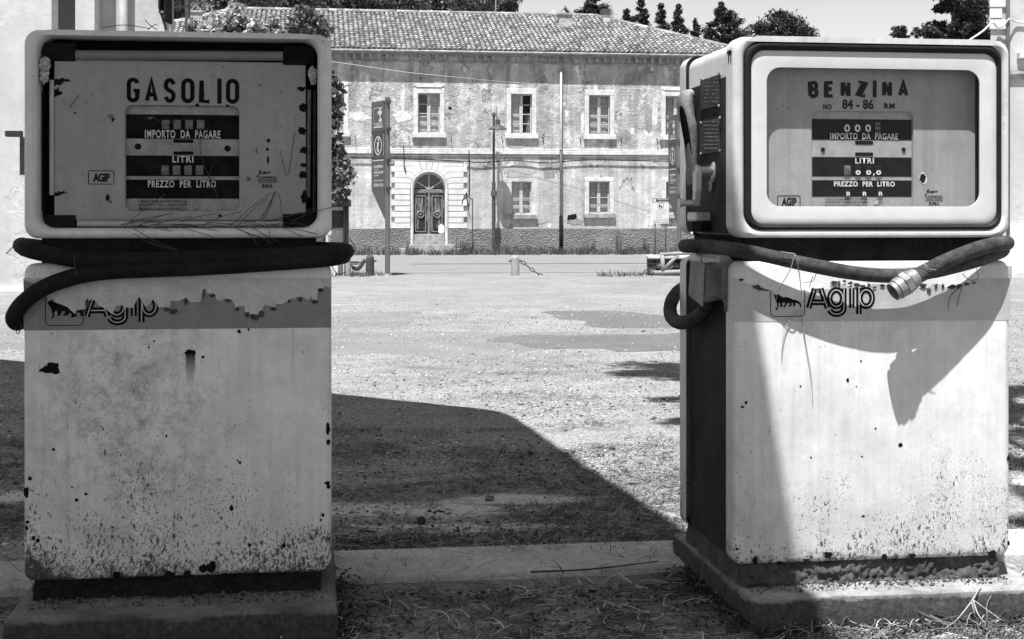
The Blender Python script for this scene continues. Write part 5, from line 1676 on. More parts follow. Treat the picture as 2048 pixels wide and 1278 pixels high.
# scraps of fallen and fresh plaster
for (x, y, rx, ry, m, sd) in ((712, 233, 24, 9, M_scrap_lt, 1), (805, 232, 18, 11, M_scrap_lt, 2), (806, 200, 4, 26, M_scrap_lt, 3), (745, 208, 24, 5, M_joint, 4), (1166, 237, 8, 16, M_scrap_gr, 5), (1297, 240, 7, 28, M_scrap_gr, 6), (1248, 275, 14, 13, M_scrap_gr, 7), (1259, 205, 3, 14, M_scrap_gr, 8), (1040, 342, 30, 12, M_joint, 9), (1098, 345, 12, 14, M_scrap_gr, 10), (1034, 288, 20, 7, M_joint, 11), (1146, 436, 10, 8, M_neck, 12), (1165, 244, 4, 26, M_scrap_lt, 13), (1150, 444, 16, 6, M_scrap_gr, 14), (1310, 225, 6, 30, M_scrap_lt, 15), (1264, 262, 5, 6, M_scrap_lt, 16), (1060, 443, 34, 5, M_joint, 17), (1098, 452, 5, 5, M_scrap_lt, 18), (900, 216, 4, 2, M_neck, 19), (980, 160, 5, 12, M_scrap_gr, 20), (1092, 168, 4, 14, M_scrap_gr, 21), (875, 160, 12, 8, M_joint, 22)):
    u, z = hp(x, y)
    k = FB.o[1] / FPX
    def blob(N=72):
        out = []
        for i in range(N):
            a = 2 * math.pi * i / N; d = Vector((math.cos(a), math.sin(a), sd * 3.7))
            f = 1 + .45 * mnoise.noise(d * 1.3) + .30 * mnoise.noise(d * 3.1) + .16 * mnoise.noise(d * 8) + .08 * mnoise.noise(d * 19)
            out.append((u + d.x * rx * k * f, z + d.y * ry * k * f))
        return out
    flat("plaster_scrap", [blob()], -.006 - .0004 * sd, m, house)
# ------------------------------------------------------------------ street furniture
M_pole = mat_plain("grey_painted_pole", 0.12, 0.2, 3, 0.45, 0.4)
M_totem = mat_plain("grey_sign_panel", 0.085, 0.08, 2, 0.45, 0.35)
M_totemdk = mat_plain("dark_sign_panel", 0.022, 0.1, 2, 0.4, 0.4)
M_signwht = mat_plain("white_sign_face", 0.58, 0.06, 3, 0.5)
M_boll = concrete_mat("bollard_stone", 0.34, 0.35, 5, 2.0)
M_bolldk = concrete_mat("dark_bollard_stone", 0.075, 0.4, 5, 4.0)
M_chain = mat_plain("rusty_chain_iron", 0.05, 0.4, 20, 0.7, 0.3)
M_iron = mat_plain("dark_iron", 0.06, 0.3, 6, 0.6, 0.4)
M_wood = mat_plain("weathered_log", 0.26, 0.3, 8, 0.85)

def totem(px_pole, py_base, Y, k, label, yaw=math.atan2(-0.85, 0.527)):
    """an angled information panel clamped to a pole; k = its scale in the picture against the near one"""
    base = W(px_pole, py_base, Y); g = gz(Y)
    root = empty("information_sign", (base.x, base.y, g), yaw)
    tag(root, label, "sign", "information totems beside the yard")
    # local x runs left to right along the panel as one reads it, the pole at x = 0
    def z(py): return (py_base - py) / FPX * Y
    zt = lambda t: (z(0) * 0 + z_top - t * Hh)
    Hh = 179.0 / k * 1.0 / FPX * Y
    z_top = z(py_top[px_pole]) 
    Wd = 0.66
    mb = MB(); mb.tube([(0, 0, -.05), (0, 0, z_top + .06)], .055, 16); mb.lathe([(.12, 0), (.10, .03), (.06, .05)], (0, 0, 0), 16); mb.build("pole", M_pole, root, 50)
    for t in (0.02, 0.325, 0.665, 0.985):
        f = MB(); f.box(-.10, .09, -.05, .05, zt(t) - .035, zt(t) + .035); f.build("clamp", M_iron, root, bevel=.006)
    x1, x0 = -.08, -.08 - Wd
    pn = MB(); pn.prism([(x0, zt(1.0)), (x1, zt(1.34)), (x1, zt(0)), (x0, zt(0))], -.02, .02)
    pan = pn.build("panel", M_totem, root)
    f = MB(); f.prism([(x0 + .004, zt(0.66)), (x1 - .004, zt(0.66)), (x1 - .004, zt(.335)), (x0 + .004, zt(.335))], -.0235, -.0202); f.build("dark_field", M_totemdk, pan)
    y = -.0245
    f = MB(); f.box(x0 + .05, x1 - .01, -.0235, -.0202, zt(.672), zt(.660)); f.build("white_line", M_signwht, pan)
    # emblem: an eagle seen from the front, in a square frame
    def ex(a): return x0 + .12 + a * .42
    def ez_(b): return zt(.29) + b * (zt(.075) - zt(.29))
    f = MB(); f.ribbon([(ex(0), ez_(.22)), (ex(0), ez_(1)), (ex(1), ez_(1))], .012, y); f.ribbon([(ex(0), ez_(.20)), (ex(1), ez_(.20))], .010, y); f.build("emblem_frame", M_signwht, pan)
    def em(P): return [(ex(a), ez_(b)) for a, b in P]
    flat("eagle_emblem", [em([(.55, 1.0), (.98, 1.0), (.80, .92), (.82, .80), (.90, .88), (1.0, .66), (.93, .70), (.82, .62), (.78, .52), (.95, .34), (.92, .24), (.82, .30), (.76, .20), (.70, .30), (.58, .22), (.56, .32), (.72, .50), (.66, .60), (.55, .70), (.42, .60), (.50, .86), (.62, .82), (.68, .92)])], y, M_signwht, pan)
    text_fit("COMUNE", ex(0), ex(1), ez_(.06), ez_(.16), y, M_signwht, pan, .02)
    f = MB(); f.box(ex(0), ex(1), y - .001, -.0202, ez_(-.04), ez_(.03)); f.build("emblem_bar", M_signwht, pan)
    cx = (x0 + x1) / 2; zc = zt(.50); ra, rb = .17, (zt(.40) - zt(.60)) / 2
    f = MB(); f.ribbon([(cx + ra * math.cos(2 * math.pi * i / 40), zc + rb * math.sin(2 * math.pi * i / 40)) for i in range(40)], .032, y, closed=True); f.build("letter_ring", M_signwht, pan)
    f = MB()
    f.ribbon([(cx - .055, zc + .055), (cx + .005, zc + .075), (cx - .03, zc - .10), (cx - .01, zc - .125), (cx + .045, zc - .095)], .052, y)
    f.loft([[(cx + .025 + .036 * s * math.cos(2 * math.pi * i / 14), y, zc + .135 + .036 * s * math.sin(2 * math.pi * i / 14)) for i in range(14)] for s in (1.0, .5)], cap1=True)
    f.build("letter_i", M_signwht, pan)
    Mr = lambda xx, zz: Matrix.Translation((xx, 0, zz)) @ Matrix.Rotation(math.radians(-90), 4, 'Y')
    text_fit("INFORMAZIONI", 0, (zt(.38) - zt(.615)), 0, .05, y, M_signwht, pan, .0, M=Matrix.Translation((x0 + .09, 0, zt(.615))) @ Matrix.Rotation(math.radians(-90), 4, 'Y'))
    text_fit("INFORMATION", 0, (zt(.38) - zt(.615)), 0, .05, y, M_signwht, pan, .0, M=Matrix.Translation((x1 - .09, 0, zt(.38))) @ Matrix.Rotation(math.radians(90), 4, 'Y'))
    text_fit("INFORMAZIONI", x0 + .13, x1 - .10, zt(.375), zt(.355), y, M_pole, pan, .01)
    text_fit("INFORMATION", x0 + .13, x1 - .10, zt(.635), zt(.615), y, M_pole, pan, .01)
    for t0, t1, s, e in ((.722, .752, "BIGLIETTERIA", 1), (.762, .773, "TICKETS", .5), (.788, .818, "VISITE GUIDATE", 1), (.829, .844, "GUIDED", .55), (.886, .902, "INFORMAZIONI", 1), (.928, .962, "EDEN 331", 1)):
        text_fit(s, x0 + .13, x0 + .13 + .45 * e, zt(t1), zt(t0), y, M_signwht, pan, .03)
    return root
py_top = {775: 199, 1358: 229}
totem(775, 550, 31.5, 1.0, "grey information sign on a pole standing between the stone bollards and the arched door")
totem(1358, 545, 34.4, 179 / 164., "grey information sign half hidden behind the sunlit fuel pump", math.atan2(-.978, .21))

# lamp post by the road
Yl = 63.6
b_ = W(987.5, 504, Yl)
lamp = empty("street_lamp", (b_.x, b_.y, gz(Yl)))
tag(lamp, "slim iron street lamp with a saucer shade in front of the old house", "street lamp")
H = (504 - 226) / FPX * Yl
k = Yl / FPX
mb = MB(); mb.tube([(0, 0, -.1), (0, 0, H * .52)], .085, 12); mb.tube([(0, 0, H * .52), (0, 0, H)], .055, 12); mb.lathe([(.13, 0), (.13, .2), (.11, .25)], (0, 0, H * .42), 12); mb.lathe([(.10, 0), (.09, .1), (.02, .15)], (0, 0, H), 10); mb.build("pole", M_iron, lamp, 50)
zl = (504 - 253) * k
mb = MB(); mb.tube(crom([(.0, 0, zl + .55), (.06, -.16, zl + .62), (.12, -.34, zl + .50), (.18, -.45, zl + .35), (.18, -.45, zl + .30)], 6), .025, 8); mb.tube([(.13, -.05, zl + .1), (.13, -.05, zl + .95)], .015, 6); mb.build("arm", M_iron, lamp, True)
mb = MB(); mb.lathe([(.40, 0), (.39, .03), (.18, .17), (.10, .22), (.10, .42), (.04, .46)], (.18, -.45, zl - .05), 20); mb.build("lamp_shade", M_iron, lamp, 50)
mb = MB(); mb.lathe([(.02, 0), (.08, .03), (.10, .07)], (.18, -.45, zl - .11), 12); mb.build("bulb", M_signwht, lamp, True)

# bollards and chains along the edge of the yard
def bollard(px, Y, dark, wpx, hpx, label):
    b = W(px, 551, Y); g = gz(Y)
    k = Y / FPX; r = wpx / 2 * k; h = hpx * k
    root = empty("bollard", (b.x, b.y, g))
    tag(root, label, "bollard", "stone bollards along the yard edge")
    mb = MB(); mb.lathe([(r * 1.02, -.08), (r, .02), (r * .98, h * .80), (r * .96, h * .90), (r * .78, h * .965), (r * .4, h), (.01, h * 1.01)], (0, 0, 0), 16)
    vs = mb.v
    mb.v = [(x + mnoise.noise((x * 9, y * 9, z * 9)) * .012, y + mnoise.noise((x * 9 + 5, y * 9, z * 9)) * .012, z) for x, y, z in vs]
    mb.build("post", M_bolldk if dark else M_boll, root, 50)
    f = MB(); f.tube([(r * .9, 0, h * .72), (r + .05, 0, h * .72)], .02, 6); f.tube([(-r * .9, 0, h * .72), (-r - .05, 0, h * .72)], .02, 6); f.build("chain_eye", M_chain, root)
    return Vector((b.x, b.y, g + h * .72)), r
b1, r1 = bollard(740, 31.5, True, 17, 41, "dark stone bollard next to the information sign pole")
b2, r2_ = bollard(1030.5, 31.7, False, 16.5, 40, "pale stone bollard standing alone in the middle of the yard edge")
b3, r3_ = bollard(693, 31.4, False, 17, 38, "pale stone bollard half hidden behind the hose of the shaded pump")
def chain(a, b, sag, label, gflat=True):
    root = MB()
    n = max(12, int((b - a).length / .095))
    prev = None
    for i in range(n):
        t = (i + .5) / n
        p = a.lerp(b, t); p.z -= sag * 4 * t * (1 - t)
        p.z = max(p.z, gz(p.y) - .04)
        d = (b - a).normalized()
        d = Vector((d.x, d.y, d.z - sag * 4 * (1 - 2 * t) / (b - a).length)).normalized()
        up = Vector((0, 0, 1)) if i % 2 else d.cross(Vector((0, 0, 1))).normalized()
        sd = d.cross(up).normalized()
        ring_ = [p + d * .062 * math.cos(2 * math.pi * q / 8) + sd * .034 * math.sin(2 * math.pi * q / 8) for q in range(9)]
        root.tube(ring_, .012, 5, cap=False)
    o = root.build("chain", M_chain, None, True)
    return tag(o, label, "chain", "chains between the bollards")
chain(b2 + Vector((r2_ + .04, 0, 0)), W(1296, 540, 31.6), .55, "rusty chain sagging from the pale bollard to the low wall")
chain(b1 - Vector((r1 + .04, 0, 0)), b3 + Vector((r3_ + .04, 0, -.1)), .10, "short rusty chain linking the dark bollard to the left")

# low rubble wall with a rustic rail
Yw = 31.6
a = W(1298, 548, Yw); b = W(1420, 548, Yw); k = Yw / FPX
lw = empty("low_stone_wall", (a.x, Yw, gz(Yw)))
tag(lw, "low rubble stone wall with a pale coping behind the sunlit pump", "wall")
M_rub = NM("rubble_stone"); vv_ = M_rub.voro(7, None, 'F1'); vc = M_rub.N("ShaderNodeTexVoronoi"); vc.inputs['Scale'].default_value = 7; M_rub.L(M_rub.co, vc.inputs['Vector']); sc_ = M_rub.N("ShaderNodeSeparateColor"); M_rub.L(vc.outputs['Color'], sc_.inputs[0])
M_rubble = M_rub.fin(M_rub.op('MULTIPLY', M_rub.mr(sc_.outputs[0], 0, 1, .03, .30), M_rub.mr(vv_, 0.0, .6, 1.1, .3)), .95, .1, 0, vv_, 1.0, .1)
mb = MB(); mb.box(0, b.x - a.x, 0, .5, -.1, 33 * k); mb.build("rubble", M_rubble, lw)
mb = MB(); mb.box(-.02, b.x - a.x, -.04, .54, 33 * k, 40 * k); mb.build("coping", M_stone, lw, bevel=.02)
fe = empty("wooden_rail", (W(1320, 548, Yw).x, Yw - .35, gz(Yw)))
tag(fe, "rustic log rail with a slanting brace in front of the low stone wall", "fence")
z0 = 10 * k
def lg(x0, y0, x1, y1, r, name):
    X0 = W(1320, 548, Yw - .35)
    p = W(x0, y0, Yw - .35) - Vector((X0.x, Yw - .35, gz(Yw))); q = W(x1, y1, Yw - .35) - Vector((X0.x, Yw - .35, gz(Yw)))
    m = MB(); m.tube([p, p.lerp(q, .5) + Vector((.01, 0, .012)), q], r, 8); m.build(name, M_wood, fe, True)
lg(1322, 551, 1321, 509, .045, "post"); lg(1317, 509, 1420, 506, .042, "top_rail"); lg(1324, 539, 1353, 510, .036, "brace"); lg(1400, 551, 1400, 508, .045, "post"); lg(1305, 546, 1420, 543, .05, "bottom_rail")

# municipal notice on two posts
Yn = 60.0; k = Yn / FPX
nb = empty("notice_sign", (W(1322, 507, Yn).x, Yn, gz(Yn)))
tag(nb, "white municipal waste notice on two thin posts before the house", "sign")
def NX(px): return (px - 1322) * k
def NZ(py): return W(0, py, Yn).z - gz(Yn)
for px in (1310.5, 1331.5):
    mb = MB(); mb.tube([(NX(px), .03, -.1), (NX(px), .03, NZ(400))], .03, 8); mb.build("post", M_pole, nb, True)
mb = MB(); mb.box(NX(1305), NX(1337.5), -.02, .0, NZ(447), NZ(397)); pnl = mb.build("board", M_signwht, nb)
mb = MB(); mb.box(NX(1305), NX(1337.5), -.024, -.0205, NZ(404.5), NZ(397)); mb.build("header", M_totemdk, pnl)
text_fit("ISTITUZIONE", NX(1314.5), NX(1336), NZ(400), NZ(398), -.0248, M_signwht, pnl, .03); text_fit("COMUNALE", NX(1314.5), NX(1336), NZ(404), NZ(402), -.0248, M_signwht, pnl, .03)
mb = MB(); mb.box(NX(1306.5), NX(1312), -.0248, -.0242, NZ(403.7), NZ(398)); mb.build("crest_field", M_signwht, pnl)
pts = [(p[0], p[2]) for p in rrect(NX(1315.7), NX(1326.5), NZ(417.5), NZ(406), .04, 0, 4)]
mb = MB(); mb.ribbon(pts, .014, -.0215, closed=True); mb.ribbon([(NX(1318.6), NZ(415.5)), (NX(1319.2), NZ(411.5)), (NX(1319.8), NZ(409))], .055, -.0216); mb.ribbon([(NX(1319.6), NZ(410.5)), (NX(1322), NZ(411.5))], .02, -.0217); mb.ribbon([(NX(1323), NZ(416)), (NX(1323), NZ(411.5))], .055, -.0218); mb.build("litter_symbol", M_totemdk, pnl)
for i, (s, e) in enumerate((("CENTRO RACCOLTA", 1.0), ("RIFIUTI URBANI", .80), ("INGOMBRANTI", .74), ("COMUNALE", .55), ("FERROSI", .50), ("COLLETTIVA CARTA", 1.0))):
    y = 420 + i * 3.6
    text_fit(s, NX(1312), NX(1312) + (NX(1335.5) - NX(1312)) * e, NZ(y + 1.7), NZ(y), -.0212, M_iron, pnl, .0)
text_fit("MARTEDI  10 APRILE", NX(1307), NX(1336), NZ(445.5), NZ(443.3), -.0212, M_iron, pnl, .02)
mb = MB(); mb.box(NX(1306), NX(1337), -.0212, -.0205, NZ(441.8), NZ(441.2)); mb.build("ruled_line", M_iron, pnl)

# notice board under the ivy clad tree
Yb = 46.0; k = Yb / FPX
bd = empty("notice_board", (W(680, 500, Yb).x, Yb, gz(Yb)))
tag(bd, "old roofed notice board with dark panels under the ivy clad tree", "notice board")
def BX(px): return (px - 680) * k
def BZ(py): return W(0, py, Yb).z - gz(Yb)
M_tin = mat_plain("rusty_tin", 0.06, 0.6, 4, 0.7)
mb = MB(); mb.box(BX(640), BX(699.5), -.30, .45, BZ(413.5), BZ(399.5)); mb.build("roof", M_tin, bd, bevel=.02)
mb = MB(); mb.box(BX(645), BX(694), .0, .06, BZ(460), BZ(413.6)); brd = mb.build("board", M_signwht, bd)
mb = MB(); mb.box(BX(664), BX(688), -.012, -.002, BZ(456), BZ(421)); mb.build("dark_panel", M_tin, brd)
mb = MB(); mb.box(BX(645), BX(690), -.02, .05, BZ(500), BZ(460.2)); mb.build("lower_panel", M_stone, bd)
for px in (689.8, 695.5, 648):
    mb = MB(); mb.tube([(BX(px), -.07, -.1), (BX(px), -.07, BZ(413.6))], .045, 8); mb.build("post", M_pole, bd, True)
mb = MB(); mb.box(0, 1, 0, 1, 0, 1) if False else None
ub = empty("utility_cabinet", (W(678, 548, 31.2).x, 31.2, gz(31.2)))
tag(ub, "pale utility cabinet low behind the hose at the shaded pump", "cabinet")
k2 = 31.2 / FPX
mb = MB(); mb.box(-20 * k2, 10 * k2, 0, .3, -.05, 36 * k2); cb = mb.build("case", M_stone, ub, bevel=.015)
mb = MB(); mb.box(-2 * k2, 8 * k2, -.02, -.001, 2 * k2, 30 * k2); mb.build("door", M_pole, ub, bevel=.006)
mb = MB(); mb.box(5.5 * k2, 6.5 * k2, -.035, -.02, 15 * k2, 18 * k2); mb.build("handle", M_iron, ub)

# tall pole in front of the trees at the left, with a thinner one behind it
for (px, Y, r, lab, gm) in ((375, 40.0, 5.0, "dark thick pole rising above the shaded pump beside the building corner", 0), (383.5, 55.0, 2.6, "thinner dark pole just behind the thick one", 0)):
    b = W(px, 500, Y); kk = Y / FPX
    mb = MB(); mb.tube([(b.x, b.y, gz(Y) - .1), (b.x, b.y, 8.5)], r * kk, 12); mb.lathe([(r * kk * 1.15, 0), (r * kk * 1.15, .12)], (b.x, b.y, W(0, 12, Y).z), 12)
    tag(mb.build("utility_pole", M_iron if r > 4 else M_pole, None, 50), lab, "pole")
# overhead wire crossing the house front
mb = MB(); mb.tube([W(560, 112, 50), W(669, 124, 52), W(815, 145, 58), W(1000, 163, 63.0)], .012, 5)
mb.tube([W(1000, 163, 63.0), W(1130, 171, 63.2), W(1360, 181, 63.4), W(1500, 184, 63.5)], .006, 4)
tag(mb.build("overhead_cable", M_stone, None, True), "thin pale cable strung across the front of the old house", "cable")

# ------------------------------------------------------------------ building at the left edge and building at the right edge
Y0 = 23.0
bl = empty("plastered_building", (W(-60, 582, Y0).x, Y0, gz(Y0)))
tag(bl, "pale plastered building with pilasters and a drainpipe behind the shaded pump", "building")
ox = W(-60, 582, Y0).x
def LX(px, Y=Y0): return W(px, 0, Y).x - ox
HB = 9.5
# plan outline stepping back; near first
plan = [(-900, 0), (103, 0), (116, .22), (117.5, 1.2), (150, 1.25), (150.5, .55), (189, .55), (197, .75), (200, 1.15), (320, 1.30), (347.5, 1.30), (347.5, 9)]
mb = MB()
P = []
for px, d in plan:
    P.append((W(px, 0, Y0 + d).x - ox, d))
P.append((P[0][0], 9))
vs = [(x, d, -.4) for x, d in P] + [(x, d, HB) for x, d in P]
m = len(P); fs = [(i, (i + 1) % m, m + (i + 1) % m, m + i) for i in range(m)] + [tuple(range(m, 2 * m))]
mb.add(vs, fs); mb.build("wall", M_plaster2, bl)
xp = W(246, 0, Y0 + 1.0).x - ox
mb = MB(); mb.tube([(xp, 1.02, 0), (xp, 1.02, HB)], .075, 14); mb.build("drainpipe", M_stone, bl, True)
xs_ = W(326, 0, Y0 + 1.2).x - ox
mb = MB()
for (p0, p1, y1_, th) in ((316, 321, 17, .10), (331, 336, 44, .16)):
    xa, xb = W(p0, 0, Y0 + 1.0).x - ox, W(p1, 0, Y0 + 1.0).x - ox
    zb_ = W(0, y1_, Y0 + 1).z - gz(Y0)
    mb.box(xa, xb, 1.22 - th * 2.2, 1.295, zb_, HB - .4)
sh = mb.build("shutter", M_neck, bl, bevel=.01)
mb = MB()
za = W(0, 24, Y0 + 1).z - gz(Y0)
mb.tube([(W(318, 0, 24).x - ox, 1.1, za + .2), (W(319, 0, 24).x - ox, 1.05, za), (W(328, 0, 24).x - ox, 1.0, za - .02)], .03, 6)
mb.tube([(W(319, 0, 24).x - ox, 1.1, za), (W(330, 0, 24).x - ox, 1.1, za - .28)], .025, 6)
mb.build("shutter_stay", M_iron, sh, True)
zb_ = W(0, 582, Y0).z - gz(Y0)
mb = MB(); mb.box(LX(-900), LX(103), -.06, -.003, -.4, .06); mb.box(LX(-900), LX(103), -.075, -.061, .0, .035); mb.build("skirting", M_white, bl)
# right edge
Yr = 31.0
br = empty("corner_building", (W(1981, 550, Yr).x, Yr, gz(Yr)))
tag(br, "pale plastered building with stone quoins at the right edge", "building")
oxr = W(1981, 0, Yr).x; kr = Yr / FPX
def RX(px): return (px - 1981) * kr
def RZ(py): return W(0, py, Yr).z - gz(Yr)
mb = MB()
mb.add([(0, 0, -.4), (9, 0, -.4), (9, 0, 10), (0, 0, 10), (5, 10, -.4), (5, 10, 10), (9, 10, -.4), (9, 10, 10)], [(0, 1, 2, 3), (4, 0, 3, 5), (1, 6, 7, 2), (6, 4, 5, 7), (3, 2, 7, 5)])
mb.build("wall", M_plaster2, br)
mb = MB(); r6 = random.Random(4)
for i in range(8):
    zb0_ = RZ(60 - i * 22); w = 22 if i % 2 else 32
    mb.box(-.03, RX(1981 + w), -.05 - .004 * (i % 2), -.002, zb0_ + .01, zb0_ + .215)
mb.build("quoins", M_rust_block, br, bevel=.012)
mb = MB(); mb.box(-.03, 9, -.09, -.002, -.4, RZ(447)); mb.box(-.05, 9, -.12, -.091, -.4, RZ(505)); mb.build("plinth_course", M_stone, br, bevel=.015)
mb = MB(); mb.box(0, 9, -.06, -.002, RZ(158), RZ(149)); mb.box(0, 9, -.10, -.06, RZ(148.5), RZ(142)); mb.build("string_course", M_soffit, br)
mb = MB(); mb.box(RX(2033), 9, -.20, -.002, RZ(118), RZ(106)); sl_ = mb.build("sill", M_stone, br, bevel=.01)
mb = MB(); mb.tube([(RX(2013), -.09, RZ(500)), (RX(2013), -.09, 10)], .042, 10); mb.build("drainpipe", M_pole, br, True)
mb = MB(); mb.tube([Vector((RX(2006), -.10, RZ(42))), Vector((RX(1995), -.2, RZ(56))), Vector((RX(1985), -.3, RZ(58)))] , .02, 6)
cp_ = crom([(RX(2048), -.05, RZ(46)), (RX(2030), -.06, RZ(44)), (RX(2014), -.16, RZ(40)), (RX(2004), -.12, RZ(52)), (RX(1992), -.1, RZ(56)), (RX(1972), -.4, RZ(50)), (RX(1930), -1.2, RZ(76)), (RX(1860), -2.5, RZ(112))], 5)
mb = MB(); mb.tube(cp_, .02, 6); mb.build("service_cable", M_stone, br, True)
# low step at its foot
mb = MB(); mb.box(RX(1995), 9, -.9, -.125, -.3, RZ(528)); mb.build("step", M_stone, br, bevel=.015)
# ------------------------------------------------------------------ trees, weeds, litter, the roof that shades the pumps
M_leafdk = foliage_mat("dark_pine_foliage", 0.036, 0.55, 0.12, 0.6)
M_leafwd = foliage_mat("dark_wood_foliage", 0.11, 0.7, 0.2, 0.5)
M_leafmid = foliage_mat("wood_foliage", 0.2, 0.7, 0.2, 0.5)
M_leafivy = foliage_mat("glossy_ivy_leaves", 0.15, 0.75, 0.2, 0.33)
M_leaflt = foliage_mat("pale_shrub_leaves", 0.36, 0.6, 0.3, 0.5)
M_bark = mat_plain("grey_bark", 0.10, 0.4, 6, 0.9, 0.1, 0, 0.5, 20)
def leaf_quads(P, size, npr, flat_up=0.0, aspect=1.0, dirs=None):
    """diamond leaves at the points P with random attitudes"""
    n = len(P)
    a = npr.normal(size=(n, 3)); a[:, 2] = a[:, 2] * (1 - flat_up)
    if dirs is not None: a = a * 0.45 + dirs
    a /= np.linalg.norm(a, axis=1, keepdims=True) + 1e-9
    b = npr.normal(size=(n, 3))
    b -= a * (a * b).sum(1, keepdims=True); b /= np.linalg.norm(b, axis=1, keepdims=True) + 1e-9
    s = size * npr.uniform(0.6, 1.35, size=(n, 1))
    V = np.stack([P - a * s * .5, P + b * s * .28 * aspect, P + a * s * .5, P - b * s * .28 * aspect], 1).reshape(-1, 3)
    Q = np.arange(4 * n).reshape(n, 4)
    return V, Q
def blob_points(lobes, n, npr, shell=0.55):
    """points through the volume of several lobes (x, y, z, rx, ry, rz), gathered into clumps near the outside"""
    vol = np.array([l[3] * l[5] for l in lobes]); pick = npr.choice(len(lobes), n // 26 + 1, p=vol / vol.sum())
    out = []
    for i in pick:
        x, y, z, rx, ry, rz_ = lobes[i]
        d = npr.normal(size=3); d /= np.linalg.norm(d)
        r = npr.uniform(shell, 1.0) ** 0.6 * npr.uniform(.82, 1.12)
        c = np.array([x, y, z]) + d * r * np.array([rx, ry, rz_])
        cs = min(rx, rz_) * npr.uniform(.12, .26)
        out.append(c + npr.normal(size=(26, 3)) * cs * np.array([1, 1, .75]))
    return np.concatenate(out)[:n]
def tree(name, label, cat, base, lobes, n, size, mat, trunk_r, seed, group=None, limbs=True, aspect=1.0, dirs=None, shell=0.5):
    npr = np.random.RandomState(seed)
    root = empty(name, base); tag(root, label, cat, group)
    L = [(l[0] - base[0], l[1] - base[1], l[2] - base[2], l[3], l[4], l[5]) for l in lobes]
    V, Q = leaf_quads(blob_points(L, n, npr, shell), size, npr, 0, aspect)
    np_mesh("crown", V, Q, mat, root)
    mb = MB()
    ztop = max(l[2] for l in L); cx = np.mean([l[0] for l in L]); 
    rr = random.Random(seed)
    mb.tube(crom([(0, 0, -.2), (cx * .1 + rr.uniform(-.1, .1), 0, ztop * .35), (cx * .5, 0, ztop * .7), (cx, 0, ztop)], 4), [trunk_r * (1 - .8 * i / 12) for i in range(13)], 8)
    if limbs:
        for l in L:
            z0 = max(ztop * .25, l[2] - max(l[3], l[5]) * 1.0); t = z0 / max(ztop, .1)
            mb.tube(crom([(cx * t * .8, 0, z0), ((cx * t + l[0]) / 2, l[1] * .4, (z0 + l[2]) / 2 + .2), (l[0], l[1], l[2])], 4), [trunk_r * .45, trunk_r * .42, trunk_r * .38, trunk_r * .34, trunk_r * .3, trunk_r * .24, trunk_r * .18, trunk_r * .12, trunk_r * .08], 6)
    mb.build("trunk", M_bark, root, True)
    return root
def WL(px, py, Y, rxp, rzp, ry=None):
    p = W(px, py, Y); k = Y / FPX
    return (p.x, p.y, p.z, rxp * k, (ry if ry else rxp * k), rzp * k)

# ivy clad tree behind the shaded pump
Yt = 44.0
b = W(640, 500, Yt)
iv = [WL(668, 175, Yt, 20, 22, .5), WL(670, 225, Yt, 22, 34, .6), WL(672, 290, Yt, 24, 30, .6), WL(676, 345, Yt, 34, 34, .7), WL(690, 352, Yt, 24, 18, .5), WL(672, 392, Yt, 24, 18, .6), WL(640, 260, Yt, 30, 120, .8), WL(690, 330, Yt, 14, 12, .4), WL(660, 150, Yt, 9, 12, .3)]
tree("ivy_clad_tree", "ivy clad tree with glossy leaves spilling past the right side of the shaded pump", "tree", (b.x, Yt, gz(Yt)), iv, 9000, .13, M_leafivy, .16, 5, limbs=False, aspect=1.5, shell=.2)
# feathery pale trees showing over the top of the shaded pump
Yp = 40.0
for i, (bx, lob, lab, mt, n) in enumerate(((450, [(432, 60, 32, 26), (470, 38, 26, 28), (500, 55, 30, 22), (415, 78, 24, 18), (480, 80, 40, 20), (395, 62, 14, 22)], "pale feathery tree with white flecked leaves rising above the middle of the shaded pump", M_leaflt, 6500),
                            (530, [(520, 62, 26, 20), (555, 72, 26, 14), (548, 50, 12, 12)], "low pale shrubby tree just above the pump before the tiled roof", M_leaflt, 3000),
                            (600, [(612, 48, 34, 26), (590, 62, 26, 18), (638, 58, 18, 24), (610, 22, 16, 12), (575, 78, 30, 12)], "dark leaved round crown against the tiled roof near the shaded pump's right corner", M_leafivy, 6500))):
    b = W(bx, 500, Yp)
    tree("leafy_tree", lab, "tree", (b.x, Yp, gz(Yp)), [WL(x, y, Yp + .3 * (q % 3), rx, rz_, .7) for q, (x, y, rx, rz_) in enumerate(lob)], n, .14, mt, .14, 20 + i, aspect=1.3, shell=.1)
# dark wood on the rise behind the house: broad crowns
Yw_ = 84.0
wood = [(330, -8, 40, 60, 0), (372, 20, 50, 50, 1), (445, -20, 62, 50, 0), (520, -22, 48, 44, 1), (590, -14, 52, 44, 0), (662, -16, 54, 44, 1), (735, -14, 52, 42, 0), (805, -12, 54, 40, 1), (878, -10, 52, 38, 0), (948, -16, 52, 42, 1), (1003, -6, 32, 36, 0)]
for i, (x, y, rx, rz_, kd) in enumerate(wood):
    Yk = Yw_ + 3 * (i % 3); b = W(x, 440, Yk)
    lobs = [WL(x, y, Yk, rx, rz_, 3.0), WL(x - rx * .5, y + 14, Yk - .8, rx * .6, rz_ * .6, 2.0), WL(x + rx * .5, y + 10, Yk - .8, rx * .6, rz_ * .6, 2.0), WL(x, y + rz_ * .8, Yk, rx * .7, rz_ * .4, 2.0)]
    tree("wood_tree", ("grey green broad tree in the dark wood behind the roof ridge" if kd else "dark bushy tree in the wood behind the roof ridge"), "tree", (b.x, Yk, gz(Yk)), lobs, 12000, .20, M_leafmid if kd else M_leafwd, .3, 50 + i, group="trees of the wood behind the house ridge, " + ("grey" if kd else "dark"), shell=.35)
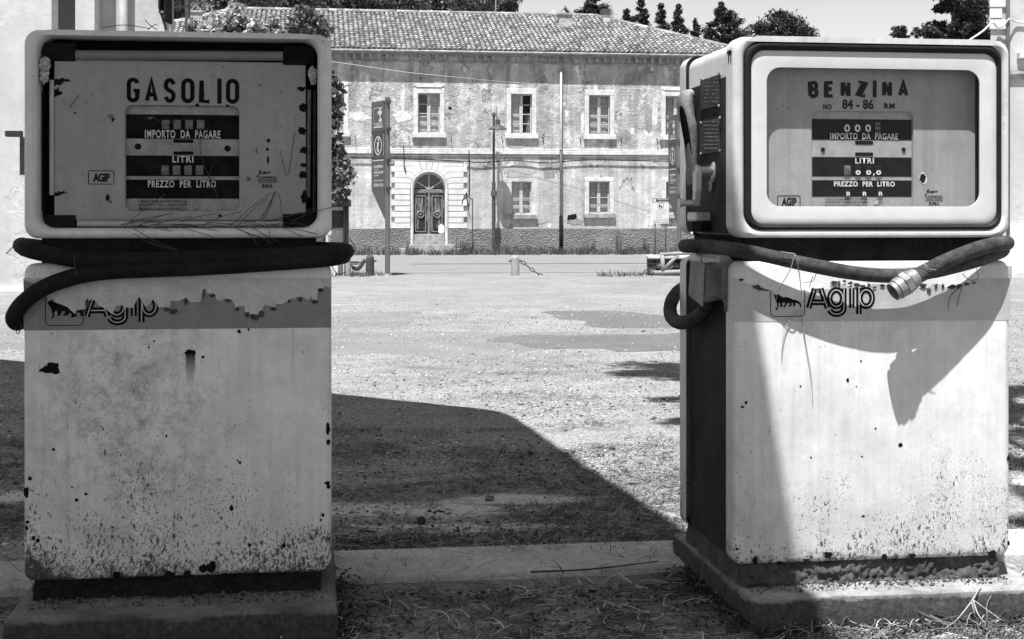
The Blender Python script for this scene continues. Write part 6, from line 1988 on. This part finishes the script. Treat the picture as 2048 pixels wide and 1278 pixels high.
def conifer(px, ytop, ybot, wpx, Y, seed, label, ragged=.25, n=2600, size=.30, colum=False):
    ybot0 = ybot; ybot = 330; size *= .58; n = int(n * 6.0 * min(4.0, (ybot - ytop) / max(40, ybot0 - ytop))); wlow = (ybot0 - ytop) / (ybot - ytop)
    """a pointed conifer: whorls of drooping boughs round a straight stem"""
    npr = np.random.RandomState(seed); rr = random.Random(seed)
    k = Y / FPX; g = gz(Y); b = W(px, 500, Y); zt_ = W(0, ytop, Y).z - g; zb = W(0, ybot, Y).z - g
    root = empty("conifer", (b.x, Y, g)); tag(root, label, "tree", "conifers on the skyline behind the house")
    Ps = []; mb = MB()
    mb.tube([(0, 0, -.2), (0, 0, zb), (0, 0, zt_ - .2)], [.28, .2, .03], 7)
    nw = max(9, int((zt_ - zb) / .21))
    for i in range(nw):
        t = i / (nw - 1); z = zb + (zt_ - zb) * (1 - t)
        ts = t / wlow
        R = wpx * k / 2 * ((min(1, (ts * 1.6 + .12)) if colum else min(1.25, ts ** .85 + .06)))
        m = 3 + int(3 * min(1, t * 2))
        for j in range(m):
            if rr.random() < .12: continue
            a = rr.uniform(0, 6.28); r = R * rr.uniform(1 - ragged * 1.6, 1 + ragged)
            e = np.array([math.cos(a) * r, math.sin(a) * r, (-.16 if not colum else .30) * r + rr.uniform(-.28, .30)])
            mb.tube([(0, 0, z), tuple(e * .6 + np.array([0, 0, z + .05])), tuple(e + np.array([0, 0, z]))], [.05, .03, .012], 4)
            q = max(8, int(n / (nw * 6.0)))
            tt = npr.uniform(.25, 1.05, size=(q, 1)) ** .7
            Ps.append(np.array([0, 0, z]) + e * tt + npr.normal(size=(q, 3)) * np.array([.16, .16, .14]) * (0.45 + r * .30))
    V, Q = leaf_quads(np.concatenate(Ps), size, npr, .3, .9)
    np_mesh("crown", V, Q, M_leafdk, root); mb.build("trunk", M_bark, root, True)
Yc = 100.0
conifer(1189, -14, 60, 50, 94, 71, "tall bushy conifer just left of the block chimney, cut by the top edge", .3, 3600, .34, True)
conifer(1253, 24, 75, 36, Yc, 72, "short round topped conifer right of the block chimney", .3, 1800, .30, True)
conifer(1284, 2, 90, 34, Yc + 4, 73, "narrow columnar conifer leaning slightly at its tip", .2, 2600, .30, True)
conifer(1322, 11, 100, 46, Yc + 6, 74, "slender pointed fir in the middle of the skyline row", .3, 2200, .28)
conifer(1357, 17, 105, 52, Yc + 4, 75, "bushy pointed fir right of the slender one", .28, 2800, .30)
conifer(1390, 46, 110, 36, Yc + 8, 76, "small fir low on the hip of the roof", .3, 1800, .28)
conifer(1444, 14, 120, 74, Yc - 6, 77, "broad ragged conifer above the left corner of the sunlit pump", .35, 4200, .34, True)
conifer(1412, 78, 130, 60, Yc - 4, 78, "dark undergrowth conifer filling the gap behind the hip", .35, 2000, .32, True)
for i, (lob, lab, n) in enumerate((
    ([(1572, 55, 48, 28), (1558, 34, 22, 14), (1520, 60, 34, 16), (1600, 68, 32, 18), (1570, 80, 66, 16), (1500, 78, 20, 8)], "round crowned pine above the middle of the sunlit pump", 5200),
    ([(1798, 62, 17, 10), (1800, 74, 16, 8)], "small lone round pine low over the sunlit pump", 1300),
    ([(1940, 15, 46, 30), (1900, 10, 36, 14), (1870, 58, 28, 18), (1930, 58, 46, 24), (1845, 66, 26, 10), (1965, 70, 40, 26), (1885, -12, 30, 14), (1900, 76, 60, 12)], "big dark pine against the quoined building at the right", 9000))):
    Yk = (100, 105, 55)[i]; x = np.mean([l[0] for l in lob]); b = W(x, 500, Yk)
    tree("pine_tree", lab, "tree", (b.x, Yk, gz(Yk)), [WL(a, c, Yk + .5 * (q % 3), d, e, 1.2) for q, (a, c, d, e) in enumerate(lob)] + [WL(x, 190, Yk, (60, 22, 80)[i], (90, 90, 95)[i], 1.8)], int(n * (6.5, 13, 5.5)[i]), (.21, .18, .15)[i], M_leafdk, .25, 90 + i, aspect=.7, shell=.15)

# far hill with rocks
mb = MB(); N = 60
vs = []
for i in range(N + 1):
    px = 1035 + 160 * i / N
    h = 27.5 + 3 * math.cos(i * .35) + 2.5 * mnoise.noise((i * .35, 0, 2)) - (5 if 1100 < px < 1122 else 0) - (3 if 1128 < px < 1150 else 0)
    p = W(px, h, 320); vs += [(p.x, 320, p.z), (p.x, 380, p.z - 10), (p.x, 300, -2)]
fs = []
for i in range(N):
    a = 3 * i; fs += [(a, a + 2, a + 5, a + 3), (a, a + 3, a + 4, a + 1)]
mb.add(vs, fs); tag(mb.build("hills", mat_plain("distant_rock", .22, .4, .05, .9), None, True), kind="structure")

vs = []; N = 160
for i in range(N + 1):
    x = -1500 + 3000 * i / N
    h = 26 + 12 * mnoise.noise((x * .004, 1, 0)) + 5 * mnoise.noise((x * .02, 2, 0))
    vs += [(x, 1100, -2), (x, 1160, h * .7), (x, 1300, h)]
fs = []
for i in range(N):
    a = 3 * i; fs += [(a, a + 3, a + 4, a + 1), (a + 1, a + 4, a + 5, a + 2)]
mb = MB(); mb.add(vs, fs); tag(mb.build("hills", mat_plain("far_hill_scrub", .10, .5, .02, .9), None, True), kind="structure")

# weeds along the foot of the house, grass tufts on the yard edge
def blades(centers, mat, name, npr, wid=.02):
    Vs, Qs = [], []; b = 0
    for (x, y, z, h, spread, n) in centers:
        for i in range(n):
            a = npr.uniform(0, 6.28); d = np.array([math.cos(a), math.sin(a) * .6, 0]); p0 = np.array([x, y, z]) + d * npr.uniform(0, spread * .4)
            hh = h * npr.uniform(.4, 1.1); l = d * npr.uniform(.05, .5) * spread
            s = np.array([-d[1], d[0], 0]) * wid + np.array([wid * .6, 0, 0])
            p1, p2 = p0 + l * .35 + np.array([0, 0, hh * .6]), p0 + l + np.array([0, 0, hh])
            Vs += [p0 - s, p0 + s, p1 + s * .7, p1 - s * .7, p2]
            Qs += [[b, b + 1, b + 2, b + 3], [b + 3, b + 2, b + 4, b + 4]]; b += 5
    me = bpy.data.meshes.new(name)
    me.from_pydata([tuple(v) for v in Vs], [], [tuple(dict.fromkeys(q_)) for q_ in Qs]); me.materials.append(mat)
    o = bpy.data.objects.new(name, me); C.objects.link(o); return o
npr = np.random.RandomState(8)
M_weed = foliage_mat("dry_weeds", .16, .7, .2); M_weeddk = foliage_mat("dark_weeds", .07, .7, .2)
cen = []
for i in range(420):
    px = npr.uniform(690, 1420); v = -npr.uniform(.1, 2.6)
    u, _ = FB.at(px, 505, v); w_ = FB.world(u, v)
    cen.append((w_.x, w_.y, gz(w_.y), npr.uniform(.12, .45), .4, 9))
tag(blades(cen, M_weed, "weeds", npr), kind="stuff")
def shrub(px, v, hpx, wpx, n, seed, label, mat):
    u, _ = FB.at(px, 505, v); w_ = FB.world(u, v); k = 64 / FPX
    npr2 = np.random.RandomState(seed)
    root = empty("weed_clump", (w_.x, w_.y, gz(w_.y))); tag(root, label, "weeds", "tall weeds against the house")
    o = blades([(npr2.normal() * wpx * k * .25, npr2.normal() * .1, 0, hpx * k * npr2.uniform(.5, 1), wpx * k * .4, 7) for _ in range(n)], mat, "stalks", npr2, .012)
    o.parent = root
for (px, v, h, w_, n, lab, mt) in ((932, -1.0, 48, 30, 16, "dense dark weed clump by the iron standpipe right of the door", M_weeddk), (1185, -.9, 34, 22, 10, "dark weed clump under the lower right window", M_weeddk), (1090, -.8, 26, 36, 10, "low straggling weeds left of the rain pipe foot", M_weeddk), (1022, -.9, 30, 44, 12, "straggling weeds below the lower left window", M_weeddk), (1290, -.8, 44, 16, 8, "thin tall weeds near the municipal notice", M_weeddk), (815, -1.2, 60, 10, 6, "tall single weeds at the left of the door steps", M_weed), (1235, -1, 60, 14, 7, "pale dry stalks between the lower window and the notice", M_weed), (850, -1.3, 22, 60, 10, "low weeds growing on the door steps", M_weeddk), (1260, -.8, 26, 20, 8, "low dark weeds at the dado right of the dry stalks", M_weeddk)):
    shrub(px, v, h, w_, n, int(px), lab, mt)
# iron standpipe by the door
u, z = hp(945, 505, -.9); w_ = FB.world(u, -.9, gz(63.5)); k = 64 / FPX
mb = MB(); mb.tube(crom([(0, 0, 0), (0, 0, 100 * k), (-.06, 0, 110 * k), (-.25, 0, 114 * k), (-.40, 0, 110 * k), (-.46, 0, 100 * k)], 5), .025, 6)
o = mb.build("standpipe", M_iron, None, True); o.location = w_; tag(o, "thin bent iron standpipe right of the rusticated door", "pipe")
cen = []
for i in range(70):
    px = npr.choice([npr.uniform(655, 770), npr.uniform(1200, 1300), npr.uniform(690, 730)]); Y = npr.uniform(30.6, 32.2); p = W(px, 500, Y); cen.append((p.x, Y, gz(Y), npr.uniform(.05, .18), .25, 10))
tag(blades(cen, M_weed, "grass_tufts", npr, .006), kind="stuff")

# ------------------------------------------------------------------ gravel, needles, twigs
npr = np.random.RandomState(31)
def gravel(n, xr, yr, smin, smax, mat, name, ypow=1.6, skip_island=True):
    Y = yr[0] + (yr[1] - yr[0]) * npr.uniform(size=n) ** ypow
    X = npr.uniform(-.40, .40, size=n) * Y
    if skip_island:
        keep = (Y - X * .1405) > 4.07
        X, Y = X[keep], Y[keep]
    n = len(X)
    s = npr.uniform(smin, smax, size=n) * (0.7 + npr.uniform(size=n) ** 3)
    Z = np.array([gz(y) for y in Y])
    oc = np.array([[1, 0, 0], [-1, 0, 0], [0, 1, 0], [0, -1, 0], [0, 0, 1], [0, 0, -1]], float)
    V = oc[None] * npr.uniform(.6, 1.4, size=(n, 6, 1)) * s[:, None, None] * np.array([1, 1, .6])
    a = npr.uniform(0, 6.28, size=n); ca, sa = np.cos(a), np.sin(a)
    Vx = V[:, :, 0] * ca[:, None] - V[:, :, 1] * sa[:, None]; Vy = V[:, :, 0] * sa[:, None] + V[:, :, 1] * ca[:, None]
    V = np.stack([Vx + X[:, None], Vy + Y[:, None], V[:, :, 2] + Z[:, None] + s[:, None] * .15], -1).reshape(-1, 3)
    F_ = np.array([[0, 2, 4], [2, 1, 4], [1, 3, 4], [3, 0, 4], [2, 0, 5], [1, 2, 5], [3, 1, 5], [0, 3, 5]])
    Q = (F_[None] + (np.arange(n) * 6)[:, None, None]).reshape(-1, 3)
    return tag(np_mesh(name, V, Q, mat), kind="stuff")
def isl_mat(name, lo, hi, rough=.85):
    n = NM(name); i = n.island(); f = n.noise(60, 3)
    return n.fin(n.op('MULTIPLY', n.mr(n.op('POWER', i, 1.6), 0, 1, lo, hi), n.mr(f, .3, .7, .8, 1.2)), rough, .2)
M_grav = isl_mat("loose_gravel", .045, .60)
gravel(38000, (0, 0), (4.1, 18), .0030, .0080, M_grav, "gravel", 1.5)
gravel(9000, (0, 0), (4.1, 7.2), .0030, .0062, isl_mat("pale_chips", .22, .62), "pale_chips", 1.0)
gravel(700, (0, 0), (4.3, 20), .008, .014, M_grav, "loose_stones", 1.3)
def needles(n, region, lmin, lmax, wid, mat, name, curl=.5, lift=.006, mask=None, pair=True):
    Vs, Qs = [], []; b = 0; r = random.Random(len(name) * 7 + n)
    made = 0; tries = 0
    while made < n and tries < n * 20:
        tries += 1
        x, y = region(r)
        if mask and not mask(x, y, r): continue
        made += 1
        a = r.uniform(0, math.pi * 2)
        a = a * .35 + r.choice((0.1, math.pi)) if r.random() < .6 else a
        L = r.uniform(lmin, lmax)
        for q in range(2 if pair and r.random() < .6 else 1):
            c = r.uniform(-curl, curl); aa = a + q * r.uniform(.08, .4); px_, py_ = x, y; z = gz(y) + lift * r.uniform(.4, 1.6) + r.random() * .004
            up = r.uniform(0, .010) if r.random() < .3 else 0.0
            m = 5
            for i in range(m + 1):
                t = i / m
                w = wid * (1 - .5 * t)
                nxp, nyp = -math.sin(aa), math.cos(aa)
                zz = z + up * math.sin(math.pi * t) * 2 + (.002 * math.sin(7 * t + a))
                Vs += [(px_ + nxp * w, py_ + nyp * w, zz), (px_ - nxp * w, py_ - nyp * w, zz + w * .6)]
                if i: Qs.append((b + 2 * i - 2, b + 2 * i - 1, b + 2 * i + 1, b + 2 * i))
                px_ += math.cos(aa) * L / m; py_ += math.sin(aa) * L / m; aa += c / m * 2
            b += 2 * (m + 1)
    return tag(np_mesh(name, np.array(Vs), np.array(Qs), mat), kind="stuff")
M_ndl_lt = isl_mat("dry_needles_pale", .14, .50, .6); M_ndl_dk = isl_mat("dry_needles_brown", .012, .09, .7)
SANDS = ((-0.42, 4.78, 0.52, 0.13), (-0.15, 4.50, 0.34, 0.07), (0.02, 4.95, 0.25, 0.10), (-0.55, 4.40, 0.22, 0.05), (-1.95, 5.0, 0.5, 0.15), (2.0, 5.2, 0.4, 0.2))
def drift(x, y, r):
    for bx, by, rx, ry in SANDS:
        if math.hypot((x - bx) / rx, (y - by) / ry) + .9 * mnoise.noise((x * 4, y * 10, 2)) < 1.0 and r.random() < .93: return False
    v = mnoise.noise((x * 1.2, y * 2.6, .3)) + .5 * mnoise.noise((x * 4, y * 6, .9)) + (.25 - (y - 4.2) * .14)
    return v > r.uniform(-.25, .35)
def reg_yard(r):
    y = 4.08 + 7.5 * r.random() ** 1.5; x = r.uniform(-.42, .42) * y
    return x, max(y, 4.1 + x * .1405)
def reg_isl(r):
    y = r.uniform(2.9, 3.74); x = r.uniform(-1.3, 1.5); return x, y + x * .1405
def reg_kerb(r):
    y = r.uniform(3.74, 4.1); x = r.uniform(-1.3, 1.6); return x, y + x * .1405
needles(17000, reg_yard, .05, .10, .0010, M_ndl_dk, "brown_needles", .5, .006, drift)
needles(6500, reg_yard, .05, .11, .0010, M_ndl_lt, "pale_needles", .7, .010, drift)
needles(900, reg_isl, .04, .10, .0012, isl_mat("bright_needles", .25, .70, .6), "straw_needles", 1.4, .010)
needles(2200, reg_isl, .06, .13, .0011, M_ndl_dk, "needle_litter", .5, .007)
needles(120, reg_kerb, .06, .13, .0010, M_ndl_dk, "kerb_needles", .5, .026)
gravel_isl = None
# crumbs of earth heaped round the plinths
M_crumb = isl_mat("earth_crumbs", .02, .14)
def crumbs(n, reg, smin, smax, mat, name, zlift=0.0):
    V, Q = [], []; r = random.Random(n); F_ = [(0, 2, 4), (2, 1, 4), (1, 3, 4), (3, 0, 4), (2, 0, 5), (1, 2, 5), (3, 1, 5), (0, 3, 5)]
    for i in range(n):
        x, y, z = reg(r); s = r.uniform(smin, smax) * (1 + 2 * r.random() ** 6)
        for d in ((1, 0, 0), (-1, 0, 0), (0, 1, 0), (0, -1, 0), (0, 0, 1), (0, 0, -1)):
            k = r.uniform(.6, 1.4) * s
            V.append((x + d[0] * k, y + d[1] * k, z + d[2] * k * .7))
        Q += [tuple(a + 6 * i for a in f) for f in F_]
    return tag(np_mesh(name, np.array(V), np.array(Q), mat), kind="stuff")
def reg_e(r):
    x, y = reg_isl(r); return x, y, .002
crumbs(7000, reg_e, .0012, .0035, M_crumb, "earth_crumbs")
def reg_foot(r):
    F = r.choice((FL, FR)); side = r.random()
    top = (F is FL)
    u0, u1, v0 = ((-.010, .708, -.1545) if top else (.012, .745, -.107))
    if side < .55:
        u = r.uniform(u0, u1); v = v0 - abs(r.gauss(0, .03)); z = .004
    else:
        u = (u1 + abs(r.gauss(0, .035))) if top else (u0 - abs(r.gauss(0, .035))); v = r.uniform(v0, .45); z = .004 + .02 * r.random()
    p = F.world(u, v, z); return p.x, p.y, p.z
crumbs(6000, reg_foot, .0010, .0032, M_crumb, "plinth_crumbs")
def reg_top(r):
    F = r.choice((FL, FR)); u = r.uniform(.02, .68); v = r.uniform(-.07, .02) if F is FR else r.uniform(-.10, .02); p = F.world(u, v if r.random() < .6 else r.uniform(-.03, .02), .081); return p.x, p.y, p.z
crumbs(1400, reg_top, .0010, .0030, M_crumb, "mortar_crumbs")

# twigs and stalks that one can pick out
def stalk(name, pts, r, mat, label, cat, group=None):
    mb = MB(); P = crom(pts, 6); n = len(P)
    mb.tube(P, [r * (1 - .5 * i / n) for i in range(n)], 6)
    return tag(mb.build(name, mat, None, True), label, cat, group)
def FW(F, x, y, v): u, z = F.at(x, y, v); return F.world(u, v, z)
def bunch(name, lines, r, mat, label, cat):
    mb = MB()
    for pts in lines:
        P = crom(pts, 6); n = len(P); mb.tube(P, [r * (1 - .5 * i / n) for i in range(n)], 6)
    return tag(mb.build(name, mat, None, True), label, cat)
bunch("dry_twig", [[FW(FR, 1963, 1168, -.10), FW(FR, 1945, 1200, -.125), FW(FR, 1915, 1238, -.15), FW(FR, 1893, 1255, -.17)], [FW(FR, 1945, 1198, -.13), FW(FR, 1960, 1235, -.16), FW(FR, 2000, 1275, -.18)], [FW(FR, 1946, 1200, -.12), FW(FR, 1985, 1228, -.13), FW(FR, 2040, 1265, -.16)], [FW(FR, 1943, 1205, -.135), FW(FR, 1950, 1230, -.145)]], .0022, M_straw, "forked dry twig leaning on the front of the sunlit plinth", "twig")
stalk("bent_stalk", [FW(FR, 2020, 1163, -.06), FW(FR, 1995, 1178, -.09), FW(FR, 1975, 1205, -.125), FW(FR, 1974, 1240, -.15)], .0010, M_straw, "thin bent stalk curling over the corner of the sunlit plinth", "stalk")
bunch("broken_reed", [[FW(FR, 2030, 1160, .02), FW(FR, 2060, 1130, .05)], [FW(FR, 2035, 1170, .0), FW(FR, 2062, 1140, .02)]], .004, M_straw, "broken pale reed lying right of the sunlit plinth", "reed")
for i in range(46):
    px = rng.uniform(1560, 2048); py = rng.uniform(1236, 1278); Y = FPX * HC / (py - HY); x = (px - 1024) / FPX * Y; a = rng.uniform(-.5, .5)
    L = rng.uniform(.08, .2)
    pass
def reg_br(r):
    py = r.uniform(1232, 1290); px = r.uniform(1520, 2080); Y = FPX * HC / (py - HY); return (px - 1024) / FPX * Y, Y
needles(120, reg_br, .10, .22, .0013, isl_mat("dull_reeds", .06, .28, .7), "reed_litter", .35, .012, None, False)
needles(160, reg_br, .10, .22, .0018, M_ndl_dk, "dark_reed_litter", .35, .010, None, False)
# a grass knot tied on the petrol pump's hose, its two stems hanging
bunch("grass_tie", [[FW(FR, 1590, 508, -.062), FW(FR, 1580, 540, -.052), FW(FR, 1560, 575, -.03), FW(FR, 1552, 600, -.008)], [FW(FR, 1590, 508, -.062), FW(FR, 1598, 545, -.05), FW(FR, 1603, 590, -.02), FW(FR, 1602, 622, -.006)], [FW(FR, 1590, 508, -.062), FW(FR, 1562, 503, -.06)], [FW(FR, 1596, 622, -.006), FW(FR, 1574, 650, -.006), FW(FR, 1565, 690, -.005), FW(FR, 1563, 720, -.004)], [FW(FR, 1602, 622, -.006), FW(FR, 1612, 690, -.006), FW(FR, 1622, 750, -.005), FW(FR, 1626, 810, -.004)]], .0012, M_straw, "dry grass stems knotted over the hose of the sunlit pump", "grass stem")
bunch("wire_tie", [[FW(FR, 1840, 524, -.098), FW(FR, 1856, 535, -.104), FW(FR, 1862, 548, -.096), FW(FR, 1850, 562, -.082)], [FW(FR, 1860, 538, -.104), FW(FR, 1873, 540, -.104)]], .0010, M_straw, "twist of pale wire round the hose above the coupling", "wire")
bunch("wire_loop", [[FW(FR, 1632, 548, -.03), FW(FR, 1625, 562, -.012), FW(FR, 1603, 566, -.006)], [FW(FR, 1626, 552, -.02), FW(FR, 1618, 575, -.006)]], .0009, M_strawdk, "dark wire loop behind the hose on the sunlit pump", "wire")
bunch("hanging_wire", [[FW(FR, 1925, 548, -.03), FW(FR, 1940, 560, -.02), FW(FR, 1956, 556, -.01), FW(FR, 1953, 536, -.01)], [FW(FR, 1922, 570, -.01), FW(FR, 1900, 595, -.006), FW(FR, 1897, 622, -.005)], [FW(FR, 1925, 566, -.01), FW(FR, 1914, 612, -.005)]], .0010, M_strawdk, "dark wire ends hanging at the right of the sunlit pump", "wire")
# needles caught in the open face and on the hose of the diesel pump
def caught():
    mb = MB(); r = random.Random(77)
    for i in range(40):
        x = r.uniform(230, 600); y = r.choice((r.uniform(440, 456), r.uniform(446, 452))); a = r.gauss(0, .35); L = r.uniform(40, 110); v = r.uniform(-.004, .03)
        pts = [FW(FL, x, y, v), FW(FL, x + L * .5 * math.cos(a), y + L * .5 * math.sin(a) - r.uniform(0, 5), v - .004), FW(FL, x + L * math.cos(a), y + L * math.sin(a), v)]
        if pts[2].z < .905: continue
        mb.tube(crom(pts, 4), .0007, 4)
    for (x0, y0, x1, y1, x2, y2, v) in ((470, 455, 500, 470, 515, 490, -.006), (480, 460, 520, 475, 545, 486, -.006), (500, 452, 530, 470, 560, 485, -.008), (535, 448, 540, 470, 538, 488, -.006), (268, 457, 310, 482, 356, 501, -.03), (266, 466, 300, 486, 350, 500, -.026), (560, 300, 575, 350, 590, 262, .04), (556, 385, 562, 410, 566, 470, .03), (605, 435, 615, 420, 637, 415, .02), (520, 440, 535, 415, 552, 382, .045), (524, 444, 540, 412, 548, 385, .045), (418, 252, 400, 300, 436, 395, .045), (425, 330, 418, 355, 428, 355, .045), (300, 228, 330, 250, 350, 238, .045), (140, 215, 150, 200, 158, 190, .045), (205, 55, 250, 50, 300, 57, .1), (290, 40, 302, 52, 315, 60, .1), (295, 60, 305, 52, 315, 48, .1)):
        mb.tube(crom([FW(FL, x0, y0, v), FW(FL, x1, y1, v - .003), FW(FL, x2, y2, v)], 5), .0009, 4)
    for (x0, y0, x1, y1, x2, y2, v) in ((700, 478, 710, 500, 680, 528, .0), (662, 530, 675, 548, 690, 545, .0), (48, 478, 30, 490, 12, 508, .02), (28, 650, 36, 668, 44, 648, .0), (148, 508, 150, 530, 153, 552, -.048)):
        mb.tube(crom([FW(FL, x0, y0, v), FW(FL, x1, y1, v), FW(FL, x2, y2, v)], 5), .0011, 4)
    return tag(mb.build("caught_needles", M_strawdk), kind="stuff")
caught()
# crumpled wrapping stuffed at the two upper corners of the open face
def rag(x, y, v, rx, rz_, seed, label):
    c = FW(FL, x, y, v); mb = MB(); n, m = 44, 64
    loops = []
    for i in range(n + 1):
        th = math.pi * i / n
        L = []
        for k in range(m):
            ph = 2 * math.pi * k / m
            d = Vector((math.sin(th) * math.cos(ph), math.sin(th) * math.sin(ph), math.cos(th)))
            w_ = d + Vector((mnoise.noise(d * 2 + Vector((seed, 3, 0))), mnoise.noise(d * 2 + Vector((0, seed, 7))), 0)) * .7
            f = .95 - .75 * abs(mnoise.noise(w_ * 2.0 + Vector((seed, 0, 0)))) - .40 * abs(mnoise.noise(w_ * 4.6 + Vector((0, seed, 0)))) + .35 * mnoise.noise(d * 1.5 + Vector((0, 0, seed))) + .12
            L.append((d.x * rx * f, d.y * .014 * f, d.z * rz_ * f))
        loops.append(L)
    mb.loft(loops); o = mb.build("crumpled_wrapping", M_rag, None, False); o.location = c; o.rotation_euler = (0, 0, YAW)
    return tag(o, label, "rag", "crumpled wrapping stuffed in the pump face")
rag(89, 128, .030, .014, .017, 3, "pale crumpled wrapping, upper lump at the left corner of the open pump face")
rag(88, 153, .034, .012, .018, 8, "pale crumpled wrapping, lower lump at the left corner of the open pump face")
rag(626, 150, .035, .011, .020, 14, "dim crumpled wrapping at the right corner of the open pump face")
# pine cones on the litter
def cone(px, py, s, label):
    p = on_ground(px, py); mb = MB(); r = random.Random(int(px))
    for i in range(9):
        t = i / 8; rr = s * math.sin(math.pi * (.12 + .8 * t))
        for k in range(7):
            a = 2 * math.pi * (k + .5 * (i % 2)) / 7
            c = Vector((math.cos(a) * rr, math.sin(a) * rr, s * (2 * t)))
            d = Vector((math.cos(a), math.sin(a), .35)); w = Vector((-math.sin(a), math.cos(a), 0)) * s * .36
            mb.add([c * .6 + Vector((0, 0, c.z * .4)) - w, c * .6 + Vector((0, 0, c.z * .4)) + w, c + d * s * .28 + w * .7, c + d * s * .28 - w * .7, c + d * s * .05 + Vector((0, 0, s * .22))], [(0, 1, 2, 3), (3, 2, 4)])
    o = mb.build("pine_cone", M_strawdk); o.location = (p.x, p.y, p.z + .002); o.rotation_euler = (1.1, .2, r.uniform(0, 6))
    tag(o, label, "pine cone", "pine cones on the gravel")
cone(971, 1004, .014, "dark pine cone on the pale sand patch between the pumps"); cone(850, 1046, .012, "dark pine cone on the needle litter nearest the shaded pump")
bunch("wood_chip", [[on_ground(718, 1067) + Vector((0, 0, .008)), on_ground(755, 1070) + Vector((0, 0, .010))]], .005, M_strawdk, "dark splinter of wood beside the shaded pump", "twig")
bunch("wood_chip", [[on_ground(700, 1072) + Vector((0, 0, .008)), on_ground(714, 1070) + Vector((0, 0, .009))]], .006, M_straw, "short pale splinter of wood beside the shaded pump", "twig")
bunch("fallen_stick", [[on_ground(1060, 1167) + Vector((0, 0, .03)), on_ground(1180, 1165) + Vector((0, 0, .035)), on_ground(1315, 1153) + Vector((0, 0, .04))]], .0028, M_strawdk, "thin dark stick lying along the kerb edge", "twig")

# ------------------------------------------------------------------ the flat forecourt roof overhead and the pine beside it: both outside the frame, both real shade
CZ = 3.7
sh = Vector((LDIR.x / -LDIR.z, LDIR.y / -LDIR.z, 0))
def up(p, z=CZ, zg=0.0): return (p[0] + -sh.x * (z - zg), p[1] + -sh.y * (z - zg))
Cc = on_ground(1004, 826); Fl = on_ground(0, 722)
e = Vector((.683, 3.44, 0)) - Vector((Cc.x, Cc.y, 0)); e.normalize()
far = Vector((Fl.x - Cc.x, Fl.y - Cc.y, 0)).normalized()
c0 = Vector(up(Cc)); 
poly = [c0, c0 + Vector((e.x, e.y)) * 5.0, c0 + Vector((e.x, e.y)) * 5.0 + Vector((-4.6, -.64)), c0 + Vector((far.x, far.y)) * 5.6]  # outline follows the shade's edge; rear cut short to let fill light in
mb = MB(); n = 4
# rounded near corner so that the shade's corner is soft
a_, b__ = c0 + Vector((far.x, far.y)) * .22, c0 + Vector((e.x, e.y)) * .30
corner = [a_ * (1 - t) ** 2 + c0 * 2 * t * (1 - t) + b__ * t * t for t in (0, .25, .5, .75, 1)]
pl = corner + poly[1:]
mb.add([(p[0], p[1], CZ) for p in pl] + [(p[0], p[1], CZ + .16) for p in pl], [tuple(range(len(pl))), tuple(range(len(pl), 2 * len(pl)))[::-1]] + [(i, i + len(pl), (i + 1) % len(pl) + len(pl), (i + 1) % len(pl)) for i in range(len(pl))])
can = empty("forecourt_roof", (-3.4, 2.0, 0)); tag(can, "flat concrete forecourt roof above and behind the camera", "canopy")
s_ = mb.build("roof_slab", mat_plain("bounce_soffit", .75, .08, 2, .9)); s_.parent = can; s_.matrix_parent_inverse = Matrix.Translation((3.4, -2.0, 0))  # slab made pale so its underside bounces light onto the pumps
mb = MB(); mb.tube([(0, 0, -.1), (0, 0, CZ)], .13, 16); mb.build("column", M_plinthR, can, True)
pb = (3.6, 5.6, 0)
def SH(x, y, rx, ry, z=5.2): return (x - sh.x * z, y - sh.y * z, z, rx, ry, .22)
lob = [SH(1.00, 9.8, .32, .55), SH(1.25, 9.3, .40, .50), SH(.85, 9.4, .22, .25), SH(.98, 7.95, .20, .08), SH(1.15, 7.6, .22, .10), SH(.92, 7.0, .20, .12), SH(2.95, 8.4, .55, .35), SH(2.8, 7.4, .4, .30), SH(2.5, 6.5, .34, .24), SH(2.15, 5.7, .28, .20), SH(1.95, 5.1, .2, .12), SH(1.7, 4.55, .16, .1), (3.5, 5.4, 6.2, .6, .6, .12)]
tree("shade_pine", "tall pine beside the yard whose boughs dapple the gravel", "tree", pb, lob, 21000, .12, M_leafdk, .16, 222, aspect=.3, shell=.1)
